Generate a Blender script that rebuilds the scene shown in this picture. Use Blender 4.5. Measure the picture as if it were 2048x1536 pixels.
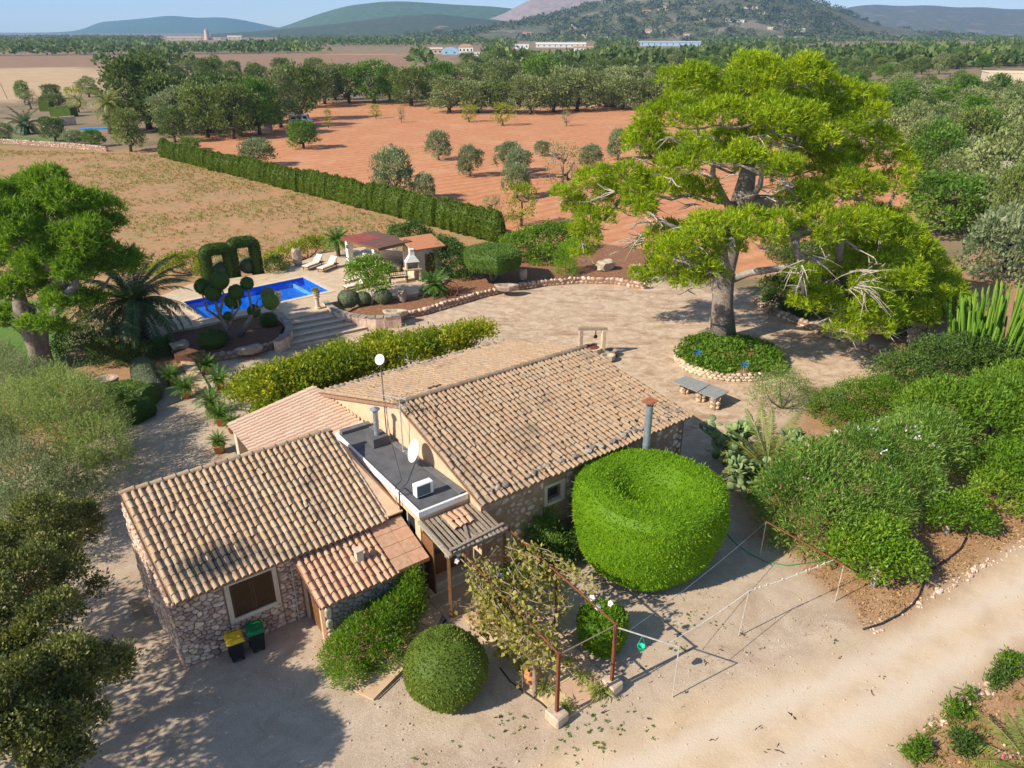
import bpy, math, random
import numpy as np
from mathutils import Vector, Matrix
from mathutils.geometry import tessellate_polygon

for o in list(bpy.data.objects): bpy.data.objects.remove(o)
SC = bpy.context.scene
COL = SC.collection
PI = math.pi
R = math.radians
rng = np.random.default_rng(7)
random.seed(7)

# ---------------------------------------------------------------- camera
FPX, CAMH, HORY = 1480.0, 17.0, 62.0
PITCH = math.atan((768 - HORY) / FPX)
cam_d = bpy.data.cameras.new('camera'); cam = bpy.data.objects.new('camera', cam_d); COL.objects.link(cam)
cam_d.sensor_width = 36; cam_d.lens = 36 * FPX / 2048
cam_d.clip_start = .5; cam_d.clip_end = 40000
cam.location = (0, 0, CAMH); cam.rotation_euler = (PI / 2 - PITCH, 0, 0)
SC.camera = cam
# ---------------------------------------------------------------- sky and sun
SUN_AZ, SUN_EL = 30.0, 37.0          # the shadows run towards SUN_AZ (degrees from +x towards +y)
w = bpy.data.worlds.new('World'); SC.world = w; w.use_nodes = True
nt = w.node_tree; bg = nt.nodes['Background']
sky = nt.nodes.new('ShaderNodeTexSky'); sky.sky_type = 'NISHITA'; sky.sun_disc = False
sky.sun_elevation = R(SUN_EL)
sky.sun_rotation = R(90 - (SUN_AZ + 180))
sky.altitude = 50; sky.air_density = .65; sky.dust_density = .25; sky.ozone_density = 1.5
nt.links.new(sky.outputs[0], bg.inputs[0]); bg.inputs[1].default_value = .15
sl = bpy.data.lights.new('sun', 'SUN'); sun = bpy.data.objects.new('sun', sl); COL.objects.link(sun)
sl.energy = 5.0; sl.angle = R(.53); sl.color = (1, .92, .79)
dv = Vector((math.cos(R(SUN_AZ)) * math.cos(R(SUN_EL)), math.sin(R(SUN_AZ)) * math.cos(R(SUN_EL)), -math.sin(R(SUN_EL))))
sun.rotation_euler = dv.to_track_quat('-Z', 'Y').to_euler(); sun.location = (-30, -20, 40)
SC.view_settings.view_transform = 'Standard'; SC.view_settings.look = 'None'
SC.view_settings.exposure = .5; SC.view_settings.gamma = 1
SC.render.engine = 'CYCLES'
SC.cycles.max_bounces = 6; SC.cycles.transparent_max_bounces = 12

# ---------------------------------------------------------------- placing helpers
_F = np.array([0, math.cos(PITCH), -math.sin(PITCH)]); _U = np.array([0, math.sin(PITCH), math.cos(PITCH)])
def P(x, y, z=0.0):
    """photo pixel -> point on the horizontal plane z"""
    d = _F * FPX + np.array([1., 0, 0]) * (x - 1024) + _U * (768 - y)
    t = (z - CAMH) / d[2]
    return Vector((d[0] * t, d[1] * t, z))
def mpp(p):
    return float((np.array(p) - np.array([0, 0, CAMH])) @ _F) / FPX
TH = R(36); HO = P(372, 1335)
HU = Vector((math.cos(TH), math.sin(TH), 0)); HV = Vector((-math.sin(TH), math.cos(TH), 0))
def H(u, v, z=0.0):
    """house frame: u along the ridge, v towards the back"""
    q = HO + HU * u + HV * v
    return Vector((q.x, q.y, z))

# ---------------------------------------------------------------- object helpers
def setp(o, label=None, cat=None, group=None, kind=None):
    if label: o['label'] = label
    if cat: o['category'] = cat
    if group: o['group'] = group
    if kind: o['kind'] = kind
    return o
def thing(name, label, cat, loc=(0, 0, 0), rz=0.0, group=None, sc=1.0):
    o = bpy.data.objects.new(name, None); COL.objects.link(o)
    o.empty_display_size = .2
    o.matrix_basis = Matrix.Translation(Vector(loc)) @ Matrix.Rotation(rz, 4, 'Z') @ Matrix.Scale(sc, 4)
    return setp(o, label, cat, group)
def wmat(o):
    m = Matrix.Identity(4)
    while o is not None:
        m = o.matrix_basis @ m; o = o.parent
    return m
def link(name, me, parent=None, mw=None):
    o = bpy.data.objects.new(name, me); COL.objects.link(o)
    if parent is not None:
        o.parent = parent
        if mw is not None: o.matrix_basis = wmat(parent).inverted() @ mw
    elif mw is not None: o.matrix_basis = mw
    return o
def copy_tree(o, parent=None):
    c = o.copy(); COL.objects.link(c); c.parent = parent
    for ch in o.children: copy_tree(ch, c)
    return c
def place(o, loc, rz=0, sc=1.0, sz=None):
    o.matrix_basis = Matrix.Translation(Vector(loc)) @ Matrix.Rotation(rz, 4, 'Z') @ Matrix.Diagonal((sc, sc, sz or sc, 1))
    return o
def np_mesh(name, verts, groups, mat=None, tint=None, smooth=False):
    """groups: list of int arrays (n,k); tint: one float per face"""
    me = bpy.data.meshes.new(name)
    verts = np.asarray(verts, np.float32)
    me.vertices.add(len(verts)); me.vertices.foreach_set('co', verts.ravel())
    groups = [np.asarray(g, np.int32) for g in groups if len(g)]
    nl = sum(g.size for g in groups); nf = sum(len(g) for g in groups)
    me.loops.add(nl); me.loops.foreach_set('vertex_index', np.concatenate([g.ravel() for g in groups]))
    tot = np.concatenate([np.full(len(g), g.shape[1], np.int32) for g in groups])
    st = np.concatenate([[0], np.cumsum(tot)[:-1]]).astype(np.int32)
    me.polygons.add(nf); me.polygons.foreach_set('loop_start', st)
    me.update(calc_edges=True)
    me.polygons.foreach_set('use_smooth', np.full(nf, bool(smooth)))
    if tint is not None:
        a = me.attributes.new('tint', 'FLOAT', 'FACE'); a.data.foreach_set('value', np.asarray(tint, np.float32))
    if mat: me.materials.append(mat)
    return me
def unit(a):
    return a / np.maximum(np.linalg.norm(a, axis=-1, keepdims=True), 1e-9)

class MB:
    """collects world-space geometry and links it as ONE mesh object"""
    def __init__(s): s.v = []; s.f = []; s.t = []; s.tint = .5
    def add(s, vs, fs):
        b = len(s.v); s.v += [tuple(x) for x in vs]
        for q in fs: s.f.append([b + i for i in q]); s.t.append(s.tint)
        return s
    def box(s, c, size, rz=0., m=None, bev=0.):
        x, y, z = [k / 2 for k in size]
        M = m if m is not None else Matrix.Translation(Vector(c)) @ Matrix.Rotation(rz, 4, 'Z')
        if bev > 0:
            b = min(bev, x * .8, y * .8, z * .8); pts = []
            for sz in (-1, 1):
                for k, (sx, sy) in enumerate(((-1, -1), (1, -1), (1, 1), (-1, 1))):
                    pts += [(sx * (x - b), sy * (y - b), sz * z), (sx * x, sy * (y - b), sz * (z - b)), (sx * (x - b), sy * y, sz * (z - b))]
            fs = [(0, 9, 6, 3), (12, 15, 18, 21)]
            def I(l, k, j): return l * 12 + k * 3 + j
            ring = {0: 2, 1: 1, 2: 2, 3: 1}
            for k in range(4):
                n = (k + 1) % 4; j = ring[k]
                fs.append((I(0, k, j), I(0, n, j), I(1, n, j), I(1, k, j)))
                fs.append((I(0, k, 0), I(0, n, 0), I(0, n, j), I(0, k, j)))
                fs.append((I(1, k, 0), I(1, k, j), I(1, n, j), I(1, n, 0)))
                a, c2 = (1, 2) if k in (1, 3) else (2, 1)
                fs.append((I(0, k, 1), I(1, k, 1), I(1, k, 2), I(0, k, 2)) if k in (1, 3) else (I(0, k, 2), I(1, k, 2), I(1, k, 1), I(0, k, 1)))
                fs.append((I(0, k, 0), I(0, k, 1), I(0, k, 2))); fs.append((I(1, k, 0), I(1, k, 2), I(1, k, 1)))
            return s.add([M @ Vector(p) for p in pts], fs)
        pts = [(-x, -y, -z), (x, -y, -z), (x, y, -z), (-x, y, -z), (-x, -y, z), (x, -y, z), (x, y, z), (-x, y, z)]
        return s.add([M @ Vector(p) for p in pts], [(0, 3, 2, 1), (4, 5, 6, 7), (0, 1, 5, 4), (1, 2, 6, 5), (2, 3, 7, 6), (3, 0, 4, 7)])
    def bar(s, a, b, wd, ht, up=(0, 0, 1)):
        a = Vector(a); b = Vector(b); d = (b - a); L = d.length; d = d / L
        upv = Vector(up); sd = d.cross(upv)
        if sd.length < 1e-4: upv = Vector((0, 1, 0)); sd = d.cross(upv)
        sd.normalize(); up2 = sd.cross(d)
        M = Matrix((( d.x, sd.x, up2.x, 0), (d.y, sd.y, up2.y, 0), (d.z, sd.z, up2.z, 0), (0, 0, 0, 1)))
        M.translation = (a + b) / 2
        return s.box((0, 0, 0), (L, wd, ht), m=M)
    def tube(s, pts, rad, n=8, cap=True):
        pts = [Vector(p) for p in pts]; k = len(pts)
        if not hasattr(rad, '__len__'): rad = [rad] * k
        vs = []; ref = None
        for i, p in enumerate(pts):
            d = (pts[min(i + 1, k - 1)] - pts[max(i - 1, 0)]).normalized()
            if ref is None: ref = Vector((1, 0, 0)) if abs(d.x) < .8 else Vector((0, 1, 0))
            a = (ref - d * ref.dot(d)).normalized(); b = d.cross(a); ref = a
            for j in range(n):
                t = 2 * PI * j / n; vs.append(p + (a * math.cos(t) + b * math.sin(t)) * rad[i])
        fs = [(i * n + j, i * n + (j + 1) % n, (i + 1) * n + (j + 1) % n, (i + 1) * n + j) for i in range(k - 1) for j in range(n)]
        if cap: fs.append(tuple(range(n))[::-1]); fs.append(tuple((k - 1) * n + j for j in range(n)))
        return s.add(vs, fs)
    def lathe(s, prof, c, n=16, m=None, wob=None):
        """prof: (radius,z) from bottom to top"""
        c = Vector(c); vs = []
        for r, z in prof:
            for j in range(n):
                t = 2 * PI * j / n; k = wob(t, z) if wob else 1
                q = Vector((r * k * math.cos(t), r * k * math.sin(t), z)); vs.append((m @ q if m is not None else q) + c)
        k = len(prof)
        fs = [(i * n + j, i * n + (j + 1) % n, (i + 1) * n + (j + 1) % n, (i + 1) * n + j) for i in range(k - 1) for j in range(n)]
        fs.append(tuple(range(n))[::-1]); fs.append(tuple((k - 1) * n + j for j in range(n)))
        return s.add(vs, fs)
    def prism(s, poly, z0, z1):
        """poly: list of (x,y); z0/z1 floats"""
        n = len(poly); a = sum(poly[i][0] * poly[(i + 1) % n][1] - poly[(i + 1) % n][0] * poly[i][1] for i in range(n))
        if a < 0: poly = poly[::-1]
        vs = [(p[0], p[1], z0) for p in poly] + [(p[0], p[1], z1) for p in poly]
        tri = tessellate_polygon([[Vector((p[0], p[1], 0)) for p in poly]])
        fs = [(i, (i + 1) % n, n + (i + 1) % n, n + i) for i in range(n)]
        for t in tri:
            q = [poly[i] for i in t]; ar = (q[1][0] - q[0][0]) * (q[2][1] - q[0][1]) - (q[2][0] - q[0][0]) * (q[1][1] - q[0][1])
            t = t if ar > 0 else t[::-1]
            fs.append(tuple(n + i for i in t)); fs.append(tuple(i for i in t[::-1]))
        return s.add(vs, fs)
    def slab(s, poly3, ext):
        """planar convex polygon of 3D points, extruded by vector ext"""
        poly3 = [Vector(p) for p in poly3]; ext = Vector(ext); n = len(poly3)
        nrm = Vector((0, 0, 0))
        for i in range(n): nrm += (poly3[i] - poly3[0]).cross(poly3[(i + 1) % n] - poly3[0])
        if nrm.dot(ext) < 0: poly3 = poly3[::-1]
        vs = poly3 + [p + ext for p in poly3]
        fs = [tuple(range(n))[::-1], tuple(range(n, 2 * n))] + [(i, (i + 1) % n, n + (i + 1) % n, n + i) for i in range(n)]
        return s.add(vs, fs)
    def sphere(s, c, r, nu=12, nv=8, nz=0., seed=0, rz=0.):
        c = Vector(c); r = (r, r, r) if not hasattr(r, '__len__') else r
        g = np.random.default_rng(seed); ph = g.uniform(0, 6.28, 6)
        vs = []; cr, sr = math.cos(rz), math.sin(rz)
        for i in range(nv + 1):
            b = -PI / 2 + PI * i / nv
            for j in range(nu):
                t = 2 * PI * j / nu
                k = 1 + nz * (math.sin(3 * t + ph[0] + 2 * b) + math.sin(5 * b + ph[1] + t) + math.sin(4 * t - 3 * b + ph[2])) / 2
                x, y = r[0] * k * math.cos(b) * math.cos(t), r[1] * k * math.cos(b) * math.sin(t)
                vs.append(c + Vector((x * cr - y * sr, x * sr + y * cr, r[2] * k * math.sin(b))))
        fs = [(i * nu + j, i * nu + (j + 1) % nu, (i + 1) * nu + (j + 1) % nu, (i + 1) * nu + j) for i in range(nv) for j in range(nu)]
        return s.add(vs, fs)
    def mesh(s, name, mat, parent=None, smooth=False):
        V = np.array([tuple(v) for v in s.v], np.float64)
        if parent is not None:
            M = np.array(wmat(parent).inverted()); V = V @ M[:3, :3].T + M[:3, 3]
        gs = {}
        ts = {}
        for q, t in zip(s.f, s.t): gs.setdefault(len(q), []).append(q); ts.setdefault(len(q), []).append(t)
        ks = sorted(gs)
        return np_mesh(name, V, [np.array(gs[k]) for k in ks], mat, np.concatenate([ts[k] for k in ks]), smooth)
    def build(s, name, mat, parent=None, smooth=False):
        return link(name, s.mesh(name, mat, parent, smooth), parent)

# ---------------------------------------------------------------- materials
def ramp(nt, fac, stops):
    n = nt.nodes.new('ShaderNodeValToRGB'); e = n.color_ramp.elements
    while len(e) < len(stops): e.new(.5)
    for k, (p, c) in enumerate(stops): e[k].position = p; e[k].color = (*c, 1) if len(c) == 3 else c
    nt.links.new(fac, n.inputs[0]); return n.outputs[0]
def noise(nt, co, scale, detail=4, rough=.55, dist=0.):
    n = nt.nodes.new('ShaderNodeTexNoise'); n.inputs['Scale'].default_value = scale; n.inputs['Detail'].default_value = detail
    n.inputs['Roughness'].default_value = rough; n.inputs['Distortion'].default_value = dist
    nt.links.new(co, n.inputs['Vector']); return n.outputs[0]
def mix(nt, f, a, b, mode='MIX'):
    n = nt.nodes.new('ShaderNodeMix'); n.data_type = 'RGBA'; n.blend_type = mode
    for sock, x in ((n.inputs[0], f), (n.inputs[6], a), (n.inputs[7], b)):
        if hasattr(x, 'default_value') or hasattr(x, 'links'): nt.links.new(x, sock)
        else: sock.default_value = x if not hasattr(x, '__len__') else ((*x, 1) if len(x) == 3 else x)
    return n.outputs[2]
def attr(nt, name):
    n = nt.nodes.new('ShaderNodeAttribute'); n.attribute_name = name; return n
def math_(nt, op, a, b=0.):
    n = nt.nodes.new('ShaderNodeMath'); n.operation = op
    for sock, x in zip(n.inputs, (a, b)):
        if hasattr(x, 'links'): nt.links.new(x, sock)
        else: sock.default_value = x
    return n.outputs[0]
def newmat(name, rough=.85):
    m = bpy.data.materials.new(name); m.use_nodes = True; nt = m.node_tree; b = nt.nodes['Principled BSDF']
    b.inputs['Roughness'].default_value = rough; b.inputs['Specular IOR Level'].default_value = .3
    return m, nt, b
def wpos(nt): return nt.nodes.new('ShaderNodeNewGeometry').outputs['Position']
def opos(nt): return nt.nodes.new('ShaderNodeTexCoord').outputs['Object']
def bump(nt, b, h, strength=.4, dist=.02):
    n = nt.nodes.new('ShaderNodeBump'); n.inputs['Strength'].default_value = strength; n.inputs['Distance'].default_value = dist
    nt.links.new(h, n.inputs['Height']); nt.links.new(n.outputs[0], b.inputs['Normal'])
def plain(name, col, col2=None, scale=6., rough=.8, bmp=.25, metal=0., rnd=0., pos='w', spots=None, dist=.01):
    """noisy two-tone material; rnd adds per-object value variation"""
    m, nt, b = newmat(name, rough); co = wpos(nt) if pos == 'w' else opos(nt)
    col2 = col2 or tuple(c * .72 for c in col)
    c = ramp(nt, noise(nt, co, scale, 6, .62), [(.32, col2), (.68, col)])
    if spots:
        c = mix(nt, ramp(nt, noise(nt, co, spots[1], 5, .65), [(spots[2], (0, 0, 0)), (spots[2] + .12, (1, 1, 1))]), c, spots[0])
    if rnd:
        oi = nt.nodes.new('ShaderNodeObjectInfo')
        k = math_(nt, 'ADD', math_(nt, 'MULTIPLY', oi.outputs['Random'], rnd * 2), 1 - rnd)
        n = nt.nodes.new('ShaderNodeHueSaturation'); nt.links.new(c, n.inputs['Color']); nt.links.new(k, n.inputs['Value'])
        nt.links.new(math_(nt, 'ADD', math_(nt, 'MULTIPLY', oi.outputs['Random'], .03), .485), n.inputs['Hue'])
        c = n.outputs[0]
    nt.links.new(c, b.inputs['Base Color']); b.inputs['Metallic'].default_value = metal
    if bmp: bump(nt, b, noise(nt, co, scale * 5, 6, .6), bmp, dist)
    return m
def leafmat(name, c0, c1, c2, trans=.35, rough=.6, obj=.0, cover=None):
    """foliage: tint attribute picks the colour of each leaf"""
    m, nt, b = newmat(name, rough); b.inputs['Specular IOR Level'].default_value = .25
    t = attr(nt, 'tint').outputs['Fac']
    if obj:
        oi = nt.nodes.new('ShaderNodeObjectInfo')
        t = math_(nt, 'ADD', t, math_(nt, 'MULTIPLY', math_(nt, 'SUBTRACT', oi.outputs['Random'], .5), obj))
    c = ramp(nt, t, [(.1, c0), (.5, c1), (.95, c2)])
    nt.links.new(c, b.inputs['Base Color'])
    tr = nt.nodes.new('ShaderNodeBsdfTranslucent')
    c2_ = mix(nt, .55, c, (min(1, c2[0] * 1.5), min(1, c2[1] * 1.5), c2[2] * .8)); nt.links.new(c2_, tr.inputs[0])
    ms = nt.nodes.new('ShaderNodeMixShader'); ms.inputs[0].default_value = trans
    nt.links.new(b.outputs[0], ms.inputs[1]); nt.links.new(tr.outputs[0], ms.inputs[2])
    nt.links.new(ms.outputs[0], nt.nodes['Material Output'].inputs[0])
    return m

def tile_mat(name, stops, use_attr, lich=.6, dark=(.07, .06, .05), stain=None):
    m, nt, b = newmat(name, .9)
    if use_attr: t = attr(nt, 'tint').outputs['Fac']
    else: t = nt.nodes.new('ShaderNodeObjectInfo').outputs['Random']
    c = ramp(nt, t, stops); co = wpos(nt)
    c = mix(nt, math_(nt, 'MULTIPLY', noise(nt, co, 9, 5, .65), .55), c, (.36, .27, .18))
    c = mix(nt, ramp(nt, noise(nt, co, 11, 6, .7), [(.48, (0, 0, 0)), (.64, (lich,) * 3)]), c, (.30, .26, .20))
    c = mix(nt, ramp(nt, noise(nt, co, 5, 6, .7), [(.58, (0, 0, 0)), (.72, (lich,) * 3)]), c, dark)
    if lich > .5: c = mix(nt, ramp(nt, noise(nt, co, .55, 4, .7), [(.56, (0, 0, 0)), (.72, (.75, .75, .75))]), c, (.10, .085, .07))
    if stain:      # black lichen patch: centre, long direction, half sizes
        mp = nt.nodes.new('ShaderNodeMapping'); mp.vector_type = 'TEXTURE'; mp.inputs['Location'].default_value = stain[0]; mp.inputs['Rotation'].default_value = (0, 0, stain[1]); mp.inputs['Scale'].default_value = stain[2]; nt.links.new(co, mp.inputs[0])
        ln = nt.nodes.new('ShaderNodeVectorMath'); ln.operation = 'LENGTH'; nt.links.new(mp.outputs[0], ln.inputs[0])
        k = math_(nt, 'ADD', ln.outputs['Value'], math_(nt, 'MULTIPLY', noise(nt, co, 3.5, 6, .7), 1.3))
        c = mix(nt, ramp(nt, math_(nt, 'MULTIPLY', k, .5), [(.52, (.95, .95, .95)), (.82, (0, 0, 0))]), c, (.04, .038, .034))
    nt.links.new(c, b.inputs['Base Color']); bump(nt, b, noise(nt, co, 40, 5, .6), .35, .01)
    return m
TILE_STOPS = [(.0, (.37, .21, .11)), (.25, (.53, .36, .20)), (.45, (.44, .26, .13)), (.7, (.60, .45, .28)), (.85, (.36, .28, .19)), (1., (.50, .31, .17))]
TILE_STOPS = [(p, tuple(m_ + (x - m_) * .7 for x, m_ in zip(c, (.475, .315, .175)))) for p, c in TILE_STOPS]
PINK_STOPS = [(.0, (.74, .50, .35)), (.3, (.80, .59, .43)), (.6, (.76, .52, .37)), (1., (.82, .63, .47))]
RED_STOPS = [(.0, (.50, .24, .13)), (.3, (.60, .36, .21)), (.6, (.53, .26, .14)), (1., (.58, .37, .23))]
MAT = {}
MAT['tile'] = tile_mat('old_tile', TILE_STOPS, False, .7, stain=(tuple(H(1.55, .55, 2.7)), TH, (1.5, .75, 2))); MAT['tile_a'] = tile_mat('old_tile_joined', TILE_STOPS, True)
TILE_MAIN = [(p, (.36 + (c[0] - .47) * .7, .215 + (c[1] - .31) * .7, .118 + (c[2] - .18) * .7)) for p, c in TILE_STOPS]
MAT['tile_main'] = tile_mat('weathered_tile', TILE_MAIN, False, .85)
MAT['tile_main_a'] = tile_mat('weathered_tile_joined', TILE_MAIN, True, .85)
MAT['tile_red'] = tile_mat('red_tile', RED_STOPS, False, .3); MAT['tile_red_a'] = tile_mat('red_tile_joined', RED_STOPS, True, .3)
MAT['tile_pink'] = tile_mat('pink_tile', PINK_STOPS, False, .1); MAT['tile_pink_a'] = tile_mat('pink_tile_joined', PINK_STOPS, True, .1)
MAT['stone'] = plain('field_stone', (.64, .50, .41), (.42, .26, .17), 5, .9, .5, rnd=.38, spots=((.24, .17, .12), 9, .62))
MAT['graystone'] = plain('grey_field_stone', (.32, .28, .23), (.20, .17, .14), 7, .9, .5, rnd=.3)
MAT['paler'] = plain('pale_limestone', (.62, .51, .37), (.43, .31, .2), 5, .9, .5, rnd=.18, spots=((.3, .26, .2), 7, .6))
MAT['mortar'] = plain('mortar', (.34, .20, .12), (.22, .13, .08), 9, .95, .5)
MAT['render'] = plain('earth_render', (.40, .25, .15), (.29, .17, .1), 3, .95, .5, spots=((.5, .4, .28), 6, .64))
MAT['plaster'] = plain('old_plaster', (.66, .47, .30), (.55, .36, .22), 3, .92, .3)
MAT['white'] = plain('white_paint', (.80, .78, .73), (.70, .67, .60), 4, .8, .1)
MAT['cream'] = plain('cream_stone', (.64, .53, .39), (.53, .42, .30), 4, .85, .2)
MAT['sand'] = plain('sandstone', (.58, .42, .26), (.46, .32, .19), 3, .9, .3)
MAT['felt'] = plain('roofing_felt', (.125, .125, .13), (.08, .08, .085), 2.5, .75, .2)
MAT['feltgrey'] = plain('grey_flashing', (.16, .17, .17), (.11, .11, .12), 3, .6, .1)
MAT['wood'] = plain('brown_wood', (.24, .115, .045), (.14, .06, .024), 12, .6, .2)
MAT['shutter'] = plain('brown_shutter', (.10, .048, .018), (.075, .035, .014), 10, .6, .1)
MAT['greywood'] = plain('weathered_wood', (.36, .29, .21), (.22, .17, .12), 10, .9, .3, rnd=.2)
MAT['rust'] = plain('rusty_iron', (.21, .065, .022), (.12, .04, .018), 14, .8, .2)
MAT['galv'] = plain('galvanised_steel', (.36, .41, .43), (.25, .29, .31), 6, .42, .05, metal=.5)
MAT['steelwhite'] = plain('pale_metal', (.52, .49, .43), (.36, .32, .27), 10, .5, .05)
MAT['black'] = plain('black_plastic', (.018, .018, .02), (.012, .012, .013), 8, .5, .05)
MAT['yellow'] = plain('yellow_plastic', (.80, .50, .02), (.70, .42, .02), 8, .5, .05)
MAT['green'] = plain('green_plastic', (.01, .19, .05), (.008, .14, .035), 8, .5, .05)
MAT['terra'] = plain('terracotta', (.52, .22, .10), (.42, .17, .08), 8, .85, .2)
MAT['bark'] = plain('pine_bark', (.38, .31, .26), (.17, .13, .10), 9, .95, .9, dist=.05)
MAT['barkpale'] = plain('bleached_bark', (.50, .43, .36), (.29, .23, .18), 10, .95, .6, dist=.03)
MAT['barkdark'] = plain('dark_bark', (.13, .09, .06), (.07, .05, .035), 9, .95, .6, dist=.03)
MAT['rock'] = plain('garden_rock', (.52, .42, .31), (.33, .25, .18), 4, .95, .7, rnd=.15, dist=.04)
MAT['slate'] = plain('grey_slab', (.30, .31, .28), (.23, .23, .21), 4, .6, .15)
MAT['hose'] = plain('black_hose', (.03, .03, .032), None, 8, .5, .05)
MAT['hosegreen'] = plain('green_hose', (.05, .3, .1), None, 8, .5, .05)
def glass_mat():
    m, nt, b = newmat('window_glass', .06); b.inputs['Base Color'].default_value = (.03, .035, .04, 1); b.inputs['Specular IOR Level'].default_value = .6; return m
MAT['glass'] = glass_mat()

# ---------------------------------------------------------------- numeric noise
_LAT = np.random.default_rng(3).random((256, 256))
def vnoise(x, y, s):
    x = np.asarray(x) / s + 1000; y = np.asarray(y) / s + 1000
    xi = np.floor(x).astype(int); yi = np.floor(y).astype(int); fx = x - xi; fy = y - yi
    fx = fx * fx * (3 - 2 * fx); fy = fy * fy * (3 - 2 * fy)
    a = _LAT[xi % 256, yi % 256]; b = _LAT[(xi + 1) % 256, yi % 256]; c = _LAT[xi % 256, (yi + 1) % 256]; d = _LAT[(xi + 1) % 256, (yi + 1) % 256]
    return (a * (1 - fx) + b * fx) * (1 - fy) + (c * (1 - fx) + d * fx) * fy
def fbm(x, y, s, o=4):
    t = 0; a = 1; n = 0
    for k in range(o): t = t + a * vnoise(x + 37 * k, y + 17 * k, s / 2 ** k); n += a; a *= .5
    return t / n
def sdist(x, y, poly):
    """signed distance, positive inside"""
    d = np.full(x.shape, 1e18); ins = np.zeros(x.shape, bool); n = len(poly)
    for i in range(n):
        (ax, ay), (bx, by) = poly[i], poly[(i + 1) % n]
        ex, ey = bx - ax, by - ay; L = ex * ex + ey * ey + 1e-12
        t = np.clip(((x - ax) * ex + (y - ay) * ey) / L, 0, 1)
        d = np.minimum(d, (x - ax - t * ex) ** 2 + (y - ay - t * ey) ** 2)
        c = ((ay > y) != (by > y)) & (x < (bx - ax) * (y - ay) / (by - ay + 1e-12) + ax)
        ins ^= c
    return np.where(ins, 1, -1) * np.sqrt(d)
def pxpoly(pts, z=0.): return [tuple(P(x, y, z))[:2] for x, y in pts]
# ================================================================ GROUND
def axis(lo, hi, step, far, g):
    a = list(np.arange(lo, hi + 1e-6, step)); s = step
    x = hi
    while x < far: s *= g; x += s; a.append(x)
    s = step; x = lo; b = []
    while x > -far: s *= g; x -= s; b.append(x)
    return np.array(b[::-1] + a)
gx = axis(-32, 32, .5, 9000, 1.08)
gy = axis(9, 60, .5, 9500, 1.04); gy = gy[gy > -40]
GX, GY = np.meshgrid(gx, gy)
def gheight(x, y):
    near = np.clip((140 - y) / 60, 0, 1)
    return (fbm(x, y, 3.0, 3) - .5) * .05 * near
GZ = gheight(GX, GY)
def zone(polys, wd=.5, nz=1.0, ns=3.0):
    m = np.zeros(GX.shape)
    dist = np.hypot(GX, GY)
    for pl in polys:
        d = sdist(GX, GY, pl) + (fbm(GX, GY, ns, 4) - .5) * 2 * nz
        wl = wd + dist * .004
        m = np.maximum(m, np.clip(d / (2 * wl) + .5, 0, 1))
    return m
z_yard = zone([pxpoly([(-600, 1700), (2700, 1700), (2500, 980), (1800, 690), (1520, 585), (1290, 560), (1130, 552), (960, 580), (800, 632), (560, 690), (330, 700), (250, 790), (-400, 900)])], .4, .4)
z_road = zone([pxpoly([(2500, 860), (2048, 1085), (1900, 1180), (1740, 1275), (1480, 1360), (1280, 1440), (1050, 1520), (900, 1720), (1750, 1720), (1770, 1536), (1820, 1470), (1900, 1400), (2048, 1305), (2500, 1120)])], .5, .6, 1.6)
z_red = zone([pxpoly([(330, 292), (400, 272), (520, 258), (560, 238), (620, 206), (720, 201), (860, 208), (1000, 218), (1180, 212), (1330, 212), (1560, 250), (1850, 330), (1830, 470), (1560, 550), (1280, 545), (1130, 520), (1040, 478)]),
              pxpoly([(1815, 118), (1885, 118), (1880, 130), (1805, 140)]), pxpoly([(590, 107), (780, 108), (860, 112), (850, 118), (600, 115)])], .8, 1.2, 6)
z_mead = zone([pxpoly([(-500, 280), (0, 288), (210, 300), (330, 296), (1040, 480), (1130, 505), (1000, 530), (880, 560), (700, 560), (540, 560), (400, 600), (200, 640), (-500, 640)])], .8, .6, 4)
z_lawn = zone([pxpoly([(-200, 590), (110, 600), (150, 690), (110, 770), (-200, 740)]), pxpoly([(-200, 268), (30, 272), (120, 278), (110, 292), (0, 290), (-200, 284)])], .4, .5)
z_bed = zone([pxpoly([(1470, 985), (1475, 1075), (1560, 1105), (1640, 1165), (1690, 1200), (1735, 1265), (1800, 1235), (1900, 1175), (2080, 1060), (2500, 850), (2500, 500), (1980, 500), (1560, 590), (1770, 690), (1830, 730), (1640, 790), (1560, 890)]),
              pxpoly([(2300, 1200), (2048, 1320), (1985, 1360), (1880, 1420), (1830, 1480), (1800, 1560), (1800, 1700), (2500, 1700)]),
              pxpoly([(110, 745), (150, 690), (330, 640), (420, 720), (330, 770), (240, 830), (0, 960), (-300, 960), (-300, 745)]),
              pxpoly([(660, 1310), (650, 1290), (830, 1160), (880, 1200), (800, 1310), (700, 1370)])], .35, .5, 1.5)
z_brown = zone([pxpoly([(-200, 113), (250, 110), (600, 108), (850, 111), (850, 137), (700, 150), (470, 157), (350, 128), (0, 150), (-200, 150)]),
                pxpoly([(990, 106), (1360, 110), (1520, 108), (1520, 121), (990, 123)]), pxpoly([(1600, 91), (1960, 88), (1960, 100), (1600, 108)])], 2, 6, 30)
z_tan = zone([pxpoly([(-200, 140), (180, 134), (250, 150), (240, 166), (190, 182), (0, 207), (-200, 207)]), pxpoly([(1240, 68), (1420, 68.5), (1430, 72), (1240, 73)])], 2, 4, 20)
nxg, nyg = len(gx), len(gy)
idx = np.arange(nxg * nyg).reshape(nyg, nxg)
quads = np.stack([idx[:-1, :-1], idx[:-1, 1:], idx[1:, 1:], idx[1:, :-1]], -1).reshape(-1, 4)
gm = np_mesh('ground', np.stack([GX, GY, GZ], -1).reshape(-1, 3), [quads], smooth=True)
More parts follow.
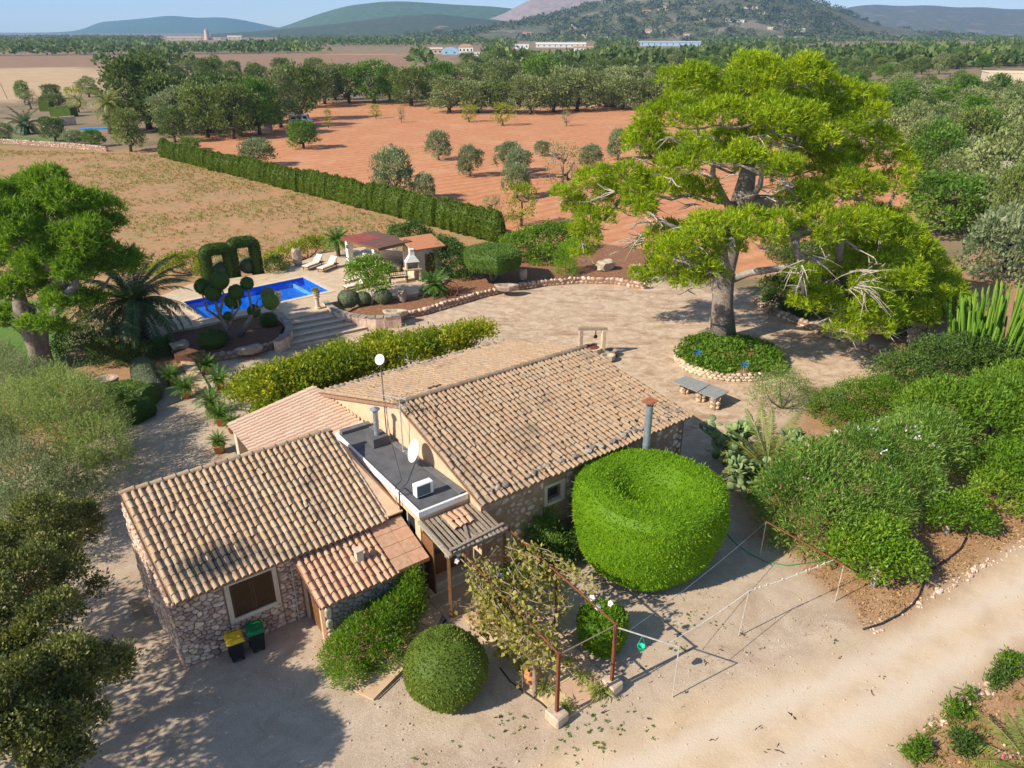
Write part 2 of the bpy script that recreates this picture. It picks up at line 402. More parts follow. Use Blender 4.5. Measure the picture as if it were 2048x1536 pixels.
z_court = zone([pxpoly([(560, 690), (800, 632), (960, 580), (1130, 552), (1290, 560), (1520, 585), (1800, 690), (1900, 760), (1640, 790), (1520, 880), (1450, 930), (1300, 830), (1000, 670), (820, 690), (600, 740)])], .5, .6, 2)
def track(px, wd):
    m = np.zeros(GX.shape)
    for line in px:
        pts = [P(*q) for q in line]
        for a, b_ in zip(pts, pts[1:]):
            ex, ey = b_.x - a.x, b_.y - a.y; t = np.clip(((GX - a.x) * ex + (GY - a.y) * ey) / (ex * ex + ey * ey), 0, 1)
            d = np.hypot(GX - a.x - t * ex, GY - a.y - t * ey) + (fbm(GX, GY, 1.5, 3) - .5) * .5; m = np.maximum(m, np.exp(-(d / wd) ** 2))
    return m
z_track = track([[(2300, 1040), (2048, 1170), (1700, 1340), (1350, 1500), (1100, 1620)], [(2300, 1120), (2048, 1255), (1780, 1400), (1520, 1560), (1400, 1640)]], .42)
for nm, ms in (('zA', (z_yard, z_road, z_red, z_mead)), ('zB', (z_lawn, z_bed, z_brown, z_tan)), ('zC', (z_court, z_track, z_court, z_court))):
    a = gm.attributes.new(nm, 'FLOAT_COLOR', 'POINT'); a.data.foreach_set('color', np.stack(ms, -1).reshape(-1).astype(np.float32))
def ground_mat():
    m, nt, b = newmat('ground', .95); co = wpos(nt)
    zA = attr(nt, 'zA'); zB = attr(nt, 'zB')
    sa = nt.nodes.new('ShaderNodeSeparateColor'); nt.links.new(zA.outputs['Color'], sa.inputs[0])
    sb = nt.nodes.new('ShaderNodeSeparateColor'); nt.links.new(zB.outputs['Color'], sb.inputs[0])
    n_f = noise(nt, co, 14, 6, .7); n_m = noise(nt, co, 1.1, 6, .62, .6); n_l = noise(nt, co, .12, 6, .6); n_s = noise(nt, co, 45, 3, .6)
    # open country
    c = ramp(nt, n_l, [(.3, (.15, .12, .055)), (.5, (.23, .165, .09)), (.7, (.34, .21, .11))])
    # meadow: dry earth, straw and green patches
    md = ramp(nt, n_m, [(.25, (.30, .155, .07)), (.5, (.41, .21, .10)), (.75, (.45, .27, .14))])
    md = mix(nt, ramp(nt, noise(nt, co, .3, 7, .72, .4), [(.45, (0, 0, 0)), (.64, (.72, .72, .72))]), md, (.25, .21, .075))
    md = mix(nt, ramp(nt, n_f, [(.5, (0, 0, 0)), (.75, (.4, .4, .4))]), md, (.46, .32, .17))
    md = mix(nt, ramp(nt, noise(nt, co, 2.4, 6, .75), [(.5, (0, 0, 0)), (.7, (.5, .5, .5))]), md, (.24, .17, .08))
    c = mix(nt, zA.outputs['Alpha'], c, md)
    # red ploughed earth with furrow streaks
    wv = nt.nodes.new('ShaderNodeTexWave'); wv.inputs['Scale'].default_value = .38; wv.inputs['Distortion'].default_value = 3.; wv.inputs['Detail'].default_value = 3; wv.inputs['Detail Scale'].default_value = .6
    rt = nt.nodes.new('ShaderNodeMapping'); rt.inputs['Rotation'].default_value = (0, 0, R(74)); rt.inputs['Scale'].default_value = (1, .35, 1); nt.links.new(co, rt.inputs[0]); nt.links.new(rt.outputs[0], wv.inputs[0])
    rd = ramp(nt, n_m, [(.2, (.38, .15, .06)), (.5, (.52, .225, .10)), (.8, (.60, .30, .15))])
    rd = mix(nt, ramp(nt, noise(nt, rt.outputs[0], .9, 8, .75), [(.5, (0, 0, 0)), (.7, (.5, .5, .5))]), rd, (.62, .36, .2))
    rd = mix(nt, math_(nt, 'MULTIPLY', wv.outputs[0], .42), rd, (.36, .13, .05))
    rd = mix(nt, ramp(nt, n_l, [(.5, (0, 0, 0)), (.7, (.5, .5, .5))]), rd, (.58, .33, .17))
    c = mix(nt, sa.outputs[2], c, rd)
    c = mix(nt, sb.outputs[2], c, ramp(nt, n_l, [(.3, (.22, .13, .07)), (.7, (.32, .19, .105))]))
    c = mix(nt, zB.outputs['Alpha'], c, ramp(nt, n_l, [(.3, (.42, .28, .15)), (.7, (.52, .36, .2))]))
    # yard: pale trodden gravel with darker patches
    yd = ramp(nt, n_m, [(.25, (.36, .265, .175)), (.5, (.47, .36, .25)), (.75, (.54, .43, .305))])
    yd = mix(nt, ramp(nt, noise(nt, co, .33, 8, .74, .6), [(.5, (0, 0, 0)), (.64, (.7, .7, .7))]), yd, (.33, .215, .13))
    yd = mix(nt, ramp(nt, n_s, [(.5, (0, 0, 0)), (.66, (.75, .75, .75))]), yd, (.23, .17, .13))
    yd = mix(nt, ramp(nt, noise(nt, co, 28, 4, .7), [(.54, (0, 0, 0)), (.68, (.8, .8, .8))]), yd, (.66, .56, .46))
    ct = ramp(nt, noise(nt, co, 1.6, 9, .72, .7), [(.28, (.36, .24, .145)), (.45, (.46, .325, .215)), (.56, (.55, .415, .29)), (.75, (.61, .48, .35))])
    st_ = nt.nodes.new('ShaderNodeMapping'); st_.inputs['Scale'].default_value = (.5, 1.3, 1); st_.inputs['Rotation'].default_value = (0, 0, .5); nt.links.new(co, st_.inputs[0])
    ct = mix(nt, ramp(nt, noise(nt, st_.outputs[0], .55, 9, .72, .8), [(.51, (0, 0, 0)), (.63, (.75, .75, .75))]), ct, (.29, .175, .10))
    ct = mix(nt, ramp(nt, noise(nt, co, 7, 6, .75), [(.58, (0, 0, 0)), (.68, (.6, .6, .6))]), ct, (.24, .15, .09))
    ct = mix(nt, ramp(nt, noise(nt, co, .5, 6, .7), [(.6, (0, 0, 0)), (.7, (.45, .45, .45))]), ct, (.24, .23, .08))
    sq = nt.nodes.new('ShaderNodeSeparateColor'); nt.links.new(attr(nt, 'zC').outputs['Color'], sq.inputs[0])
    yd = mix(nt, sq.outputs[0], yd, ct)
    c = mix(nt, sa.outputs[0], c, yd)
    rdm = ramp(nt, noise(nt, co, .7, 6, .65, .4), [(.3, (.45, .31, .18)), (.55, (.58, .43, .275)), (.8, (.60, .46, .31))])
    rdm = mix(nt, ramp(nt, n_s, [(.55, (0, 0, 0)), (.7, (.5, .5, .5))]), rdm, (.35, .25, .16))
    rdm = mix(nt, ramp(nt, noise(nt, co, 3.5, 7, .7), [(.55, (0, 0, 0)), (.7, (.5, .5, .5))]), rdm, (.68, .54, .37))
    sc_ = nt.nodes.new('ShaderNodeSeparateColor'); nt.links.new(attr(nt, 'zC').outputs['Color'], sc_.inputs[0])
    rdm = mix(nt, math_(nt, 'MULTIPLY', sc_.outputs[1], .75), rdm, (.60, .50, .385))
    c = mix(nt, sa.outputs[1], c, rdm)
    bd = ramp(nt, n_f, [(.3, (.20, .10, .05)), (.5, (.33, .18, .09)), (.72, (.48, .31, .17))])
    bd = mix(nt, ramp(nt, noise(nt, co, .8, 5, .6), [(.45, (0, 0, 0)), (.7, (.7, .7, .7))]), bd, (.42, .26, .14))
    c = mix(nt, sb.outputs[1], c, bd)
    c = mix(nt, sb.outputs[0], c, ramp(nt, n_f, [(.3, (.06, .13, .015)), (.7, (.13, .22, .03))]))
    nt.links.new(c, b.inputs['Base Color'])
    h = math_(nt, 'ADD', math_(nt, 'MULTIPLY', n_m, .35), math_(nt, 'MULTIPLY', n_f, .5))
    bump(nt, b, h, .6, .05)
    return m
gm.materials.append(ground_mat())
setp(link('ground', gm), 'dry sandy and red earth ground of the farm and plain', kind='structure')

# ---------------------------------------------------------------- raised pool terrace, steps, beds
TZ = .6
MAT['paving'] = plain('terrace_paving', (.60, .46, .31), (.47, .34, .22), 1.6, .85, .25, spots=((.36, .26, .17), 2.5, .62))
MAT['coping'] = plain('pool_coping', (.68, .53, .36), (.58, .44, .29), 3, .8, .15)
MAT['soil'] = plain('bed_soil', (.36, .17, .085), (.20, .09, .045), 5, .97, .9, spots=((.46, .27, .14), 3, .58), dist=.08)
MAT['soildark'] = plain('dark_bed_soil', (.22, .10, .055), (.13, .065, .035), 5, .97, .9, dist=.08)
pool_r = P(658, 582, TZ); pool_f = P(606, 555, TZ)
pdir = (pool_f - pool_r); PW = pdir.length; pdir.normalize(); plen = Vector((-pdir.y, pdir.x, 0))
if plen.x > 0: plen = -plen
PL = 8.6
pool_c = [pool_r, pool_f, pool_f + plen * PL, pool_r + plen * PL]
L1 = [P(573, 639, TZ), P(655, 622, TZ)]
terr = [P(*q, TZ) for q in ((250, 680), (300, 600), (380, 568), (545, 545), (640, 508), (760, 488), (880, 520), (905, 548), (870, 580), (800, 592), (700, 597), (655, 606))] + [L1[1], L1[0]] + [P(*q, TZ) for q in ((548, 622), (480, 632), (385, 655), (335, 662), (300, 690))]
hole = [tuple(p)[:2] for p in pool_c]
mb = MB()
poly = [Vector((p.x, p.y, 0)) for p in terr]; hv = [Vector((p[0], p[1], 0)) for p in hole]
tri = tessellate_polygon([poly, hv]); allp = poly + hv
fs = []
for t in tri:
    q = [allp[i] for i in t]; ar = (q[1].x - q[0].x) * (q[2].y - q[0].y) - (q[2].x - q[0].x) * (q[1].y - q[0].y)
    fs.append(t if ar > 0 else t[::-1])
mb.add([(p.x, p.y, TZ) for p in allp], fs)
n = len(poly)
mb.add([(p.x, p.y, -.1) for p in poly] + [(p.x, p.y, TZ) for p in poly], [(i, (i + 1) % n, n + (i + 1) % n, n + i) for i in range(n)])
terrace = setp(mb.build('pool_terrace', MAT['paving']), 'pale paved terrace around the swimming pool', kind='structure')
mb = MB()
cen = sum(pool_c, Vector()) / 4
for i in range(4):
    a, b2 = pool_c[i], pool_c[(i + 1) % 4]
    d = (b2 - a).normalized(); nn = Vector((-d.y, d.x, 0)); nn = nn if nn.dot(cen - a) < 0 else -nn
    L = (b2 - a).length + .7
    k = max(3, int(L / .6))
    if i % 2: s0, s1 = 0., (b2 - a).length
    else: s0, s1 = -.35, (b2 - a).length + .35
    for j in range(k):
        p0 = a + d * (s0 + (s1 - s0) * j / k); p1 = a + d * (s0 + (s1 - s0) * (j + 1) / k - .012)
        m2 = MB(); m2.slab([p0, p1, p1 + nn * .35, p0 + nn * .35], (0, 0, .03)); m2.build('coping_stone', MAT['coping'], terrace)
# pool
pool = thing('swimming_pool', 'rectangular blue tiled swimming pool sunk in the paved terrace', 'pool', (cen.x, cen.y, 0))
def pool_mat():
    m, nt, b = newmat('pool_tile', .3); co = wpos(nt)
    v = nt.nodes.new('ShaderNodeTexVoronoi'); v.inputs['Scale'].default_value = 9; nt.links.new(co, v.inputs[0])
    c = ramp(nt, v.outputs['Color'], [(0, (.004, .12, .62)), (.6, (.008, .19, .80)), (1, (.02, .27, .88))])
    nt.links.new(c, b.inputs['Base Color']); return m
def water_mat():
    m, nt, b = newmat('pool_water', .03); co = wpos(nt)
    tr = nt.nodes.new('ShaderNodeBsdfTransparent'); tr.inputs[0].default_value = (.85, .97, 1, 1)
    gl = nt.nodes.new('ShaderNodeBsdfGlossy'); gl.inputs['Roughness'].default_value = .04
    bp = nt.nodes.new('ShaderNodeBump'); bp.inputs['Strength'].default_value = .35; bp.inputs['Distance'].default_value = .05
    nt.links.new(noise(nt, co, 2.2, 3, .5, .8), bp.inputs['Height']); nt.links.new(bp.outputs[0], gl.inputs['Normal'])
    fr = nt.nodes.new('ShaderNodeFresnel'); fr.inputs[0].default_value = 1.23; nt.links.new(bp.outputs[0], fr.inputs['Normal'])
    ms = nt.nodes.new('ShaderNodeMixShader'); nt.links.new(fr.outputs[0], ms.inputs[0]); nt.links.new(tr.outputs[0], ms.inputs[1]); nt.links.new(gl.outputs[0], ms.inputs[2])
    nt.links.new(ms.outputs[0], nt.nodes['Material Output'].inputs[0]); return m
mb = MB(); zb = .06
lo = [Vector((p.x, p.y, zb)) for p in pool_c]; hi = [Vector((p.x, p.y, TZ + .005)) for p in pool_c]
mb.add(lo + hi, [(0, 1, 2, 3), (0, 4, 5, 1), (1, 5, 6, 2), (2, 6, 7, 3), (3, 7, 4, 0)]); mb.build('basin', pool_mat(), pool)
mb = MB(); mb.add([Vector((p.x, p.y, TZ - .1)) for p in pool_c], [(0, 1, 2, 3)]); mb.build('water', water_mat(), pool)
MAT['lanerope'] = plain('pale_blue_tile', (.25, .65, .75), None, 6, .5, 0)
a0 = pool_r + plen * .75 + pdir * .0; b0 = pool_f + plen * .75
mb = MB(); mb.slab([Vector((q.x, q.y, .3)) for q in (a0, b0, b0 + plen * .12, a0 + plen * .12)], (0, 0, -.235)); mb.build('step_edge', MAT['lanerope'], pool)
# steps
st = thing('garden_steps', 'broad flight of low stone steps curving down from the pool terrace', 'steps', tuple(P(640, 660)))
lines = [((581, 648), (669, 633)), ((583, 660), (687, 640)), ((583, 674), (716, 646)), ((567, 691), (770, 647))]
MAT['stepstone'] = plain('step_stone', (.56, .43, .31), (.42, .31, .22), 3, .9, .3)
for k, (a, b2) in enumerate(lines):
    z = TZ - .12 * (k + 1)
    mb = MB(); A = P(*a, z); B = P(*b2, z)
    pl = [A, B, L1[1] + Vector((0, .5, 0)), L1[0] + Vector((0, .5, 0))]
    mb.prism([tuple(q)[:2] for q in pl], -.05 - .003 * k, z); tr = mb.build('step', MAT['stepstone'], st)
    d = (B - A); nse = MB(); nn = Vector((d.y, -d.x, 0)).normalized() * .04
    nse.slab([A + nn, B + nn, B - nn * 6, A - nn * 6], (0, 0, .035)); nse.build('nosing', MAT['cream'], tr)

# ---------------------------------------------------------------- stones and dry walls
def rock_mesh(seed, mat, rough=.22, sub=1):
    g = np.random.default_rng(seed); t = (1 + 5 ** .5) / 2
    V = np.array([(-1, t, 0), (1, t, 0), (-1, -t, 0), (1, -t, 0), (0, -1, t), (0, 1, t), (0, -1, -t), (0, 1, -t), (t, 0, -1), (t, 0, 1), (-t, 0, -1), (-t, 0, 1)], float)
    Fc = np.array([(0, 11, 5), (0, 5, 1), (0, 1, 7), (0, 7, 10), (0, 10, 11), (1, 5, 9), (5, 11, 4), (11, 10, 2), (10, 7, 6), (7, 1, 8), (3, 9, 4), (3, 4, 2), (3, 2, 6), (3, 6, 8), (3, 8, 9), (4, 9, 5), (2, 4, 11), (6, 2, 10), (8, 6, 7), (9, 8, 1)])
    V = unit(V)
    if sub:
        mid = {}; VV = list(V); F2 = []
        def M(a, b):
            k = (min(a, b), max(a, b))
            if k not in mid: VV.append(unit((VV[a] + VV[b])[None])[0]); mid[k] = len(VV) - 1
            return mid[k]
        for a, b, c in Fc: x, y, z = M(a, b), M(b, c), M(c, a); F2 += [(a, x, z), (b, y, x), (c, z, y), (x, y, z)]
        V = np.array(VV); Fc = np.array(F2)
    V = np.clip(V * 1.25, -.86, .86)
    V = V * (1 + g.uniform(-rough, rough, (len(V), 1))) + g.normal(0, .05, V.shape)
    return np_mesh('rock', V, [Fc], mat)
ROCKS = {k: [rock_mesh(s + 100 * i, MAT[k], .2, 0) for s in range(6)] for i, k in enumerate(('stone', 'paler', 'graystone'))}
BOULD = [rock_mesh(s + 900, MAT['rock'], .2, 1) for s in range(6)]
def stone(parent, p, size, kind='paler', rz=None, name='stone'):
    me = ROCKS[kind][random.randrange(6)]
    M = Matrix.Translation(Vector(p)) @ Matrix.Rotation(rz if rz is not None else random.uniform(0, 6.3), 4, 'Z') @ Matrix.Rotation(random.uniform(-.2, .2), 4, 'X') @ Matrix.Diagonal((size[0] / 2, size[1] / 2, size[2] / 2, 1))
    return link(name, me, parent, M)
def along(pts, step):
    """points spaced by step along a polyline -> (point, direction angle)"""
    pts = [Vector(p) for p in pts]; out = []
    L = [0]
    for a, b in zip(pts, pts[1:]): L.append(L[-1] + (b - a).length)
    n = max(1, round(L[-1] / step))
    for k in range(n):
        s = (k + .5) * L[-1] / n
        i = max(j for j in range(len(pts) - 1) if L[j] <= s + 1e-9)
        t = (s - L[i]) / (L[i + 1] - L[i]); d = pts[i + 1] - pts[i]
        out.append((pts[i].lerp(pts[i + 1], t), math.atan2(d.y, d.x)))
    return out
def dry_wall(name, label, pts, h, wd, size, kind='paler', group=None, cat='stone wall'):
    c = Vector(pts[len(pts) // 2]); t = thing(name, label, cat, (c.x, c.y, 0), group=group)
    mb = MB()
    for a, b in zip(pts, pts[1:]):
        mb.bar(Vector((a[0], a[1], h * .42)), Vector((b[0], b[1], h * .42)), wd * .7, h * .84)
    mb.build('core', MAT['mortar'], t)
    rows = max(1, round(h / (size * .62)))
    for r_ in range(rows):
        hh = h / rows
        for p, a in along(pts, size):
            nrm = Vector((-math.sin(a), math.cos(a), 0)); sc = random.uniform(.8, 1.25)
            for sgn in ((-1, 1) if wd > size * 1.3 else (0,)):
                q = Vector((p.x, p.y, hh * (r_ + .5))) + nrm * sgn * wd * .26 + Vector((math.cos(a), math.sin(a), 0)) * (random.uniform(-.1, .1) + (r_ % 2) * .5) * size
                stone(t, q, (size * random.uniform(.8, 1.35) * sc, (wd * .62 if wd > size * 1.3 else wd * random.uniform(.9, 1.2)), hh * random.uniform(.85, 1.4)), kind, a + random.uniform(-.15, .15))
    return t
def boulder(name, label, p, size, rz=0, cat='rock', group=None):
    o = link(name, BOULD[random.randrange(6)].copy(), None, Matrix.Translation(Vector(p) + Vector((0, 0, size[2] * .42))) @ Matrix.Rotation(rz, 4, 'Z') @ Matrix.Diagonal((size[0] / 2, size[1] / 2, size[2] / 2, 1)))
    return setp(o, label, cat, group)
# ================================================================ HOUSE
def onv(x, y, v0):
    """pixel on the vertical plane v = v0 of the house frame -> (u, z)"""
    d = _F * FPX + np.array([1., 0, 0]) * (x - 1024) + _U * (768 - y); d = Vector(d)
    o = Vector((0, 0, CAMH)); t = (v0 - (o - HO).dot(HV)) / d.dot(HV); q = o + d * t
    return (q - HO).dot(HU), q.z
def tile_mesh(name, mat, L=.46, w0=.16, w1=.2, seg=6):
    vs = []; fs = []
    for (y, w, lift) in ((0, w0, 0.), (-L, w1, .022)):
        for j in range(seg + 1):
            a = PI * j / seg; vs.append((-math.cos(a) * w / 2, y, math.sin(a) * w * .48 + lift))
    n = seg + 1
    for dw in (0, .016):
        for j in range(seg + 1):
            a = PI * j / seg; vs.append((-math.cos(a) * (w1 / 2 - dw), -L, math.sin(a) * (w1 * .48 - dw) + .022))
    for j in range(seg):
        fs.append((j, n + j, n + j + 1, j + 1)); fs.append((2 * n + j, 3 * n + j, 3 * n + j + 1, 2 * n + j + 1))
    me = np_mesh(name, vs, [fs], mat, np.full(len(fs), .5), True)
    return me, np.array(vs), np.array(fs)
def tile_roof(owner, A, B, C, D, pitch, row, key, n_ind, deck=.12, deckmat=None, ridge=False, jit=1.):
    """A,B eave left/right, C,D top right/left (seen from the eave)"""
    A, B, C, D = map(Vector, (A, B, C, D))
    nrm = (B - A).cross(D - A).normalized()
    if nrm.z < 0: nrm = -nrm
    mb = MB(); mb.slab([A - nrm * .02, B - nrm * .02, C - nrm * .02, D - nrm * .02], -nrm * deck)
    roof = mb.build('roof', deckmat or MAT['mortar'], owner)
    ncol = max(2, round((B - A).length / pitch)); nrow = max(2, round((D - A).length / row))
    me, tv, tf = tile_mesh('tile', MAT[key])
    items = []
    for i in range(ncol):
        s = (i + .5) / ncol; e = A.lerp(B, s); tp = D.lerp(C, s)
        dy = (tp - e); Ls = dy.length; dy = dy / Ls; dx = dy.cross(nrm).normalized()
        wob = random.uniform(-.012, .012) * jit
        for r_ in range(nrow):
            hd = e + dy * (Ls * (r_ + 1) / nrow + .03 * random.random() * jit + .045) + nrm * .012
            ang = random.gauss(0, .026 * jit) + (random.gauss(0, .12) if random.random() < .03 * jit else 0)
            x2 = (dx * math.cos(ang) + dy * math.sin(ang)); y2 = (dy * math.cos(ang) - dx * math.sin(ang))
            k = (B - A).length / ncol / .275
            M = Matrix(((x2.x * k, y2.x, nrm.x, 0), (x2.y * k, y2.y, nrm.y, 0), (x2.z * k, y2.z, nrm.z, 0), (0, 0, 0, 1)))
            M.translation = hd + dx * (wob + random.gauss(0, .006) * jit) + nrm * random.uniform(0, .01) * jit
            items.append(((M.translation - Vector((0, 0, CAMH))).length, M))
    items.sort(key=lambda q: q[0])
    Wi = wmat(roof).inverted()
    for d, M in items[:n_ind]:
        o = bpy.data.objects.new('tile', me); COL.objects.link(o); o.parent = roof; o.matrix_basis = Wi @ M
    rest = items[n_ind:]
    if rest:
        Ms = np.array([np.array(Wi @ M) for _, M in rest])
        V = np.einsum('nij,kj->nki', Ms[:, :3, :3], tv) + Ms[:, None, :3, 3]
        Fq = tf[None] + (np.arange(len(rest)) * len(tv))[:, None, None]
        m2 = np_mesh('tiles_beyond', V.reshape(-1, 3), [Fq.reshape(-1, 4)], MAT[key + '_a'], np.repeat(rng.random(len(rest)), len(tf)), True)
        setp(link('roof_tiles', m2, roof), kind='stuff')
    # channel tiles between the columns: one joined wavy sheet
    V = []; Fq = []; tn = []
    for i in range(ncol + 1):
        s = i / ncol; e = A.lerp(B, s); tp = D.lerp(C, s); hw = (B - A).length / ncol * .36
        dx = (B - A).normalized()
        for r_ in range(nrow):
            lo = e.lerp(tp, r_ / nrow); hi_ = e.lerp(tp, (r_ + 1) / nrow); b = len(V)
            for q, lf in ((lo, .02), (hi_, -.0)):
                for t, zz in ((-1, .05), (-.45, .006), (.45, .006), (1, .05)): V.append(tuple(q + dx * hw * t + nrm * (zz + lf)))
            Fq += [(b, b + 1, b + 5, b + 4), (b + 1, b + 2, b + 6, b + 5), (b + 2, b + 3, b + 7, b + 6)]; tn += [random.random()] * 3
    M4 = np.array(Wi); V = np.array(V) @ M4[:3, :3].T + M4[:3, 3]
    setp(link('channel_tiles', np_mesh('channel_tiles', V, [Fq], MAT[key + '_a'], tn), roof), kind='stuff')
    return roof, me
def cap_row(roof, me, a, b, step=.38, k=1.1, lift=.04, mat=None, n=None):
    """row of cap tiles from a to b"""
    a = Vector(a); b = Vector(b); d = (b - a).normalized(); x = d.cross(Vector((0, 0, 1))).normalized(); up = x.cross(d)
    n = max(1, round((b - a).length / step)); Wi = wmat(roof).inverted()
    for i in range(n):
        p = a.lerp(b, (i + 1) / n) + up * lift + d * .05
        M = Matrix(((x.x * k, d.x, up.x * k, 0), (x.y * k, d.y, up.y * k, 0), (x.z * k, d.z, up.z * k, 0), (0, 0, 0, 1))) @ Matrix.Rotation(random.gauss(0, .03), 4, 'Z')
        M.translation = p
        o = bpy.data.objects.new('ridge_tile', me); COL.objects.link(o); o.parent = roof; o.matrix_basis = Wi @ M

def clip_poly(poly, px, py, nx, ny):
    out = []; n = len(poly)
    for i in range(n):
        a = poly[i]; b = poly[(i + 1) % n]; da = (a[0] - px) * nx + (a[1] - py) * ny; db = (b[0] - px) * nx + (b[1] - py) * ny
        if da <= 0: out.append(a)
        if da * db < 0: t = da / (da - db); out.append((a[0] + t * (b[0] - a[0]), a[1] + t * (b[1] - a[1])))
    return out
def stone_face(part, O, ux, nrm, region, area, mat, depth=.05, asp=1.45, gap=.014, name='stone', zx=None, keep=1.):
    """rubble stones, one object each, in a convex region of (s,z) on a wall plane"""
    ux = Vector(ux); nrm = Vector(nrm); zx = zx or Vector((0, 0, 1))
    A = 0; n = len(region)
    for i in range(n): A += region[i][0] * region[(i + 1) % n][1] - region[(i + 1) % n][0] * region[i][1]
    A = abs(A) / 2; k = max(1, int(A / area))
    xs = [p[0] for p in region]; zs = [p[1] for p in region]; arr = np.array(region)
    pts = []; tries = 0
    md = math.sqrt(area) * .66; rad_ = []
    while len(pts) < k and tries < k * 60:
        tries += 1; q = (random.uniform(min(xs), max(xs)), random.uniform(min(zs), max(zs)))
        if sdist(np.array([q[0]]), np.array([q[1]]), region)[0] < .02: continue
        rq = md * random.choice([.55, .75, .9, 1.1, 1.5])
        if any((q[0] - p[0]) ** 2 / asp + (q[1] - p[1]) ** 2 * asp < (.5 * (rq + rp)) ** 2 for p, rp in zip(pts, rad_)): continue
        pts.append(q); rad_.append(rq)
    S = np.array([(1 / math.sqrt(asp), math.sqrt(asp))])
    if not pts: return
    PS = np.array(pts) * S; reg = [tuple(p) for p in np.array(region) * S]
    Wi = wmat(part).inverted()
    for i, p in enumerate(PS):
        cell = reg; d = ((PS - p) ** 2).sum(1); od = np.argsort(d)[1:16]
        for j in od:
            q = PS[j]; cell = clip_poly(cell, (p[0] + q[0]) / 2, (p[1] + q[1]) / 2, q[0] - p[0], q[1] - p[1])
            if len(cell) < 3: break
        if len(cell) < 3 or random.random() > keep: continue
        c = np.array(cell) / S; ce = c.mean(0); rad = np.linalg.norm(c - ce, axis=1).mean()
        cc = []
        for a in range(len(c)):          # cut corners so that stones are rounded
            a0, a1 = c[a], c[(a + 1) % len(c)]
            if np.linalg.norm(a1 - a0) > rad * .5: cc += [a0 * .76 + a1 * .24, a0 * .24 + a1 * .76]
            else: cc.append((a0 + a1) / 2)
        c = np.array(cc); g = max(.5, 1 - gap / rad); dp = depth * random.uniform(.6, 1.25)
        rings = [(g, -.01), (g * .95, dp * .65), (g * .68, dp)]
        V = []
        for s_, dd in rings:
            for q in c:
                w_ = ce + (q - ce) * s_; V.append(Vector(O) + ux * w_[0] + zx * w_[1] + nrm * (dd + random.uniform(-.006, .006)))
        m = len(c); fs = [(r_ * m + a, r_ * m + (a + 1) % m, (r_ + 1) * m + (a + 1) % m, (r_ + 1) * m + a) for r_ in range(2) for a in range(m)]
        V = [Wi @ q for q in V]
        if ux.cross(zx).dot(nrm) < 0: fs = [f[::-1] for f in fs]; top = tuple(2 * m + a for a in range(m))[::-1]
        else: top = tuple(2 * m + a for a in range(m))
        me = np_mesh('stone', np.array([tuple(q) for q in V]), [np.array(fs), np.array([top])], mat)
        link(name, me, part)
def hslab(mb, u0, u1, v0, v1, z0, z1):
    mb.slab([H(u0, v0, z0), H(u1, v0, z0), H(u1, v1, z0), H(u0, v1, z0)], (0, 0, z1 - z0)); return mb
def frame_on_v(parent, u0, u1, z0, z1, wd, v0, proud, mat, name='window_frame'):
    mb = MB()
    hslab(mb, u0 - wd, u0, v0 - proud, v0 + .1, z0 - wd, z1 + wd); hslab(mb, u1, u1 + wd, v0 - proud, v0 + .1, z0 - wd, z1 + wd)
    hslab(mb, u0, u1, v0 - proud, v0 + .1, z1, z1 + wd); hslab(mb, u0, u1, v0 - proud - .03, v0 + .1, z0 - wd, z0)
    return mb.build(name, mat, parent)

# ---------------------------------------------------------------- stone annex
annex = thing('stone_annex', 'stone annex with single pitched clay tile roof and brown shutters above two wheelie bins', 'annex', tuple(H(3.3, 2)), TH)
mb = MB(); hslab(mb, 0, 1.46, 0, .4, 0, 2.46); hslab(mb, 3.02, 6.6, 0, .4, 0, 2.46); hslab(mb, 1.46, 3.02, 0, .4, 0, .9); hslab(mb, 1.46, 3.02, 0, .4, 2.42, 2.46)
w_front = mb.build('wall', MAT['mortar'], annex)
nF = -HV; nL = -HU
for reg in ([(.0, 0), (1.42, 0), (1.42, 2.44), (0, 2.44)], [(3.06, 0), (3.72, 0), (3.72, 2.44), (3.06, 2.44)], [(1.42, 0), (3.06, 0), (3.06, .88), (1.42, .88)], [(3.72, 2.22), (6.6, 2.22), (6.6, 2.44), (3.72, 2.44)]):
    stone_face(w_front, H(0, 0), HU, nF, reg, .03, MAT['stone'], .06)
LW = (H(-.22, 3.95) - H(0, 0)).normalized()
mb = MB(); mb.slab([H(-.02, .4, 0), H(-.22, 3.95, 0), H(-.22, 3.95, 3.84), H(-.02, .4, 2.6)], HU * .4)
w_left = mb.build('wall', MAT['mortar'], annex)
stone_face(w_left, H(0, 0), LW, Vector((-LW.y, LW.x, 0)), [(.0, 0), (3.95, 0), (3.95, 3.82), (0, 2.44)], .042, MAT['stone'], .06)
mb = MB(); hslab(mb, .4, 6.6, 3.55, 3.95, 0, 3.82); mb.build('wall', MAT['mortar'], annex)
mb = MB(); mb.slab([H(6.6, .0, 0), H(6.6, 3.95, 0), H(6.6, 3.95, 3.84), H(6.6, 0, 2.44)], HU * .2); mb.build('wall', MAT['plaster'], annex)
roofA, tme = tile_roof(annex, H(.08, -.16, 2.52), H(6.72, -.16, 2.52), H(6.72, 4.02, 3.98), H(-.18, 4.02, 3.98), .21, .315, 'tile', 330)
cap_row(roofA, tme, H(6.75, 4.03, 4.0), H(-.2, 4.03, 4.0), .4, 1.0, .03)
mb = MB(); mb.slab([H(6.62, -.1, 2.56), H(7.36, -.1, 2.56), H(7.36, 3.9, 3.06), H(6.62, 3.9, 3.96)], (0, 0, .05)); mb.build('roof_flashing', MAT['plaster'], annex)
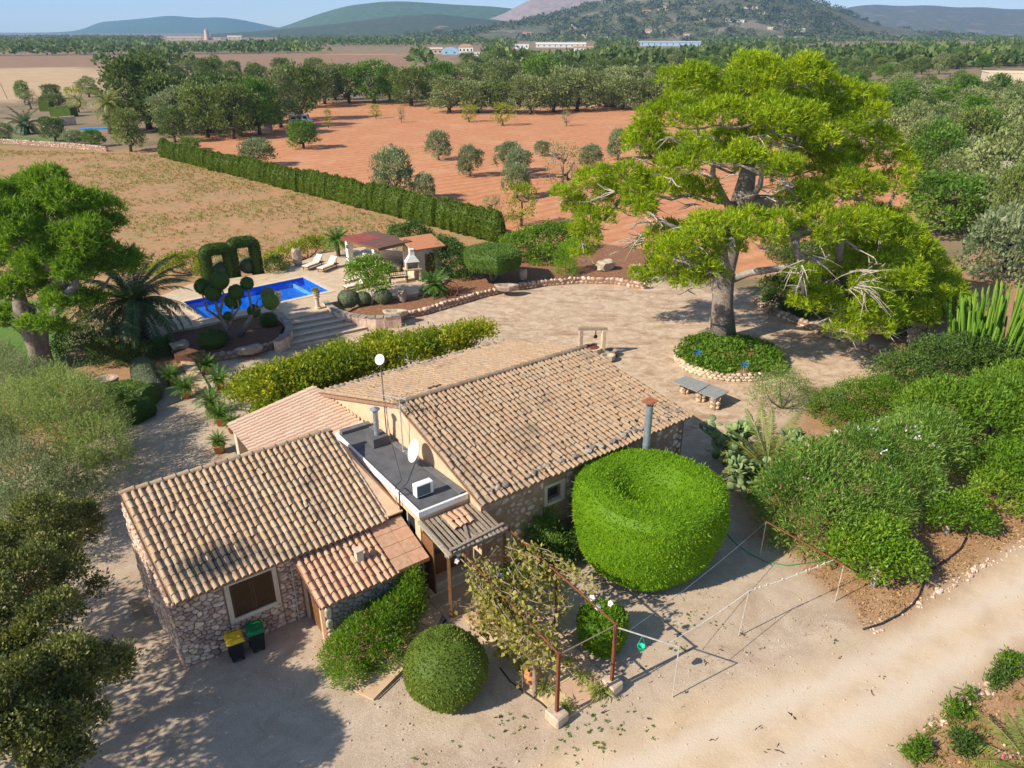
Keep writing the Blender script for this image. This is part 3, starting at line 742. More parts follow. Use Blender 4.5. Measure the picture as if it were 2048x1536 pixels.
# shuttered window
win = frame_on_v(annex, 1.6, 2.88, 1.04, 2.26, .14, 0, .035, MAT['cream'], 'window')
for k in range(2):
    a = 1.605 + .64 * k; mb = MB(); hslab(mb, a, a + .63, -.01, .03, 1.045, 2.255); s_ = mb.build('shutter', MAT['shutter'], win)
    hslab(mb, a, a + .63, -.01, .03, 1.045, 2.255)
    m2 = MB()
    for j in range(16): hslab(m2, a + .06, a + .57, -.022, -.01, 1.12 + j * .07, 1.165 + j * .07)
    hslab(m2, a, a + .06, -.026, -.01, 1.045, 2.255); hslab(m2, a + .57, a + .63, -.026, -.01, 1.045, 2.255)
    # louvres stay part of the leaf
    bpy.data.objects.remove(s_); mb.v += m2.v; b0 = len(mb.v) - len(m2.v); mb.f += [[b0 + i for i in q] for q in m2.f]; mb.t += m2.t
    mb.build('shutter', MAT['shutter'], win)
mb = MB(); mb.tube([H(3.45, -.1, 0), H(3.46, -.1, 2.3)], .022, 8); mb.build('drain_pipe', MAT['steelwhite'], annex)
# lean-to
mb = MB(); hslab(mb, 3.75, 6.7, -1.75, -1.4, 0, 1.74); lw = mb.build('wall', MAT['mortar'], annex)
stone_face(lw, H(0, -1.75), HU, nF, [(3.98, 0), (6.7, 0), (6.7, 1.72), (3.98, 1.72)], .036, MAT['graystone'], .05, 1.2)
stone_face(lw, H(0, -1.75), HU, nF, [(3.75, 0), (3.98, 0), (3.98, 1.72), (3.75, 1.72)], .05, MAT['paler'], .05, 1.2)
mb = MB()
mb.slab([H(3.75, -1.4, 0), H(3.75, -1.28, 0), H(3.75, -1.28, 1.9), H(3.75, -1.4, 1.86)], HU * .25)
mb.slab([H(3.75, -.22, 0), H(3.75, 0, 0), H(3.75, 0, 2.2), H(3.75, -.22, 2.14)], HU * .25)
mb.slab([H(3.75, -1.28, 1.72), H(3.75, -.22, 1.72), H(3.75, -.22, 2.14), H(3.75, -1.28, 1.86)], HU * .25)
mb.build('wall', MAT['plaster'], annex)
door = None
for k in range(2):
    mb = MB(); a = -1.27 + .525 * k
    mb.slab([H(3.82, a, .03), H(3.82, a + .52, .03), H(3.82, a + .52, 1.71), H(3.82, a, 1.71)], HU * .04); door = mb.build('door', MAT['wood'], annex)
    for j in range(4):
        m2 = MB(); b_ = a + .01 + j * .128; m2.slab([H(3.8, b_, .04), H(3.8, b_ + .118, .04), H(3.8, b_ + .118, 1.7), H(3.8, b_, 1.7)], HU * .02); m2.build('plank', MAT['wood'], door)
roofB, tme2 = tile_roof(annex, H(3.58, -1.95, 1.8), H(6.1, -1.95, 1.8), H(6.1, -.06, 2.36), H(3.58, -.06, 2.36), .215, .33, 'tile_red', 120)
mb = MB(); mb.slab([H(6.12, -1.9, 1.84), H(7.3, -1.9, 1.84), H(7.3, -.04, 2.4), H(6.12, -.04, 2.4)], (0, 0, -.1)); pr = mb.build('roof', MAT['terra'], annex)
for i in range(2):
    for j in range(4):
        m2 = MB(); u0 = 6.13 + .585 * i
        def rp(u, t): return H(u, -1.9 + 1.86 * t, 1.85 + .56 * t)
        m2.slab([rp(u0, j / 4 + .004), rp(u0 + .575, j / 4 + .004), rp(u0 + .575, (j + 1) / 4 - .004), rp(u0, (j + 1) / 4 - .004)], (0, 0, .025)); m2.build('roof_tile', plain('roof_slab%d%d' % (i, j), (.55 + .04 * ((i + j) % 2), .33, .2), None, 6, .9, .2), pr)
mb = MB(); hslab(mb, 5.2, 5.42, -1.12, -.9, 1.95, 2.5); hslab(mb, 5.17, 5.45, -1.15, -.87, 2.5, 2.54); mb.build('vent', MAT['cream'], annex)

# ---------------------------------------------------------------- main house with flat-roofed entrance wing
house = thing('farmhouse', 'long low farmhouse with weathered gabled clay tile roof and a flat felted entrance wing', 'house', tuple(H(13, 3)), TH)
RZ = 4.75
E0 = H(9.12, -2.22, 3.28); E1 = H(19.25, -2.0, 3.28); RN = H(9.02, 3.06, RZ); RF = H(18.0, 3.06, RZ); K0 = H(8.15, 8.6, 3.28); K1 = H(17.7, 8.7, 3.28)
mb = MB(); hslab(mb, 9.3, 12.03, -1.9, -1.5, 0, 3.18); hslab(mb, 12.75, 18.95, -1.9, -1.5, 0, 3.18); hslab(mb, 12.03, 12.75, -1.9, -1.5, 0, 2.0); hslab(mb, 12.03, 12.75, -1.9, -1.5, 2.66, 3.18)
wf = mb.build('wall', MAT['render'], house)
for reg in ([(9.35, 0), (11.9, 0), (11.9, 3.1), (9.35, 3.1)], [(12.9, 0), (14.4, 0), (14.4, 3.1), (12.9, 3.1)], [(17.4, 0), (18.9, 0), (18.9, 3.1), (17.4, 3.1)]):
    stone_face(wf, H(0, -1.9), HU, nF, reg, .06, MAT['stone'], .018, 1.3, .05, keep=.62)
wn = frame_on_v(house, 12.05, 12.73, 2.02, 2.64, .12, -1.9, .04, MAT['cream'], 'window')
mb = MB(); hslab(mb, 12.03, 12.75, -1.62, -1.58, 2.0, 2.66); mb.build('pane', MAT['glass'], wn)
mb = MB(); mb.bar(H(12.36, -1.63, 2.0), H(12.36, -1.63, 2.66), .04, .05); mb.bar(H(12.03, -1.63, 2.34), H(12.75, -1.63, 2.34), .04, .05); mb.build('glazing_bar', MAT['wood'], wn)
def gable(u0, u1, ur, lo=0, inw=1):
    mb = MB()
    mb.add([H(u0, -1.9, lo), H(u1, 8.3, lo), H(u1, 8.3, 3.2), H(ur, 3.06, RZ - .1), H(u0, -1.9, 3.2)] + [H(u0 + .35 * inw, -1.9, lo), H(u1 + .35 * inw, 8.3, lo), H(u1 + .35 * inw, 8.3, 3.2), H(ur + .35 * inw, 3.06, RZ - .1), H(u0 + .35 * inw, -1.9, 3.2)],
           [(0, 1, 2, 3, 4)[::-1 * inw], (5, 6, 7, 8, 9)[::inw]] + [(i, (i + 1) % 5, 5 + (i + 1) % 5, 5 + i)[::inw] for i in range(5)])
    return mb
gable(9.28, 8.4, 9.1).build('wall', MAT['plaster'], house)
wr = gable(18.97, 17.5, 17.9, 0, -1).build('wall', MAT['render'], house)
mb = MB(); mb.slab([H(8.75, 8.3, 0), H(17.14, 8.3, 0), H(17.14, 8.3, 3.2), H(8.75, 8.3, 3.2)], -HV * .35); mb.build('wall', MAT['render'], house)
roofM, tme3 = tile_roof(house, E0, E1, RF, RN, .222, .31, 'tile_main', 320, jit=1.7)
roofN, tme4 = tile_roof(house, K1, K0, RN, RF, .232, .31, 'tile_main', 20, jit=1.7)
cap_row(roofM, tme3, RN + Vector((0, 0, .02)), RF + Vector((0, 0, .02)), .42, 1.15, .05)
# stones weighting the eaves
for p, a in along([E0 + HV * .28 + HU * .4 + Vector((0, 0, .2)), E1 + HV * .28 - HU * .3 + Vector((0, 0, .2))], .3):
    if random.random() < .75: stone(roofM, p + HV * random.uniform(-.08, .1), (.26 * random.uniform(.7, 1.3), .2, .16), 'graystone', name='weight_stone')
for p, a in along([K0 - HV * .25 + Vector((0, 0, .17)), K1 - HV * .25 + Vector((0, 0, .17))], .3):
    if random.random() < .8: stone(roofN, p, (.26 * random.uniform(.7, 1.3), .2, .17), 'graystone', name='weight_stone')
# flat wing
mb = MB()
hslab(mb, 7.4, 9.28, -1.2, -.95, 0, .3); hslab(mb, 7.4, 7.62, -1.2, -.95, .3, 3.0); hslab(mb, 9.06, 9.28, -1.2, -.95, .3, 3.0); hslab(mb, 7.62, 9.06, -1.2, -.95, 2.45, 3.0)
mb.build('wall', MAT['plaster'], house)
mb = MB(); hslab(mb, 7.4, 7.65, -.95, -.85, 0, 3.0); hslab(mb, 7.4, 7.65, .35, 5.1, 0, 3.0); hslab(mb, 7.4, 7.65, -.85, .35, 0, 1.5); hslab(mb, 7.4, 7.65, -.85, .35, 2.7, 3.0); mb.build('wall', MAT['plaster'], house)
mb = MB(); hslab(mb, 7.65, 8.3, 4.85, 5.1, 0, 3.0); mb.build('wall', MAT['plaster'], house)
mb = MB(); hslab(mb, 7.33, 9.2, -1.28, 5.15, 3.0, 3.1); mb.build('roof_slab', MAT['white'], house)
fr = None
mb = MB(); mb.add([H(7.42, -1.19, 3.13), H(9.16, -1.19, 3.13), H(8.72, 5.0, 3.16), H(7.42, 5.0, 3.16)], [(0, 1, 2, 3)]); fr = mb.build('flat_roof', MAT['felt'], house)
mb = MB(); hslab(mb, 7.33, 7.42, -1.28, 5.15, 3.1, 3.2); hslab(mb, 7.42, 9.2, -1.28, -1.19, 3.1, 3.2); mb.build('parapet', MAT['white'], fr)
mb = MB(); mb.slab([H(9.0, -1.1, 3.135), H(9.22, -1.1, 3.135), H(8.78, 5, 3.135), H(8.58, 5, 3.135)], (0, 0, .06)); hslab(mb, 7.5, 8.7, 4.85, 5.1, 3.1, 3.3); mb.build('flashing', MAT['feltgrey'], fr)
# window in the wing's side, door in its front
wn = None
mb = MB(); hslab(mb, 7.5, 7.53, -.83, .33, 1.52, 2.68); wn = mb.build('window', MAT['glass'], house)
mb = MB()
for v_ in (-.84, -.27, .3): hslab(mb, 7.44, 7.5, v_, v_ + .05, 1.52, 2.68)
hslab(mb, 7.44, 7.5, -.79, .3, 1.5, 1.55); hslab(mb, 7.44, 7.5, -.79, .3, 2.64, 2.69); mb.build('window_frame', MAT['cream'], wn)
for k in range(2):
    a = 7.63 + .715 * k; mb = MB()
    hslab(mb, a, a + .71, -1.1, -1.05, .31, 1.15); hslab(mb, a, a + .1, -1.1, -1.05, 1.15, 2.44); hslab(mb, a + .61, a + .71, -1.1, -1.05, 1.15, 2.44); hslab(mb, a + .1, a + .61, -1.1, -1.05, 2.3, 2.44)
    d_ = mb.build('door', MAT['wood'], house)
    mb = MB(); hslab(mb, a + .1, a + .61, -1.085, -1.07, 1.15, 2.3); mb.build('pane', MAT['glass'], d_)
    mb = MB(); mb.tube([H(a + (.64 if k == 0 else .07), -1.15, 1.2), H(a + (.55 if k == 0 else .16), -1.15, 1.2)], .012, 6); mb.build('handle', MAT['galv'], d_)
mb = MB()
for v_, w_ in ((-1.28, 0), (-1.75, 1)):
    hslab(mb, 7.4 + .05 * w_, 7.46 + .05 * w_, v_ - .42, v_, .1, 2.35)
ol = MB(); hslab(ol, 7.42, 7.46, -1.95, -1.25, .31, 2.4); od = ol.build('open_door', MAT['wood'], house); od['label'] = 'brown door leaf standing open'
mb = MB(); hslab(mb, 7.3, 9.3, -1.75, -1.2, 0, .17); hslab(mb, 7.45, 9.2, -1.5, -1.2, .17, .3); mb.build('doorstep', MAT['cream'], house)
# flues
def flue(label, p, z0, z1, r_, curb=False):
    t = thing('flue_pipe', label, 'flue', (p.x, p.y, z0))
    mb = MB(); mb.tube([Vector((p.x, p.y, z0)), Vector((p.x, p.y, z1))], r_, 14)
    k = 3
    for j in range(1, k): zz = z0 + (z1 - z0) * j / k; mb.lathe([(r_ * 1.08, zz - .03), (r_ * 1.08, zz + .03)], (p.x, p.y, 0), 14)
    mb.build('pipe', MAT['galv'], t, False); return t
p = H(8.33, 3.55); t = flue('galvanised flue with conical cap rising from a felt covered curb on the flat roof', p, 3.16, 4.5, .1)
mb = MB(); mb.box((p.x, p.y, 3.34), (.62, .62, .36), TH); mb.build('curb', MAT['felt'], t)
mb = MB(); mb.lathe([(.18, 4.56), (.19, 4.58), (.02, 4.68)], (p.x, p.y, 0), 14)
for k in range(3): a = k * 2.1; mb.tube([(p.x + .09 * math.cos(a), p.y + .09 * math.sin(a), 4.45), (p.x + .14 * math.cos(a), p.y + .14 * math.sin(a), 4.58)], .012, 5)
mb.build('cap', MAT['galv'], t)
u_, z_ = onv(1293, 885, -2.45); _, zt = onv(1291, 812, -2.45)
p = H(u_, -2.45); t = flue('tall blue-grey flue pipe topped with rusty sheet standing behind the drum shaped hedge', p, 0, zt - .05, .135)
mb = MB(); mb.box((p.x, p.y, zt + .12), (.48, .4, .03), TH + .3)
for k in range(4): mb.box((p.x + .1 * (k % 2 * 2 - 1), p.y + .1 * (k // 2 * 2 - 1), zt + .03), (.02, .02, .18))
for k in range(5): mb.tube([Vector((p.x, p.y, zt + .14)) + HU * (-.2 + .1 * k) - HV * .2, Vector((p.x, p.y, zt + .14)) + HU * (-.2 + .1 * k) + HV * .2], .025, 6)
mb.build('rusty_cap', plain('rust_sheet', (.30, .11, .05), (.2, .07, .035), 8), t)
# air conditioner
p = H(8.0, -.42); t = thing('air_conditioner', 'white box air conditioner unit sitting on the dark flat roof', 'air conditioner', (p.x, p.y, 3.15), TH + R(90), None, .78)
def loc(t, x, y, z): return t.matrix_basis @ Vector((x, y, z))
def lbox(mb, t, c, s, bev=0): mb.box((0, 0, 0), s, m=t.matrix_basis @ Matrix.Translation(Vector(c)), bev=bev); return mb
lbox(MB(), t, (0, 0, .36), (.34, .82, .58), .02).build('casing', MAT['white'], t)
mb = MB(); lbox(mb, t, (-.172, .05, .36), (.012, .62, .48)); mb.build('grille', plain('fan_grille', (.12, .15, .15), None, 20, .5, .1), t)
mb = MB(); lbox(mb, t, (0, .3, .035), (.3, .05, .07)); lbox(mb, t, (0, -.3, .035), (.3, .05, .07)); mb.build('foot', MAT['black'], t)
mb = MB(); lbox(mb, t, (0, -.412, .36), (.28, .006, .5)); mb.build('side_panel', plain('ac_side', (.2, .22, .22), None, 9, .5, .05), t)
# satellite dishes and aerials
def dish(mb, c, aim, r_, dep=.12, n=24):
    aim = Vector(aim).normalized(); M = aim.to_track_quat('Z', 'Y').to_matrix().to_4x4()
    prof = [(r_ * k / 5, dep * (k / 5) ** 2 * r_ * 2) for k in range(1, 6)]
    prof2 = prof + [(r_ * 1.01, prof[-1][1] + .01)] + [(q[0], q[1] + .012) for q in prof[::-1]]
    return mb.lathe([(.01, 0)] + prof2[:5] + [(r_, prof[-1][1] + .014)] + [(q[0] * .98, q[1] + .014) for q in prof[3::-1]] + [(.01, .014)], c, n, M)
p = H(8.72, 1.3); t = thing('satellite_dish', 'white oval satellite dish on a bracket at the edge of the flat roof', 'satellite dish', (p.x, p.y, 3.16))
aim = Vector((-.75, -.35, .35)); c = Vector((p.x, p.y, 3.75))
dish(MB(), c, aim, .42).build('reflector', MAT['white'], t, True)
mb = MB(); mb.tube([(p.x, p.y, 3.16), (p.x, p.y, 3.7), c - aim * .05], .025, 8); mb.build('bracket', MAT['galv'], t)
mb = MB(); f_ = c + aim.normalized() * .5 - Vector((0, 0, .08)); mb.tube([c - Vector((0, 0, .38)), f_], .012, 6); mb.tube([f_, f_ - aim.normalized() * .1], .035, 8); mb.build('receiver_arm', MAT['steelwhite'], t)
p = H(8.9, 3.95); zt = 6.15; t = thing('aerial_mast', 'thin mast carrying a small white round dish above the flat roof', 'aerial', (p.x, p.y, 3.16))
mb = MB(); mb.tube([(p.x, p.y, 3.16), (p.x, p.y, zt)], .02, 8); mb.build('mast', plain('dark_mast', (.1, .08, .09), None, 9, .5, .05), t)
dish(MB(), Vector((p.x, p.y, zt + .1)), (-.4, -.8, .45), .2, .1, 20).build('reflector', MAT['white'], t, True)
mb = MB(); mb.tube([Vector((p.x, p.y, zt)), Vector((p.x, p.y, zt + .09))], .03, 8); mb.build('bracket', MAT['galv'], t)
p = H(8.82, 2.5); t = thing('television_aerial', 'pale metal television aerial with many short rods on a pole by the gable wall', 'aerial', (p.x, p.y, 3.16))
mb = MB(); mb.tube([(p.x, p.y, 3.16), (p.x, p.y, 5.35)], .022, 8); mb.build('mast', MAT['steelwhite'], t)
for k, (zz, ang, L, nr) in enumerate(((5.3, R(160), 1.1, 9), (4.95, R(200), .8, 7))):
    d = Vector((math.cos(ang), math.sin(ang), 0)); s_ = Vector((-d.y, d.x, 0)); mb = MB(); a = Vector((p.x, p.y, zz)) - d * .25
    mb.tube([a, a + d * L], .012, 6)
    for j in range(nr):
        q = a + d * (L * (j + .5) / nr); mb.tube([q - s_ * (.22 - .008 * j), q + s_ * (.22 - .008 * j)], .008, 5)
    for sg in (-1, 1): mb.tube([a + Vector((0, 0, .16 * sg)) - s_ * .2, a + Vector((0, 0, .16 * sg)) + s_ * .2], .008, 5); mb.tube([a, a + Vector((0, 0, .18 * sg))], .008, 5)
    mb.build('antenna', MAT['steelwhite'], t)
# cable hanging from the aerial across the roof edge
mb = MB(); c_ = [H(8.88, 3.95, 5.6), H(8.3, 2.4, 4.0), H(7.75, .6, 3.3), H(7.38, .35, 3.28), H(7.36, .35, 2.6)]; mb.tube(c_, .012, 5)
setp(mb.build('cable', MAT['hose']), 'thin dark cable strung from the aerial mast across the flat roof', 'cable')
mb = MB(); c_ = [H(7.7, -.3, 3.2), H(7.5, -.1, 3.45), H(7.32, -.02, 3.3), H(7.31, -.02, 2.45)]; mb.tube(c_, .025, 7)
setp(mb.build('cable_conduit', MAT['hose']), 'thick dark conduit bent over the white roof edge beside the air conditioner', 'conduit')

# ---------------------------------------------------------------- tiled porch behind the annex
porch = thing('tiled_porch', 'open porch with pale pink clay tile roof between the annex and the vine', 'porch', tuple(H(6.6, 7.5)), TH)
roofP, tme5 = tile_roof(porch, H(4.55, 9.5, 2.5), H(4.6, 5.6, 2.5), H(8.55, 5.25, 3.15), H(8.3, 9.5, 3.15), .25, .36, 'tile_pink', 200, deckmat=MAT['cream'], jit=.6)
cap_row(roofP, tme5, H(8.55, 5.2, 3.17), H(4.5, 5.55, 2.52), .4, .95, .03)
for (a, b2) in ((4.85, 6.0), (4.8, 9.1)):
    mb = MB(); q = H(a, b2); mb.box((q.x, q.y, 1.2), (.36, .36, 2.4), TH, bev=.02); mb.build('pillar', MAT['cream'], porch)
mb = MB(); mb.bar(H(4.8, 5.7, 2.36), H(4.8, 9.4, 2.36), .16, .16); mb.build('beam', MAT['wood'], porch)
for k in range(6):
    mb = MB(); v_ = 5.8 + k * .7; mb.bar(H(4.6, v_, 2.33), H(8.5, v_, 2.96), .08, .1); mb.build('rafter', MAT['wood'], porch)
# ================================================================ PLANT LIBRARY
def PY(x, y, y0):
    """pixel on the vertical plane at distance y0 -> world point"""
    d = _F * FPX + np.array([1., 0, 0]) * (x - 1024) + _U * (768 - y); t = y0 / d[1]
    return Vector((d[0] * t, y0, CAMH + d[2] * t))
def lb(mb, name, mat, parent, smooth=False): return link(name, mb.mesh(name, mat, None, smooth), parent)
def leaf_geo(C, D, L, W, g, mid=.45, flat=None):
    n = len(C); D = unit(D)
    ref = g.normal(size=(n, 3)) if flat is None else flat
    S = unit(np.cross(D, ref))
    L = np.broadcast_to(np.asarray(L, float), (n,))[:, None]; W = np.broadcast_to(np.asarray(W, float), (n,))[:, None]
    V = np.stack([C, C + D * L * mid + S * W / 2, C + D * L, C + D * L * mid - S * W / 2], 1)
    return V.reshape(-1, 3), np.arange(4 * n).reshape(n, 4)
def leaf_mesh(name, mat, sets):
    """sets: list of (V,F,tint)"""
    Vs = []; Fs = []; T = []; b = 0
    for V, F_, t in sets:
        Vs.append(V); Fs.append(F_ + b); T.append(np.broadcast_to(t, (len(F_),))); b += len(V)
    by = {}
    for F_, t in zip(Fs, T): by.setdefault(F_.shape[1], []).append((F_, t))
    ks = sorted(by)
    return np_mesh(name, np.concatenate(Vs), [np.concatenate([q[0] for q in by[k]]) for k in ks], mat, np.clip(np.concatenate([q[1] for k in ks for q in by[k]]), 0, 1))
def crown_set(g, blobs, n, cr, nl, L, W, out=.7, up=.25, rnd=.6, shell=.3, squash=.75, tv=.16, cull=.72, low=-.55, mid=.45, jit=.3):
    blobs = np.array(blobs, float); r2 = (blobs[:, 3] * blobs[:, 4] + blobs[:, 3] * blobs[:, 5]); pick = g.choice(len(blobs), n * 2, p=r2 / r2.sum())
    d = unit(g.normal(size=(n * 2, 3))); d[:, 2] = np.where(d[:, 2] < low, -d[:, 2], d[:, 2])
    bb = blobs[pick]; k = 1 - shell * g.random(n * 2) ** 1.5
    c = bb[:, :3] + d * bb[:, 3:] * k[:, None]
    inside = np.zeros(len(c), bool)
    for j, b in enumerate(blobs):
        q = (((c - b[:3]) / b[3:]) ** 2).sum(1); inside |= (q < cull * cull) & (pick != j)
    keep = np.where(~inside)[0][:n]; c = c[keep]; d = unit(d[keep] / bb[keep, 3:]); m = len(c)
    ct = g.normal(0, tv, m)
    bt = g.normal(0, tv * .6, len(blobs))[pick[keep]]
    C = (c[:, None] + g.normal(size=(m, nl, 3)) * np.array([cr, cr, cr * squash])).reshape(-1, 3)
    D = (d * out + np.array([0, 0, up]))[:, None] + g.normal(size=(m, nl, 3)) * rnd; D = D.reshape(-1, 3)
    t = .5 + np.repeat(ct + bt, nl) + g.normal(0, .13, m * nl)
    Ls = L * g.uniform(1 - jit, 1 + jit, m * nl); V, F_ = leaf_geo(C, D, Ls, W * Ls / L, g, mid)
    return V, F_, t
def tuft_set(g, blobs, n, nl, L, W, flat=.75, up=.55, spread=.75, tv=.16, cull=.7, low=-.35, shell=.35, rnd=.35):
    """pine: starbursts of needle blades"""
    blobs = np.array(blobs, float); r2 = blobs[:, 3] * blobs[:, 4]; pick = g.choice(len(blobs), n * 2, p=r2 / r2.sum())
    d = unit(g.normal(size=(n * 2, 3))); d[:, 2] = np.where(d[:, 2] < low, -d[:, 2], d[:, 2])
    bb = blobs[pick]; k = 1 - shell * g.random(n * 2) ** 1.3
    k = k * (1 + .16 * np.sin(d[:, 0] * 9 + pick) * np.cos(d[:, 1] * 8 + pick * 2))
    c = bb[:, :3] + d * bb[:, 3:] * k[:, None]; inside = np.zeros(len(c), bool)
    for j, b in enumerate(blobs):
        q = (((c - b[:3]) / b[3:]) ** 2).sum(1); inside |= (q < cull * cull) & (pick != j)
    keep = np.where(~inside)[0][:n]; c = c[keep]; d = d[keep]; m = len(c)
    ax = unit(d * .8 + np.array([0, 0, up]) + g.normal(size=(m, 3)) * rnd)
    bt = g.normal(0, tv * .5, len(blobs))[pick[keep]]
    tt = .5 + g.normal(0, tv, m) + bt
    D = unit(ax[:, None] + g.normal(size=(m, nl, 3)) * spread).reshape(-1, 3)
    C = np.repeat(c, nl, 0) + np.repeat(ax, nl, 0) * (g.random((m * nl, 1)) - .5) * L * 1.2
    V, F_ = leaf_geo(C, D, L * g.uniform(.7, 1.2, m * nl), W, g, .35)
    return V, F_, np.repeat(tt, nl) + g.normal(0, .08, m * nl)
def lumpy(blobs, m, f, g, zmin=-.25):
    """each blob broken into smaller lumps over its surface"""
    out = []
    for b in blobs:
        d = unit(g.normal(size=(m, 3))); d[:, 2] = np.where(d[:, 2] < zmin, -d[:, 2], d[:, 2]); k = g.uniform(.55, .85, m)
        for q, kk in zip(d, k):
            s = f * g.uniform(.7, 1.25); out.append((b[0] + q[0] * b[3] * kk, b[1] + q[1] * b[4] * kk, b[2] + q[2] * b[5] * kk, b[3] * s, b[4] * s, b[5] * s))
    return out
def skeleton(trunk, r0, targets, rt=.03, bend=.12, seed=0, n=6, pw=.5):
    """tapered trunk and limbs that reach every target"""
    g = np.random.default_rng(seed); nodes = [np.array(p, float) for p in trunk]; par = [-1] + list(range(len(trunk) - 1)); paths = [list(range(len(trunk)))]
    top = nodes[-1]
    order = sorted(range(len(targets)), key=lambda i: np.linalg.norm(np.array(targets[i])[:3] - top))
    for i in order:
        t = np.array(targets[i], float)[:3]; arr = np.array(nodes[1:])
        dd = np.linalg.norm(arr - t, axis=1) + np.maximum(0, arr[:, 2] - t[2]) * .8
        j = int(np.argmin(dd)) + 1; a = nodes[j]; v = t - a; L = np.linalg.norm(v)
        if L < .05: continue
        path = [j]; k = max(2, int(L / max(.5, L / 4)))
        for s in range(1, k + 1):
            f = s / k; p = a + v * f + np.array([0, 0, -bend * L * math.sin(PI * f) * .6]) + g.normal(0, bend * L * .22, 3) * math.sin(PI * f)
            nodes.append(p); par.append(path[-1]); path.append(len(nodes) - 1)
        paths.append(path)
    cnt = np.zeros(len(nodes))
    for p in paths:
        q = p[-1]
        while q >= 0: cnt[q] += 1; q = par[q]
    mb = MB(); mx = cnt.max()
    for pi, p in enumerate(paths):
        rad = [max(rt * .6, r0 * (cnt[q] / mx) ** pw) for q in p]
        if pi: rad[0] = min(rad[0] * .8, rad[1] * 1.5); rad[-1] = rt * .5
        else: rad[0] = r0 * 1.35
        mb.tube([nodes[q] for q in p], rad, n if pi else n + 4)
    return mb
def tree(name, label, loc, blobs, sets, mat, bark, trunk, r0, cat='tree', group=None, rt=.03, seed=1, kind='trunk', bend=.12, lim=True, n=6, pw=.5, rz=0):
    """blobs local to loc; sets(g, blobs) -> leaf sets"""
    t = thing(name, label, cat, loc, rz, group); g = np.random.default_rng(seed)
    lb(skeleton(trunk, r0, [b[:3] for b in blobs] if lim else [], rt, bend, seed, n, pw), kind, bark, t, True)
    link('crown', leaf_mesh('crown', mat, sets(g, blobs)), t)
    return t
def local(blobs, loc): return [(b[0] - loc[0], b[1] - loc[1], b[2] - loc[2], *b[3:]) for b in blobs]
def Bz(x, y, z, r, kz=1., ky=1.):
    p = P(x, y, z); k = r * mpp(p); return (p.x, p.y, p.z, k, k * ky, k * kz)
def By(x, y, y0, r, kz=1., ky=1.):
    p = PY(x, y, y0); k = r * mpp(p); return (p.x, p.y, p.z, k, k * ky, k * kz)
def bush(name, label, blobs, mat, n, cr, nl, L, W, cat='bush', group=None, seed=1, base=None, bark='barkdark', **kw):
    """shrub from world-space blobs, with stems"""
    c = np.array(blobs)[:, :3].mean(0); loc = base or (c[0], c[1], 0); bl = local(blobs, loc)
    t = thing(name, label, cat, loc, 0, group); g = np.random.default_rng(seed)
    mb = MB()
    for k, b in enumerate(bl):
        mb.tube([(b[0] * .04, b[1] * .04, -.02), (b[0] * .7, b[1] * .7, b[2] * .5), b[:3]], [.05, .035, .015], 5)
    lb(mb, 'stem', MAT[bark], t)
    link('foliage', leaf_mesh('foliage', mat, [crown_set(g, bl, n, cr, nl, L, W, **kw)]), t)
    return t
def surf_samples(mb, n, g):
    V = np.array([tuple(v) for v in mb.v]); T = []
    for f in mb.f:
        for i in range(1, len(f) - 1): T.append((f[0], f[i], f[i + 1]))
    T = np.array(T); a, b, c = V[T[:, 0]], V[T[:, 1]], V[T[:, 2]]; nr = np.cross(b - a, c - a); A = np.linalg.norm(nr, axis=1)
    k = g.choice(len(T), n, p=A / A.sum()); r1 = np.sqrt(g.random((n, 1))); r2 = g.random((n, 1))
    return a[k] * (1 - r1) + b[k] * r1 * (1 - r2) + c[k] * r1 * r2, unit(nr[k]), A.sum() / 2
def clip_set(mb, g, dens, L, W, out=1., up=.3, rnd=.45, depth=.06, tv=.12, cell=.5):
    """leaf coat on a closed shape plus the shape itself as the dense inside"""
    A = surf_samples(mb, 2, g)[2]; n = int(A * dens); C, N_, _ = surf_samples(mb, n, g)
    C = C - N_ * (g.random((n, 1)) * depth + .01); D = N_ * out + np.array([0, 0, up]) + g.normal(size=(n, 3)) * rnd
    V, F_ = leaf_geo(C, D, L * g.uniform(.65, 1.3, n), W, g)
    t = .5 + (fbm(C[:, 0] + C[:, 2] * .7, C[:, 1] + C[:, 2] * .5, cell, 3) - .5) * tv * 5 + g.normal(0, tv, n)
    VV = np.array([tuple(v) for v in mb.v]); sets = [(V, F_, t)]
    by = {}
    for f in mb.f: by.setdefault(len(f), []).append(f)
    first = True
    for k, fs in by.items():
        sets.append((VV if first else np.zeros((0, 3)), np.array(fs) if first else np.array(fs), np.full(len(fs), .35)))
        first = False
    return sets
def clip_mesh(name, mb, mat, g, dens, L, W, **kw):
    s = clip_set(mb, g, dens, L, W, **kw); V0, F0, t0 = s[0]; core = s[1:]
    # the core groups share one vertex block
    Vs = np.concatenate([V0, core[0][0]]); off = len(V0); groups = {4: [F0]}; tt = {4: [t0]}
    for _, F_, t in core: groups.setdefault(F_.shape[1], []).append(F_ + off); tt.setdefault(F_.shape[1], []).append(t)
    ks = sorted(groups)
    return np_mesh(name, Vs, [np.concatenate(groups[k]) for k in ks], mat, np.clip(np.concatenate([q for k in ks for q in tt[k]]), 0, 1))
def topiary(name, label, loc, mb, mat, dens, L, W, cat='hedge', group=None, seed=1, trunk=None, **kw):
    """mb local to loc"""
    t = thing(name, label, cat, loc, 0, group); g = np.random.default_rng(seed)
    link('foliage', clip_mesh('foliage', mb, mat, g, dens, L, W, **kw), t)
    if trunk: m2 = MB(); m2.tube(*trunk); lb(m2, 'trunk', MAT['bark'], t, True)
    return t
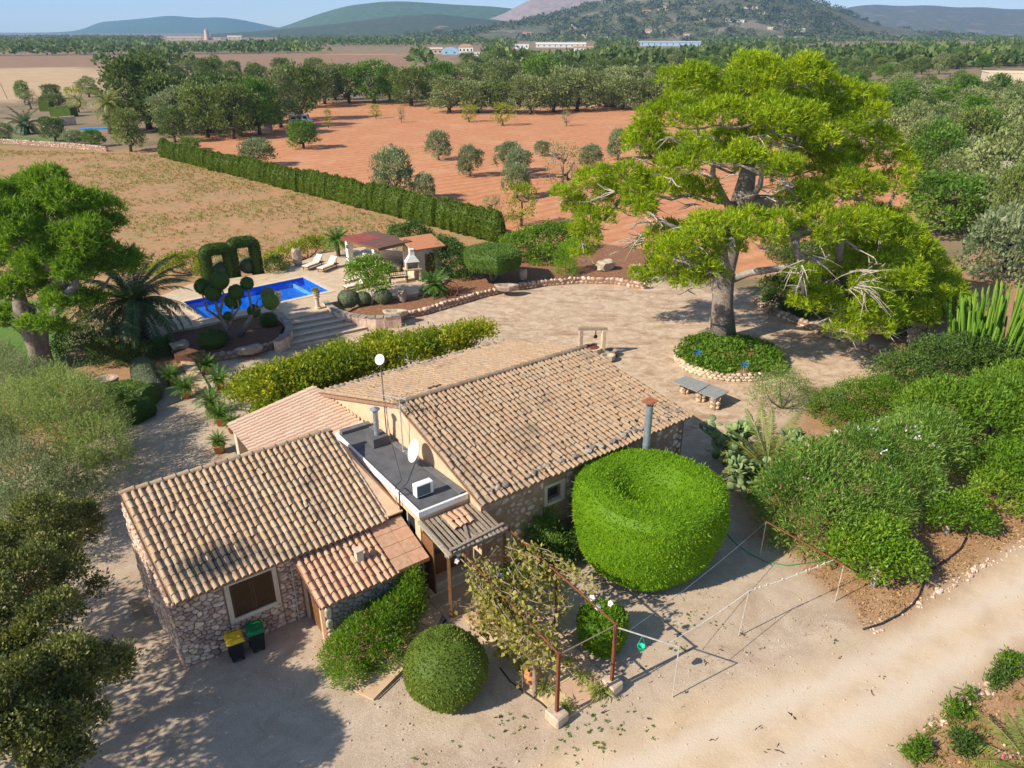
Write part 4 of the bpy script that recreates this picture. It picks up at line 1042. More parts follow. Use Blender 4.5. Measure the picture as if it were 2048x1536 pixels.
def frond_mesh(name, mat, L, nl, ll, lw, e0, droop, rachis=.018, g=None, vee=.35, fold=.55):
    """pinnate leaf in the xz plane, base at the origin"""
    g = g or rng; k = 12; pts = []; p = np.array([0., 0, 0]); dirs = []
    for i in range(k + 1):
        a = e0 - droop * (i / k) ** 1.2; d = np.array([math.cos(a), 0, math.sin(a)]); pts.append(p.copy()); dirs.append(d); p = p + d * L / k
    pts = np.array(pts); dirs = np.array(dirs)
    t = np.linspace(.12, .99, nl); C = np.stack([np.interp(t, np.linspace(0, 1, k + 1), pts[:, j]) for j in range(3)], 1)
    Dr = unit(np.stack([np.interp(t, np.linspace(0, 1, k + 1), dirs[:, j]) for j in range(3)], 1)); up = unit(np.cross(Dr, np.array([0, 1., 0])) * -1)
    sets = []
    prof = np.sin(np.clip(t * .9 + .12, 0, 1) * PI) ** .6
    for s in (-1, 1):
        D = Dr * fold + np.array([0, s, 0]) + up * vee + g.normal(0, .1, (nl, 3)); D[:, 2] -= .15
        V, F_ = leaf_geo(C, D, ll * prof * g.uniform(.85, 1.1, nl), lw, g, .3, flat=up + g.normal(0, .2, (nl, 3))); sets.append((V, F_, .5 + g.normal(0, .13, nl)))
    mb = MB(); mb.tube(list(pts), list(np.linspace(rachis, rachis * .25, k + 1)), 4)
    V = np.array([tuple(v) for v in mb.v]); q = [f for f in mb.f if len(f) == 4]; sets.append((V, np.array(q), np.full(len(q), .75)))
    return leaf_mesh(name, mat, sets)
def rot_to(az, tilt=0., roll=0.): return Matrix.Rotation(az, 4, 'Z') @ Matrix.Rotation(-tilt, 4, 'Y') @ Matrix.Rotation(roll, 4, 'X')
LM = {}
LM['pine'] = leafmat('pine_needles', (.06, .125, .006), (.21, .315, .008), (.49, .55, .012), .36)
LM['stonepine'] = leafmat('stone_pine_needles', (.05, .115, .01), (.12, .23, .012), (.26, .40, .025), .38)
LM['drum'] = leafmat('bright_cypress', (.10, .21, .006), (.17, .33, .008), (.27, .42, .015), .35)
LM['box'] = leafmat('clipped_box', (.07, .12, .015), (.13, .19, .022), (.30, .32, .07), .3)
LM['hexa'] = leafmat('clipped_juniper', (.07, .13, .02), (.12, .20, .03), (.20, .28, .055), .25)
LM['arch'] = leafmat('dark_cypress', (.04, .08, .012), (.075, .13, .018), (.13, .19, .03), .25)
LM['cyp'] = leafmat('cypress_hedge', (.05, .09, .008), (.11, .17, .012), (.19, .24, .02), .3)
LM['grey'] = leafmat('grey_santolina', (.11, .14, .07), (.17, .20, .11), (.24, .27, .15), .25)
LM['olive'] = leafmat('olive_leaves', (.10, .14, .06), (.19, .24, .11), (.33, .36, .20), .35, obj=.25)
LM['olivegreen'] = leafmat('young_olive', (.11, .18, .045), (.22, .30, .08), (.40, .45, .16), .4)
LM['dark'] = leafmat('dark_evergreen', (.03, .045, .012), (.09, .115, .03), (.36, .36, .11), .28, .45)
LM['bright'] = leafmat('citrus_leaves', (.07, .15, .012), (.13, .25, .015), (.25, .38, .03), .4, .4)
LM['oleander'] = leafmat('oleander_leaves', (.05, .12, .015), (.125, .235, .03), (.31, .41, .08), .32, .5)
LM['hedge'] = leafmat('laurel_leaves', (.055, .12, .010), (.115, .22, .016), (.25, .37, .035), .4, .5)
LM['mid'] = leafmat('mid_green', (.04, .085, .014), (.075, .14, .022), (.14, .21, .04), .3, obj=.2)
LM['ivy'] = leafmat('ivy_leaves', (.05, .12, .01), (.10, .20, .014), (.20, .30, .025), .35, .5)
LM['vine'] = leafmat('dry_vine_leaves', (.17, .13, .035), (.32, .29, .055), (.46, .44, .10), .35)
LM['wisteria'] = leafmat('climber_leaves', (.07, .14, .008), (.17, .25, .01), (.44, .42, .02), .4)
LM['palm'] = leafmat('palm_fronds', (.04, .075, .03), (.07, .12, .045), (.13, .18, .07), .25, .45)
LM['palmyoung'] = leafmat('young_palm_fronds', (.11, .14, .035), (.20, .24, .05), (.36, .36, .11), .3, .5)
LM['cycad'] = leafmat('cycad_fronds', (.035, .09, .012), (.07, .16, .018), (.18, .28, .03), .3, .4)
LM['pear'] = leafmat('prickly_pear_pads', (.10, .17, .07), (.16, .24, .09), (.27, .33, .12), .0, .5)
LM['euph'] = leafmat('candelabra_stems', (.09, .18, .025), (.15, .26, .03), (.24, .36, .05), .1, .5)
LM['weed'] = leafmat('weeds', (.14, .15, .035), (.25, .24, .055), (.42, .36, .11), .3)
LM['spider'] = leafmat('spider_plant', (.16, .20, .04), (.28, .32, .07), (.46, .44, .16), .35)
LM['pink'] = leafmat('pink_flowers', (.5, .10, .16), (.6, .2, .25), (.75, .55, .55), .3)
LM['white'] = leafmat('white_flowers', (.7, .6, .6), (.75, .7, .7), (.8, .8, .78), .3)
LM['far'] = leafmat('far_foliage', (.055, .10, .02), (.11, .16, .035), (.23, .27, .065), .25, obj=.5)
LM['farolive'] = leafmat('far_olive_foliage', (.12, .15, .05), (.21, .245, .085), (.34, .38, .15), .25, obj=.5)
LM['fargreen'] = leafmat('far_green_foliage', (.05, .13, .012), (.10, .20, .02), (.19, .29, .035), .3, obj=.5)

# ================================================================ GARDEN PLANTS
# big umbrella pine in the ring of ivy
pb = P(1447, 684); y0 = pb.y
PINE = [(1395, 205, 62, 1), (1470, 175, 66, 0), (1560, 172, 70, 1), (1635, 205, 58, 2), (1370, 168, 42, 0), (1610, 150, 42, 0), (1515, 140, 34, -1), (1340, 250, 55, -2), (1290, 300, 50, 0), (1265, 275, 26, 0), (1430, 250, 60, -3), (1520, 245, 62, -3), (1600, 268, 58, -2), (1670, 275, 58, 1), (1715, 235, 48, 2), (1745, 205, 36, 2), (1752, 290, 40, 2),
        (1180, 385, 42, 0), (1230, 365, 44, -2), (1155, 420, 28, 1), (1295, 385, 48, -2), (1200, 440, 40, 0), (1275, 430, 40, -3), (1165, 475, 30, 0), (1345, 340, 40, -4), (1395, 320, 40, -4), (1480, 330, 42, -5), (1560, 345, 40, -5), (1175, 510, 28, 1),
        (1370, 505, 44, -5), (1440, 505, 42, -6), (1330, 545, 34, -4), (1420, 555, 30, -6), (1375, 570, 26, -5), (1500, 450, 36, -6), (1550, 460, 40, -6),
        (1610, 420, 50, -4), (1680, 380, 52, -2), (1730, 400, 50, -2), (1640, 470, 46, -5), (1700, 460, 55, -4), (1765, 450, 55, -2), (1800, 330, 30, 2), (1790, 375, 32, 1), (1810, 500, 55, -2), (1850, 550, 50, -1), (1870, 600, 44, -1), (1790, 560, 55, -4), (1720, 600, 50, -5), (1660, 620, 40, -6), (1700, 655, 42, -6), (1770, 640, 48, -5), (1830, 640, 42, -3), (1890, 560, 34, 1), (1600, 560, 32, -7),
        (1400, 475, 42, -7), (1470, 462, 40, -7), (1530, 482, 38, -7), (1350, 505, 38, -7), (1420, 530, 34, -7), (1320, 330, 44, 1), (1390, 390, 42, -2), (1440, 300, 50, 0), (1500, 300, 50, 1), (1580, 310, 50, 0), (1640, 340, 50, 1), (1700, 330, 46, 2), (1600, 400, 44, -2), (1240, 400, 40, 2), (1330, 470, 38, -1), (1410, 450, 36, -5), (1740, 520, 50, 1), (1670, 540, 44, -2), (1760, 600, 46, 0), (1310, 500, 34, 0), (1290, 560, 28, -2), (1350, 300, 44, 2), (1480, 220, 56, 3), (1620, 250, 54, 4), (1690, 500, 44, 1), (1620, 600, 36, -5), (1840, 590, 44, 2), (1900, 580, 30, 0), (1130, 390, 26, 1),
        (1450, 230, 60, 5), (1550, 250, 60, 6), (1650, 330, 60, 6), (1300, 380, 50, 5), (1400, 320, 55, 6), (1750, 480, 55, 5), (1800, 580, 50, 4), (1520, 350, 60, 6)]
blobs = [By(x, y, y0 + d * .9, r * 1.08, .78, 1.0) for x, y, r, d in PINE]
def PT(x, y, d=0): q = PY(x, y, y0 + d); return (q.x - pb.x, q.y - pb.y, q.z)
trunk = [(0, 0, -.1), PT(1445, 610), PT(1448, 545), PT(1462, 480, .3), PT(1485, 400, .3), PT(1500, 330, .5)]
pine = thing('umbrella_pine', 'huge bright green umbrella pine rising from a ring of ivy', 'tree', (pb.x, pb.y, 0))
g = np.random.default_rng(11); bl = local(blobs, (pb.x, pb.y, 0))
sk = skeleton(trunk, .62, [b[:3] for b in bl], .06, .13, 5, 7, .55)
lb(sk, 'trunk', MAT['bark'], pine, True)
mb = MB()
for b in bl:      # pale dead twigs under each pad
    for k in range(5):
        a = g.uniform(0, 6.28); r_ = b[3]; p0 = Vector((b[0], b[1], b[2] - b[5] * .5)); p1 = p0 + Vector((math.cos(a) * r_ * .8, math.sin(a) * r_ * .8, g.uniform(-.5, .35) * r_))
        mb.tube([p0, p0.lerp(p1, .5) + Vector((0, 0, g.uniform(-.15, .15))), p1], [.045, .03, .008], 4, False)
for (x, y, d) in ((1700, 540, -6), (1730, 570, -6), (1690, 575, -6), (1640, 500, -5), (1330, 440, -5), (1290, 470, -4), (1400, 440, -5), (1560, 330, -3), (1540, 400, -4), (1600, 530, -7)):
    o0 = PT(x, y, d)
    a0 = g.uniform(0, 6.28)
    for k in range(12):
        a = a0 + g.normal(0, .7); L = g.uniform(.5, 1.9); v = Vector((math.cos(a), math.sin(a) * .8, g.uniform(-.8, .25))) * L; o0 = tuple(Vector(o0) + Vector(g.normal(0, .18, 3)))
        mb.tube([o0, Vector(o0) + v * .55 + Vector((0, 0, .1)), Vector(o0) + v], [.035, .02, .006], 4, False)
setp(lb(mb, 'dead_twigs', MAT['barkpale'], pine), kind='stuff')
for k in range(3):
    pass
limb = MB()
for pts, rr in (([(1460, 560, 0), (1500, 545, -1), (1550, 538, -2), (1610, 530, -3.5), (1660, 510, -4.5)], [.26, .22, .19, .14, .07]), ([(1455, 500, 0), (1400, 470, -1.5), (1350, 455, -3), (1300, 430, -3)], [.2, .15, .11, .05]), ([(1475, 440, 0), (1450, 400, -1), (1425, 350, -2), (1430, 300, -3)], [.26, .2, .16, .06]), ([(1490, 420, 0), (1520, 370, -1), (1530, 310, -2)], [.22, .16, .06])):
    limb.tube([PT(*q) for q in pts], rr, 8)
lb(limb, 'limb', plain('grey_bark', (.40, .35, .31), (.22, .18, .15), 8, .95, .8, dist=.04), pine, True)
link('crown', leaf_mesh('crown', LM['pine'], [tuft_set(g, lumpy(bl, 7, .48, g), 40000, 6, .27, .052, tv=.15, spread=.6, rnd=.4, shell=.4, cull=.8, low=-.5)]), pine)

# stone pine at the lawn
lp = P(88, 742); y1 = lp.y
SP = [(40, 405, 52, 0), (100, 395, 50, 0), (150, 425, 46, 0), (195, 430, 42, 1), (222, 465, 34, 1), (20, 455, 55, -2), (85, 460, 55, -2), (150, 490, 50, -2), (200, 505, 36, 0), (-40, 430, 60, 1), (30, 520, 50, -2), (100, 540, 50, -3), (160, 545, 40, -2), (225, 545, 36, 0), (250, 525, 30, 1), (30, 590, 44, -1), (120, 610, 40, -3), (180, 600, 30, -1), (90, 655, 34, -3), (20, 650, 36, 0), (-40, 540, 60, 0), (-60, 640, 50, 0), (60, 450, 60, 4), (150, 470, 50, 4), (10, 560, 50, 4), (100, 580, 45, 4)]
bl = local([By(x, y, y1 + d * .8, r * 1.15, .85, 1.) for x, y, r, d in SP], (lp.x, lp.y, 0))
def PT2(x, y, d=0): q = PY(x, y, y1 + d); return (q.x - lp.x, q.y - lp.y, q.z)
sp = thing('stone_pine', 'dark green pine with two leaning trunks by the lawn', 'tree', (lp.x, lp.y, 0)); g = np.random.default_rng(21)
sk = skeleton([(0, 0, -.1), PT2(70, 690), PT2(45, 630), PT2(30, 560)], .42, [b[:3] for b in bl[::2]], .05, .1, 3, 7, .55); lb(sk, 'trunk', MAT['bark'], sp, True)
sk = skeleton([(.1, .1, 0), PT2(85, 690, .3), PT2(82, 620, .3), PT2(100, 560, .3)], .32, [b[:3] for b in bl[1::2]], .05, .1, 4, 7, .55); lb(sk, 'trunk', MAT['bark'], sp, True)
link('crown', leaf_mesh('crown', LM['stonepine'], [tuft_set(g, lumpy(bl, 7, .46, g), 12500, 7, .32, .055, tv=.2, cull=.8, shell=.4)]), sp)

# date palm
def palm(name, label, loc, ht, r_, mats, L, nfr, ll, lw, dr=1.5, seed=1, fruit=0, group=None, lean=(0, 0), nl=44, e_lo=-.35, cat='palm tree'):
    g = np.random.default_rng(seed); t = thing(name, label, cat, loc, g.uniform(0, 6), group)
    if ht > .3:
        mb = MB(); k = int(ht / .16); pts = [(0, 0, -.1)]; rad = [r_ * 1.15]
        for i in range(k):
            f = (i + 1) / k; pts += [(lean[0] * f, lean[1] * f, ht * f - .05), (lean[0] * f, lean[1] * f, ht * f)]; rad += [r_ * (1.1 - .1 * f), r_ * .9]
        mb.tube(pts, rad, 12); lb(mb, 'trunk', MAT['barkdark'], t)
    temps = [frond_mesh('frond', mats, L, nl, ll, lw, .0, d, .03 * L / 3, g) for d in (dr * .7, dr, dr * 1.25)]
    for i in range(nfr):
        f = (i + .5) / nfr; tilt = 1.35 - (1.35 - e_lo) * f + g.normal(0, .08); az = i * 2.39996 + g.normal(0, .12)
        M = Matrix.Translation((lean[0], lean[1], ht)) @ rot_to(az, tilt, g.normal(0, .15)) @ Matrix.Scale(g.uniform(.85, 1.05), 4)
        o = bpy.data.objects.new('frond', temps[min(2, int(f * 3))]); COL.objects.link(o); o.parent = t; o.matrix_basis = M
    for i in range(fruit):
        a = i * 2.4; mb = MB(); d = Vector((math.cos(a), math.sin(a), 0)); p0 = Vector((lean[0], lean[1], ht)); mb.tube([p0, p0 + d * .5 + Vector((0, 0, .1)), p0 + d * .85 - Vector((0, 0, .35))], .02, 4)
        for k in range(40):
            q = p0 + d * .85 + Vector(g.normal(0, .13, 3)) - Vector((0, 0, .4 + abs(g.normal(0, .18)))); mb.tube([p0 + d * .85 - Vector((0, 0, .3)), q], [.006, .02], 4)
        lb(mb, 'fruit_cluster', MAT['orange'], t)
    return t
MAT['orange'] = plain('orange_stalks', (.60, .24, .03), (.45, .16, .02), 9, .7, .1)
q = P(290, 697); palm('date_palm', 'large date palm with orange fruit clusters beside the swimming pool', tuple(q), 2.9, .42, LM['palm'], 3.9, 54, .55, .055, 1.35, 5, 9, nl=70)
# far palm in the neighbour's garden
q = P(222, 268); palm('date_palm', 'palm with orange fruit stalks in the neighbouring garden', tuple(q), 5.2, .5, LM['palmyoung'], 4.6, 30, .8, .16, 1.4, 6, 6, lean=(-.8, 0), nl=26)
q = P(55, 268); palm('date_palm', 'low dark palm beside the dry stone wall of the neighbouring garden', tuple(q), 1.6, .5, LM['palm'], 4.2, 26, .8, .18, 1.5, 7, 0, nl=22)
q = P(1745, 98); palm('date_palm', 'distant palm beside a beige hut in the far fields', tuple(q), 5.5, .6, LM['farolive'], 6, 18, 1.4, .5, 1.4, 8, 0, nl=12)
# young palm among prickly pears
q = P(1530, 960); palm('young_date_palm', 'young yellow-green palm growing between the prickly pears', tuple(q), .45, .3, LM['palmyoung'], 3.1, 36, .5, .045, 1.0, 9, 0, nl=56, e_lo=.0)
q = P(2062, 1560); palm('young_date_palm', 'young palm at the edge of the dirt road beside pink flowers', tuple(q), .2, .2, LM['palmyoung'], 1.9, 22, .4, .04, .9, 10, 0, nl=40, e_lo=.1)

# clipped drum hedge beside the house
D0 = Vector((4.72, 21.25, 0))
mb = MB(); mb.lathe([(1.2, .2), (1.95, .25), (2.25, .5), (2.46, 1.05), (2.55, 1.8), (2.57, 2.55), (2.5, 2.95), (2.3, 3.15), (1.95, 3.22), (1.45, 3.14), (1.15, 2.95), (.8, 2.68), (.3, 2.55)], (0, 0, 0), 40, wob=lambda t, z: 1 + .03 * math.sin(3 * t + 1) + .025 * math.sin(2 * t + z) + .015 * math.sin(7 * t + 2 * z) + .012 * math.sin(5 * z + 4 * t))
topiary('drum_topiary', 'big bright green hedge clipped into a drum with a hollow top', tuple(D0), mb, LM['drum'], 1450, .095, .04, seed=2, trunk=([(0, 0, -.1), (.1, 0, .4), (0, .1, 1.2)], [.25, .2, .15], 8), up=.2, rnd=.8, depth=.09, cell=.45, tv=.17)
gd = np.random.default_rng(22); Cd, Nd, _ = surf_samples(mb, 1500, gd); Vd, Fd = leaf_geo(Cd, Nd + np.array([0, 0, .25]) + gd.normal(0, .5, Cd.shape), .2 * gd.uniform(.5, 1.2, len(Cd)), .035, gd)
link('stray_shoots', leaf_mesh('stray_shoots', LM['drum'], [(Vd, Fd, .45 + gd.normal(0, .3, len(Fd)))]), [o for o in bpy.data.objects if o.name == 'drum_topiary'][0])
# clipped dome at the pergola
O0 = P(893, 1385)
mb = MB(); mb.sphere((0, 0, .95), (1.18, 1.12, 1.08), 28, 18, .03, 3)
topiary('dome_topiary', 'glossy green bush clipped into a tall dome beside the pergola path', tuple(O0), mb, LM['box'], 1500, .085, .042, 'bush', seed=3, up=.2, rnd=.7, depth=.08, cell=.3)
# globe under the far pergola corner
O1 = P(1203, 1290)
mb = MB(); mb.lathe([(.5, .05), (.68, .3), (.74, .8), (.68, 1.15), (.45, 1.3), (.1, 1.34)], (0, 0, 0), 20, wob=lambda t, z: 1 + .05 * math.sin(3 * t))
topiary('round_shrub', 'small rounded green shrub standing behind the rusty pergola post', tuple(O1), mb, LM['bright'], 900, .12, .07, 'bush', seed=4, rnd=.8)
# flat six-sided table topiary
q = P(985, 572); zc = PY(985, 515, q.y).z
mb = MB()
for k in range(1): pass
prof = [(1.2, zc - .75), (1.75, zc - .65), (1.95, zc - .3), (1.95, zc + .35), (1.75, zc + .6), (1.2, zc + .68), (.35, zc + .66), (.25, zc + .3)]
mb.lathe(prof, (0, 0, 0), 36, wob=lambda t, z: (1.02 / max(abs(math.cos(((t + .3) % (PI / 3)) - PI / 6)), .01)) * .97)
topiary('table_topiary', 'flat six-sided clipped tree on a forked trunk above red soil', tuple(q), mb, LM['hexa'], 430, .13, .05, 'topiary', seed=5, trunk=([(0, 0, 0), (-.1, 0, .8), (-.4, .1, zc - .4)], [.16, .13, .1], 7), depth=.06, cell=.8)
tt = [o for o in bpy.data.objects if o.name == 'table_topiary'][0]
m2 = MB(); m2.tube([(.05, 0, .2), (.35, .1, .9), (.5, .1, zc - .4)], [.12, .1, .08], 7); lb(m2, 'trunk', MAT['bark'], tt, True)
# double arch
a0 = P(417, 557, TZ); a1 = P(516, 544, TZ); mid = (a0 + a1) / 2; ax_ = (a1 - a0); Lx = ax_.length; ax_ = ax_ / Lx
mb = MB(); r_ = .4
def arch_pts(s0, s1, ht):
    out = []
    for k in range(17):
        f = k / 16; a = PI * (1 - f); x = (s0 + s1) / 2 + math.copysign(abs(math.cos(a)) ** .55, math.cos(a)) * (s1 - s0) / 2; z = ht - .7 + math.sin(a) ** .55 * .7 if 0 < k < 16 else -.55
        if k in (1, 15): z = max(z, ht - 1.3)
        out.append(ax_ * x + Vector((0, 0, z)))
    return [out[0], out[0].lerp(out[1], .5)] + out[1:-1] + [out[-1].lerp(out[-2], .5), out[-1]]
mb.tube(arch_pts(-Lx / 2, -.1, 2.1), r_, 14); mb.tube(arch_pts(.1, Lx / 2, 2.4), r_ * .95, 14)
topiary('arch_topiary', 'dark cypress clipped into a double arch behind the swimming pool', tuple(Vector((mid.x, mid.y, TZ))), mb, LM['arch'], 430, .14, .045, 'topiary', seed=6, depth=.05, rnd=.35, cell=.6)
# grey cushions in front of the arch
for k, (x, y, r_) in enumerate(((446, 548, 20), (500, 541, 20))):
    q = P(x, y, TZ); rr = r_ * mpp(q); mb = MB(); mb.sphere((0, 0, rr * .55), (rr, rr, rr * .8), 16, 10, .02, k)
    topiary('grey_cushion_shrub', ('round grey-green cushion shrub inside the arch opening nearest the palm', 'round grey-green cushion shrub inside the arch opening nearest the sun loungers')[k], tuple(q), mb, LM['grey'], 700, .08, .03, 'bush', 'cushions under the clipped arch', seed=30 + k)
# pom-pom trees in the walled bed
BZ = .45
def pompom(label, base, balls, limbs, seed):
    q = P(*base, BZ); t = thing('pompom_tree', label, 'topiary', tuple(q), group='pom-pom trees in the walled bed'); g = np.random.default_rng(seed); mb = MB()
    for pts, r0, r1 in limbs:
        pp = [PY(x, y, q.y) - q for x, y in pts]; mb.tube(pp, list(np.linspace(r0, r1, len(pp))), 7)
    lb(mb, 'trunk', MAT['bark'], t, True)
    for k, (x, y, r_, mt) in enumerate(balls):
        c = PY(x, y, q.y + g.uniform(-.4, .4)) - q; rr = r_ * mpp(q); m2 = MB(); m2.sphere(tuple(c), rr, 14, 9, .04, seed + k)
        link('pompom', clip_mesh('pompom', m2, LM[mt], g, 600, .07, .03), t)
pompom('pom-pom tree with five dark balls beside the palm', (460, 678), [(405, 573, 16, 'arch'), (439, 561, 18, 'arch'), (426, 586, 16, 'arch'), (472, 584, 15, 'arch'), (466, 602, 16, 'arch'), (456, 632, 9, 'arch')],
       [([(460, 678), (450, 650), (436, 620), (428, 595)], .2, .06), ([(455, 665), (462, 640), (466, 610)], .13, .05), ([(445, 640), (415, 620), (402, 580)], .1, .04), ([(440, 625), (448, 590), (441, 570)], .09, .04), ([(462, 640), (478, 615), (473, 590)], .08, .04)], 41)
pompom('pom-pom tree leaning toward the steps with grey-green balls', (480, 672), [(494, 567, 13, 'arch'), (535, 588, 14, 'grey'), (541, 603, 16, 'hexa'), (508, 622, 13, 'arch')],
       [([(480, 672), (494, 648), (508, 622)], .2, .12), ([(505, 625), (500, 600), (495, 572)], .09, .04), ([(508, 622), (525, 612), (538, 600)], .08, .04), ([(510, 620), (515, 600), (532, 590)], .06, .03)], 47)
# ---------------------------------------------------------------- shrubs right of the house
bush('oleander_hedge', 'tall grey-green oleander hedge dotted with pink and white flowers', [Bz(1590, 1000, 1.3, 78), Bz(1640, 960, 1.5, 82), Bz(1660, 1050, 1.1, 78), Bz(1720, 940, 1.5, 85), Bz(1740, 1010, 1.2, 78), Bz(1790, 920, 1.5, 82), Bz(1810, 980, 1.1, 70), Bz(1850, 890, 1.5, 75), Bz(1600, 1060, .8, 55)],
     LM['oleander'], 4000, .15, 11, .18, .038, 'hedge', seed=5, out=.8, up=.45, rnd=.6, shell=.3, tv=.2)
ol = [o for o in bpy.data.objects if o.name == 'oleander_hedge'][0]
g = np.random.default_rng(77); bl = local([Bz(1590, 1000, 1.3, 80), Bz(1640, 960, 1.5, 84), Bz(1660, 1050, 1.1, 80), Bz(1720, 940, 1.5, 87), Bz(1790, 920, 1.5, 84)], ol.location)
setp(link('pink_flowers', leaf_mesh('pink_flowers', LM['pink'], [crown_set(g, bl, 40, .05, 6, .09, .07, shell=.02, low=0)]), ol), kind='stuff')
setp(link('white_flowers', leaf_mesh('white_flowers', LM['white'], [crown_set(g, bl[3:], 35, .05, 6, .09, .07, shell=.02, low=0)]), ol), kind='stuff')
bush('laurel_hedge', 'dense bright green hedge bank running along the garden edge behind the oleander', [Bz(1880, 840, 1.5, 78), Bz(1950, 850, 1.5, 80), Bz(1930, 830, 1.4, 66), Bz(2000, 830, 1.5, 76), Bz(2050, 800, 1.5, 74), Bz(2100, 810, 1.5, 90), Bz(1985, 800, 1.3, 56), Bz(2100, 870, 1.5, 90)],
     LM['hedge'], 3600, .18, 11, .2, .066, 'hedge', seed=6, out=.7, up=.5, rnd=.6, shell=.25, tv=.14)
bush('citrus_bush', 'bright yellow-green citrus bush pressed against the hedge bank above the dirt road', [Bz(1990, 930, 1.1, 50), Bz(2040, 960, 1.2, 60), Bz(2010, 985, .8, 45), Bz(2090, 940, 1.3, 70), Bz(1975, 975, .6, 32)], LM['bright'], 1100, .13, 12, .13, .06, seed=7, tv=.2)
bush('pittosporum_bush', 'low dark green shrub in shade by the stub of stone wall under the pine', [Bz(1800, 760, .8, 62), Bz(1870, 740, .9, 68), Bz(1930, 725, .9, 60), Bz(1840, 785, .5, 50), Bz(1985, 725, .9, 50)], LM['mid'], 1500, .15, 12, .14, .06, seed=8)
bush('low_shrub', 'rounded mid-green shrub bank between the round ivy bed and the oleander', [Bz(1660, 815, .5, 38), Bz(1710, 805, .6, 46), Bz(1760, 800, .7, 48), Bz(1690, 840, .4, 34), Bz(1800, 820, .6, 40)], LM['hedge'], 1300, .12, 12, .11, .045, seed=9)
bush('wispy_shrub', 'wispy grey-green shrub standing in front of the ivy ring', [Bz(1535, 790, .8, 40), Bz(1580, 785, 1.0, 42), Bz(1560, 760, 1.3, 34), Bz(1610, 800, .6, 26)], LM['oleander'], 520, .16, 9, .12, .03, seed=10, shell=.6, tv=.2)
bush('sapling', 'thin grey-green sapling with a staked stem on the red soil', [Bz(1668, 795, 1.3, 18, 1.2), Bz(1660, 810, .9, 16)], LM['olivegreen'], 110, .12, 8, .1, .025, 'sapling', seed=11, shell=.7)
# citrus trees
def small_tree(name, label, base, blobs, n, mat, seed, L=.13, W=.06, cr=.13, nl=12, r0=.09, group=None, bark='barkpale', cat='tree', th=.5, **kw):
    q = P(*base); bl = local([Bz(*b) if len(b) >= 4 and b[1] > 5 else b for b in blobs], (q.x, q.y, 0))
    return tree(name, label, tuple(q), bl, lambda g, b: [crown_set(g, b, n, cr, nl, L, W, **kw)], LM[mat], MAT[bark], [(0, 0, -.05), (.04, 0, th * .5), (.0, .05, th)], r0, cat, group, .02, seed)
small_tree('orange_tree', 'bright green orange tree with a bare pale trunk beside the clothesline', (1745, 1172), [(1700, 1090, 1.1, 40), (1750, 1075, 1.3, 44), (1790, 1110, 1.0, 40), (1740, 1125, .9, 40), (1720, 1060, 1.4, 28), (1780, 1065, 1.4, 24), (1825, 1135, .8, 22)], 800, 'bright', 51, tv=.2)
small_tree('orange_tree', 'small bright green orange tree with twisted trunk near the pile of pale stones', (1890, 1066), [(1905, 1020, 1.0, 30), (1940, 1035, .8, 30), (1880, 1030, .9, 24), (1935, 1005, 1.2, 22), (1970, 1045, .6, 18)], 420, 'bright', 52, tv=.2)
# prickly pear: every pad is a part
def pad_mesh():
    mb = MB(); n = 12; vs = []; fs = []
    for s, d in ((1., 0.), (.72, .09), (.72, -.09)):
        for j in range(n):
            t = 2 * PI * j / n; w = .36 * (1 + .12 * math.sin(t)); vs.append((w * s * math.cos(t), d, .5 + .5 * s * math.sin(t)))
    for j in range(n):
        k = (j + 1) % n; fs += [(j, n + j, n + k, k)[::-1], (j, k, 2 * n + k, 2 * n + j)[::-1]]
    fs2 = [tuple(n + j for j in range(n))[::1], tuple(2 * n + j for j in range(n))[::-1]]
    return np_mesh('pad', vs, [np.array(fs), np.array(fs2)], MAT['pad'], None, True)
def pad_mat():
    m, nt, b = newmat('prickly_pear', .55); t = nt.nodes.new('ShaderNodeObjectInfo').outputs['Random']
    nt.links.new(ramp(nt, t, [(0, (.10, .17, .075)), (.6, (.17, .25, .09)), (1, (.30, .34, .12))]), b.inputs['Base Color']); return m
MAT['pad'] = pad_mat(); PAD = pad_mesh()
def cactus(label, px, pts, levels, size, seed):
    q = P(*px); t = thing('prickly_pear', label, 'cactus', tuple(q), group='prickly pears beside the house'); g = np.random.default_rng(seed)
    def grow(p, az, tilt, s, lv):
        M = Matrix.Translation(p) @ Matrix.Rotation(az, 4, 'Z') @ Matrix.Rotation(tilt, 4, 'X') @ Matrix.Scale(s, 4)
        o = bpy.data.objects.new('pad', PAD); COL.objects.link(o); o.parent = t; o.matrix_basis = M
        if lv > 0:
            for k in range(g.integers(1, 4)):
                a = g.uniform(.25 * PI, .75 * PI); e = M @ Vector((.4 * math.cos(a), 0, .5 + .48 * math.sin(a)))
                grow(e, az + g.normal(0, .8), tilt + g.normal(0, .45), s * g.uniform(.82, 1.0), lv - 1)
    for dx, dy in pts: grow(Vector((dx, dy, -.03)), g.uniform(0, 6), g.normal(0, .15), size, levels)
    return t
cactus('broad prickly pear with pale pads sprawling beside the drum hedge', (1490, 1000), [(0, 0), (.5, .5), (-.4, .7), (.3, 1.1), (.9, .2)], 4, .5, 3)
cactus('prickly pear climbing against the gable corner of the farmhouse', (1450, 930), [(0, 0), (.4, .4), (-.3, .5), (.6, -.2)], 4, .5, 6)
cactus('upright row of prickly pear pads beside the oleander', (1570, 950), [(0, 0), (.3, .3), (.6, .1), (-.3, .3)], 4, .5, 4)
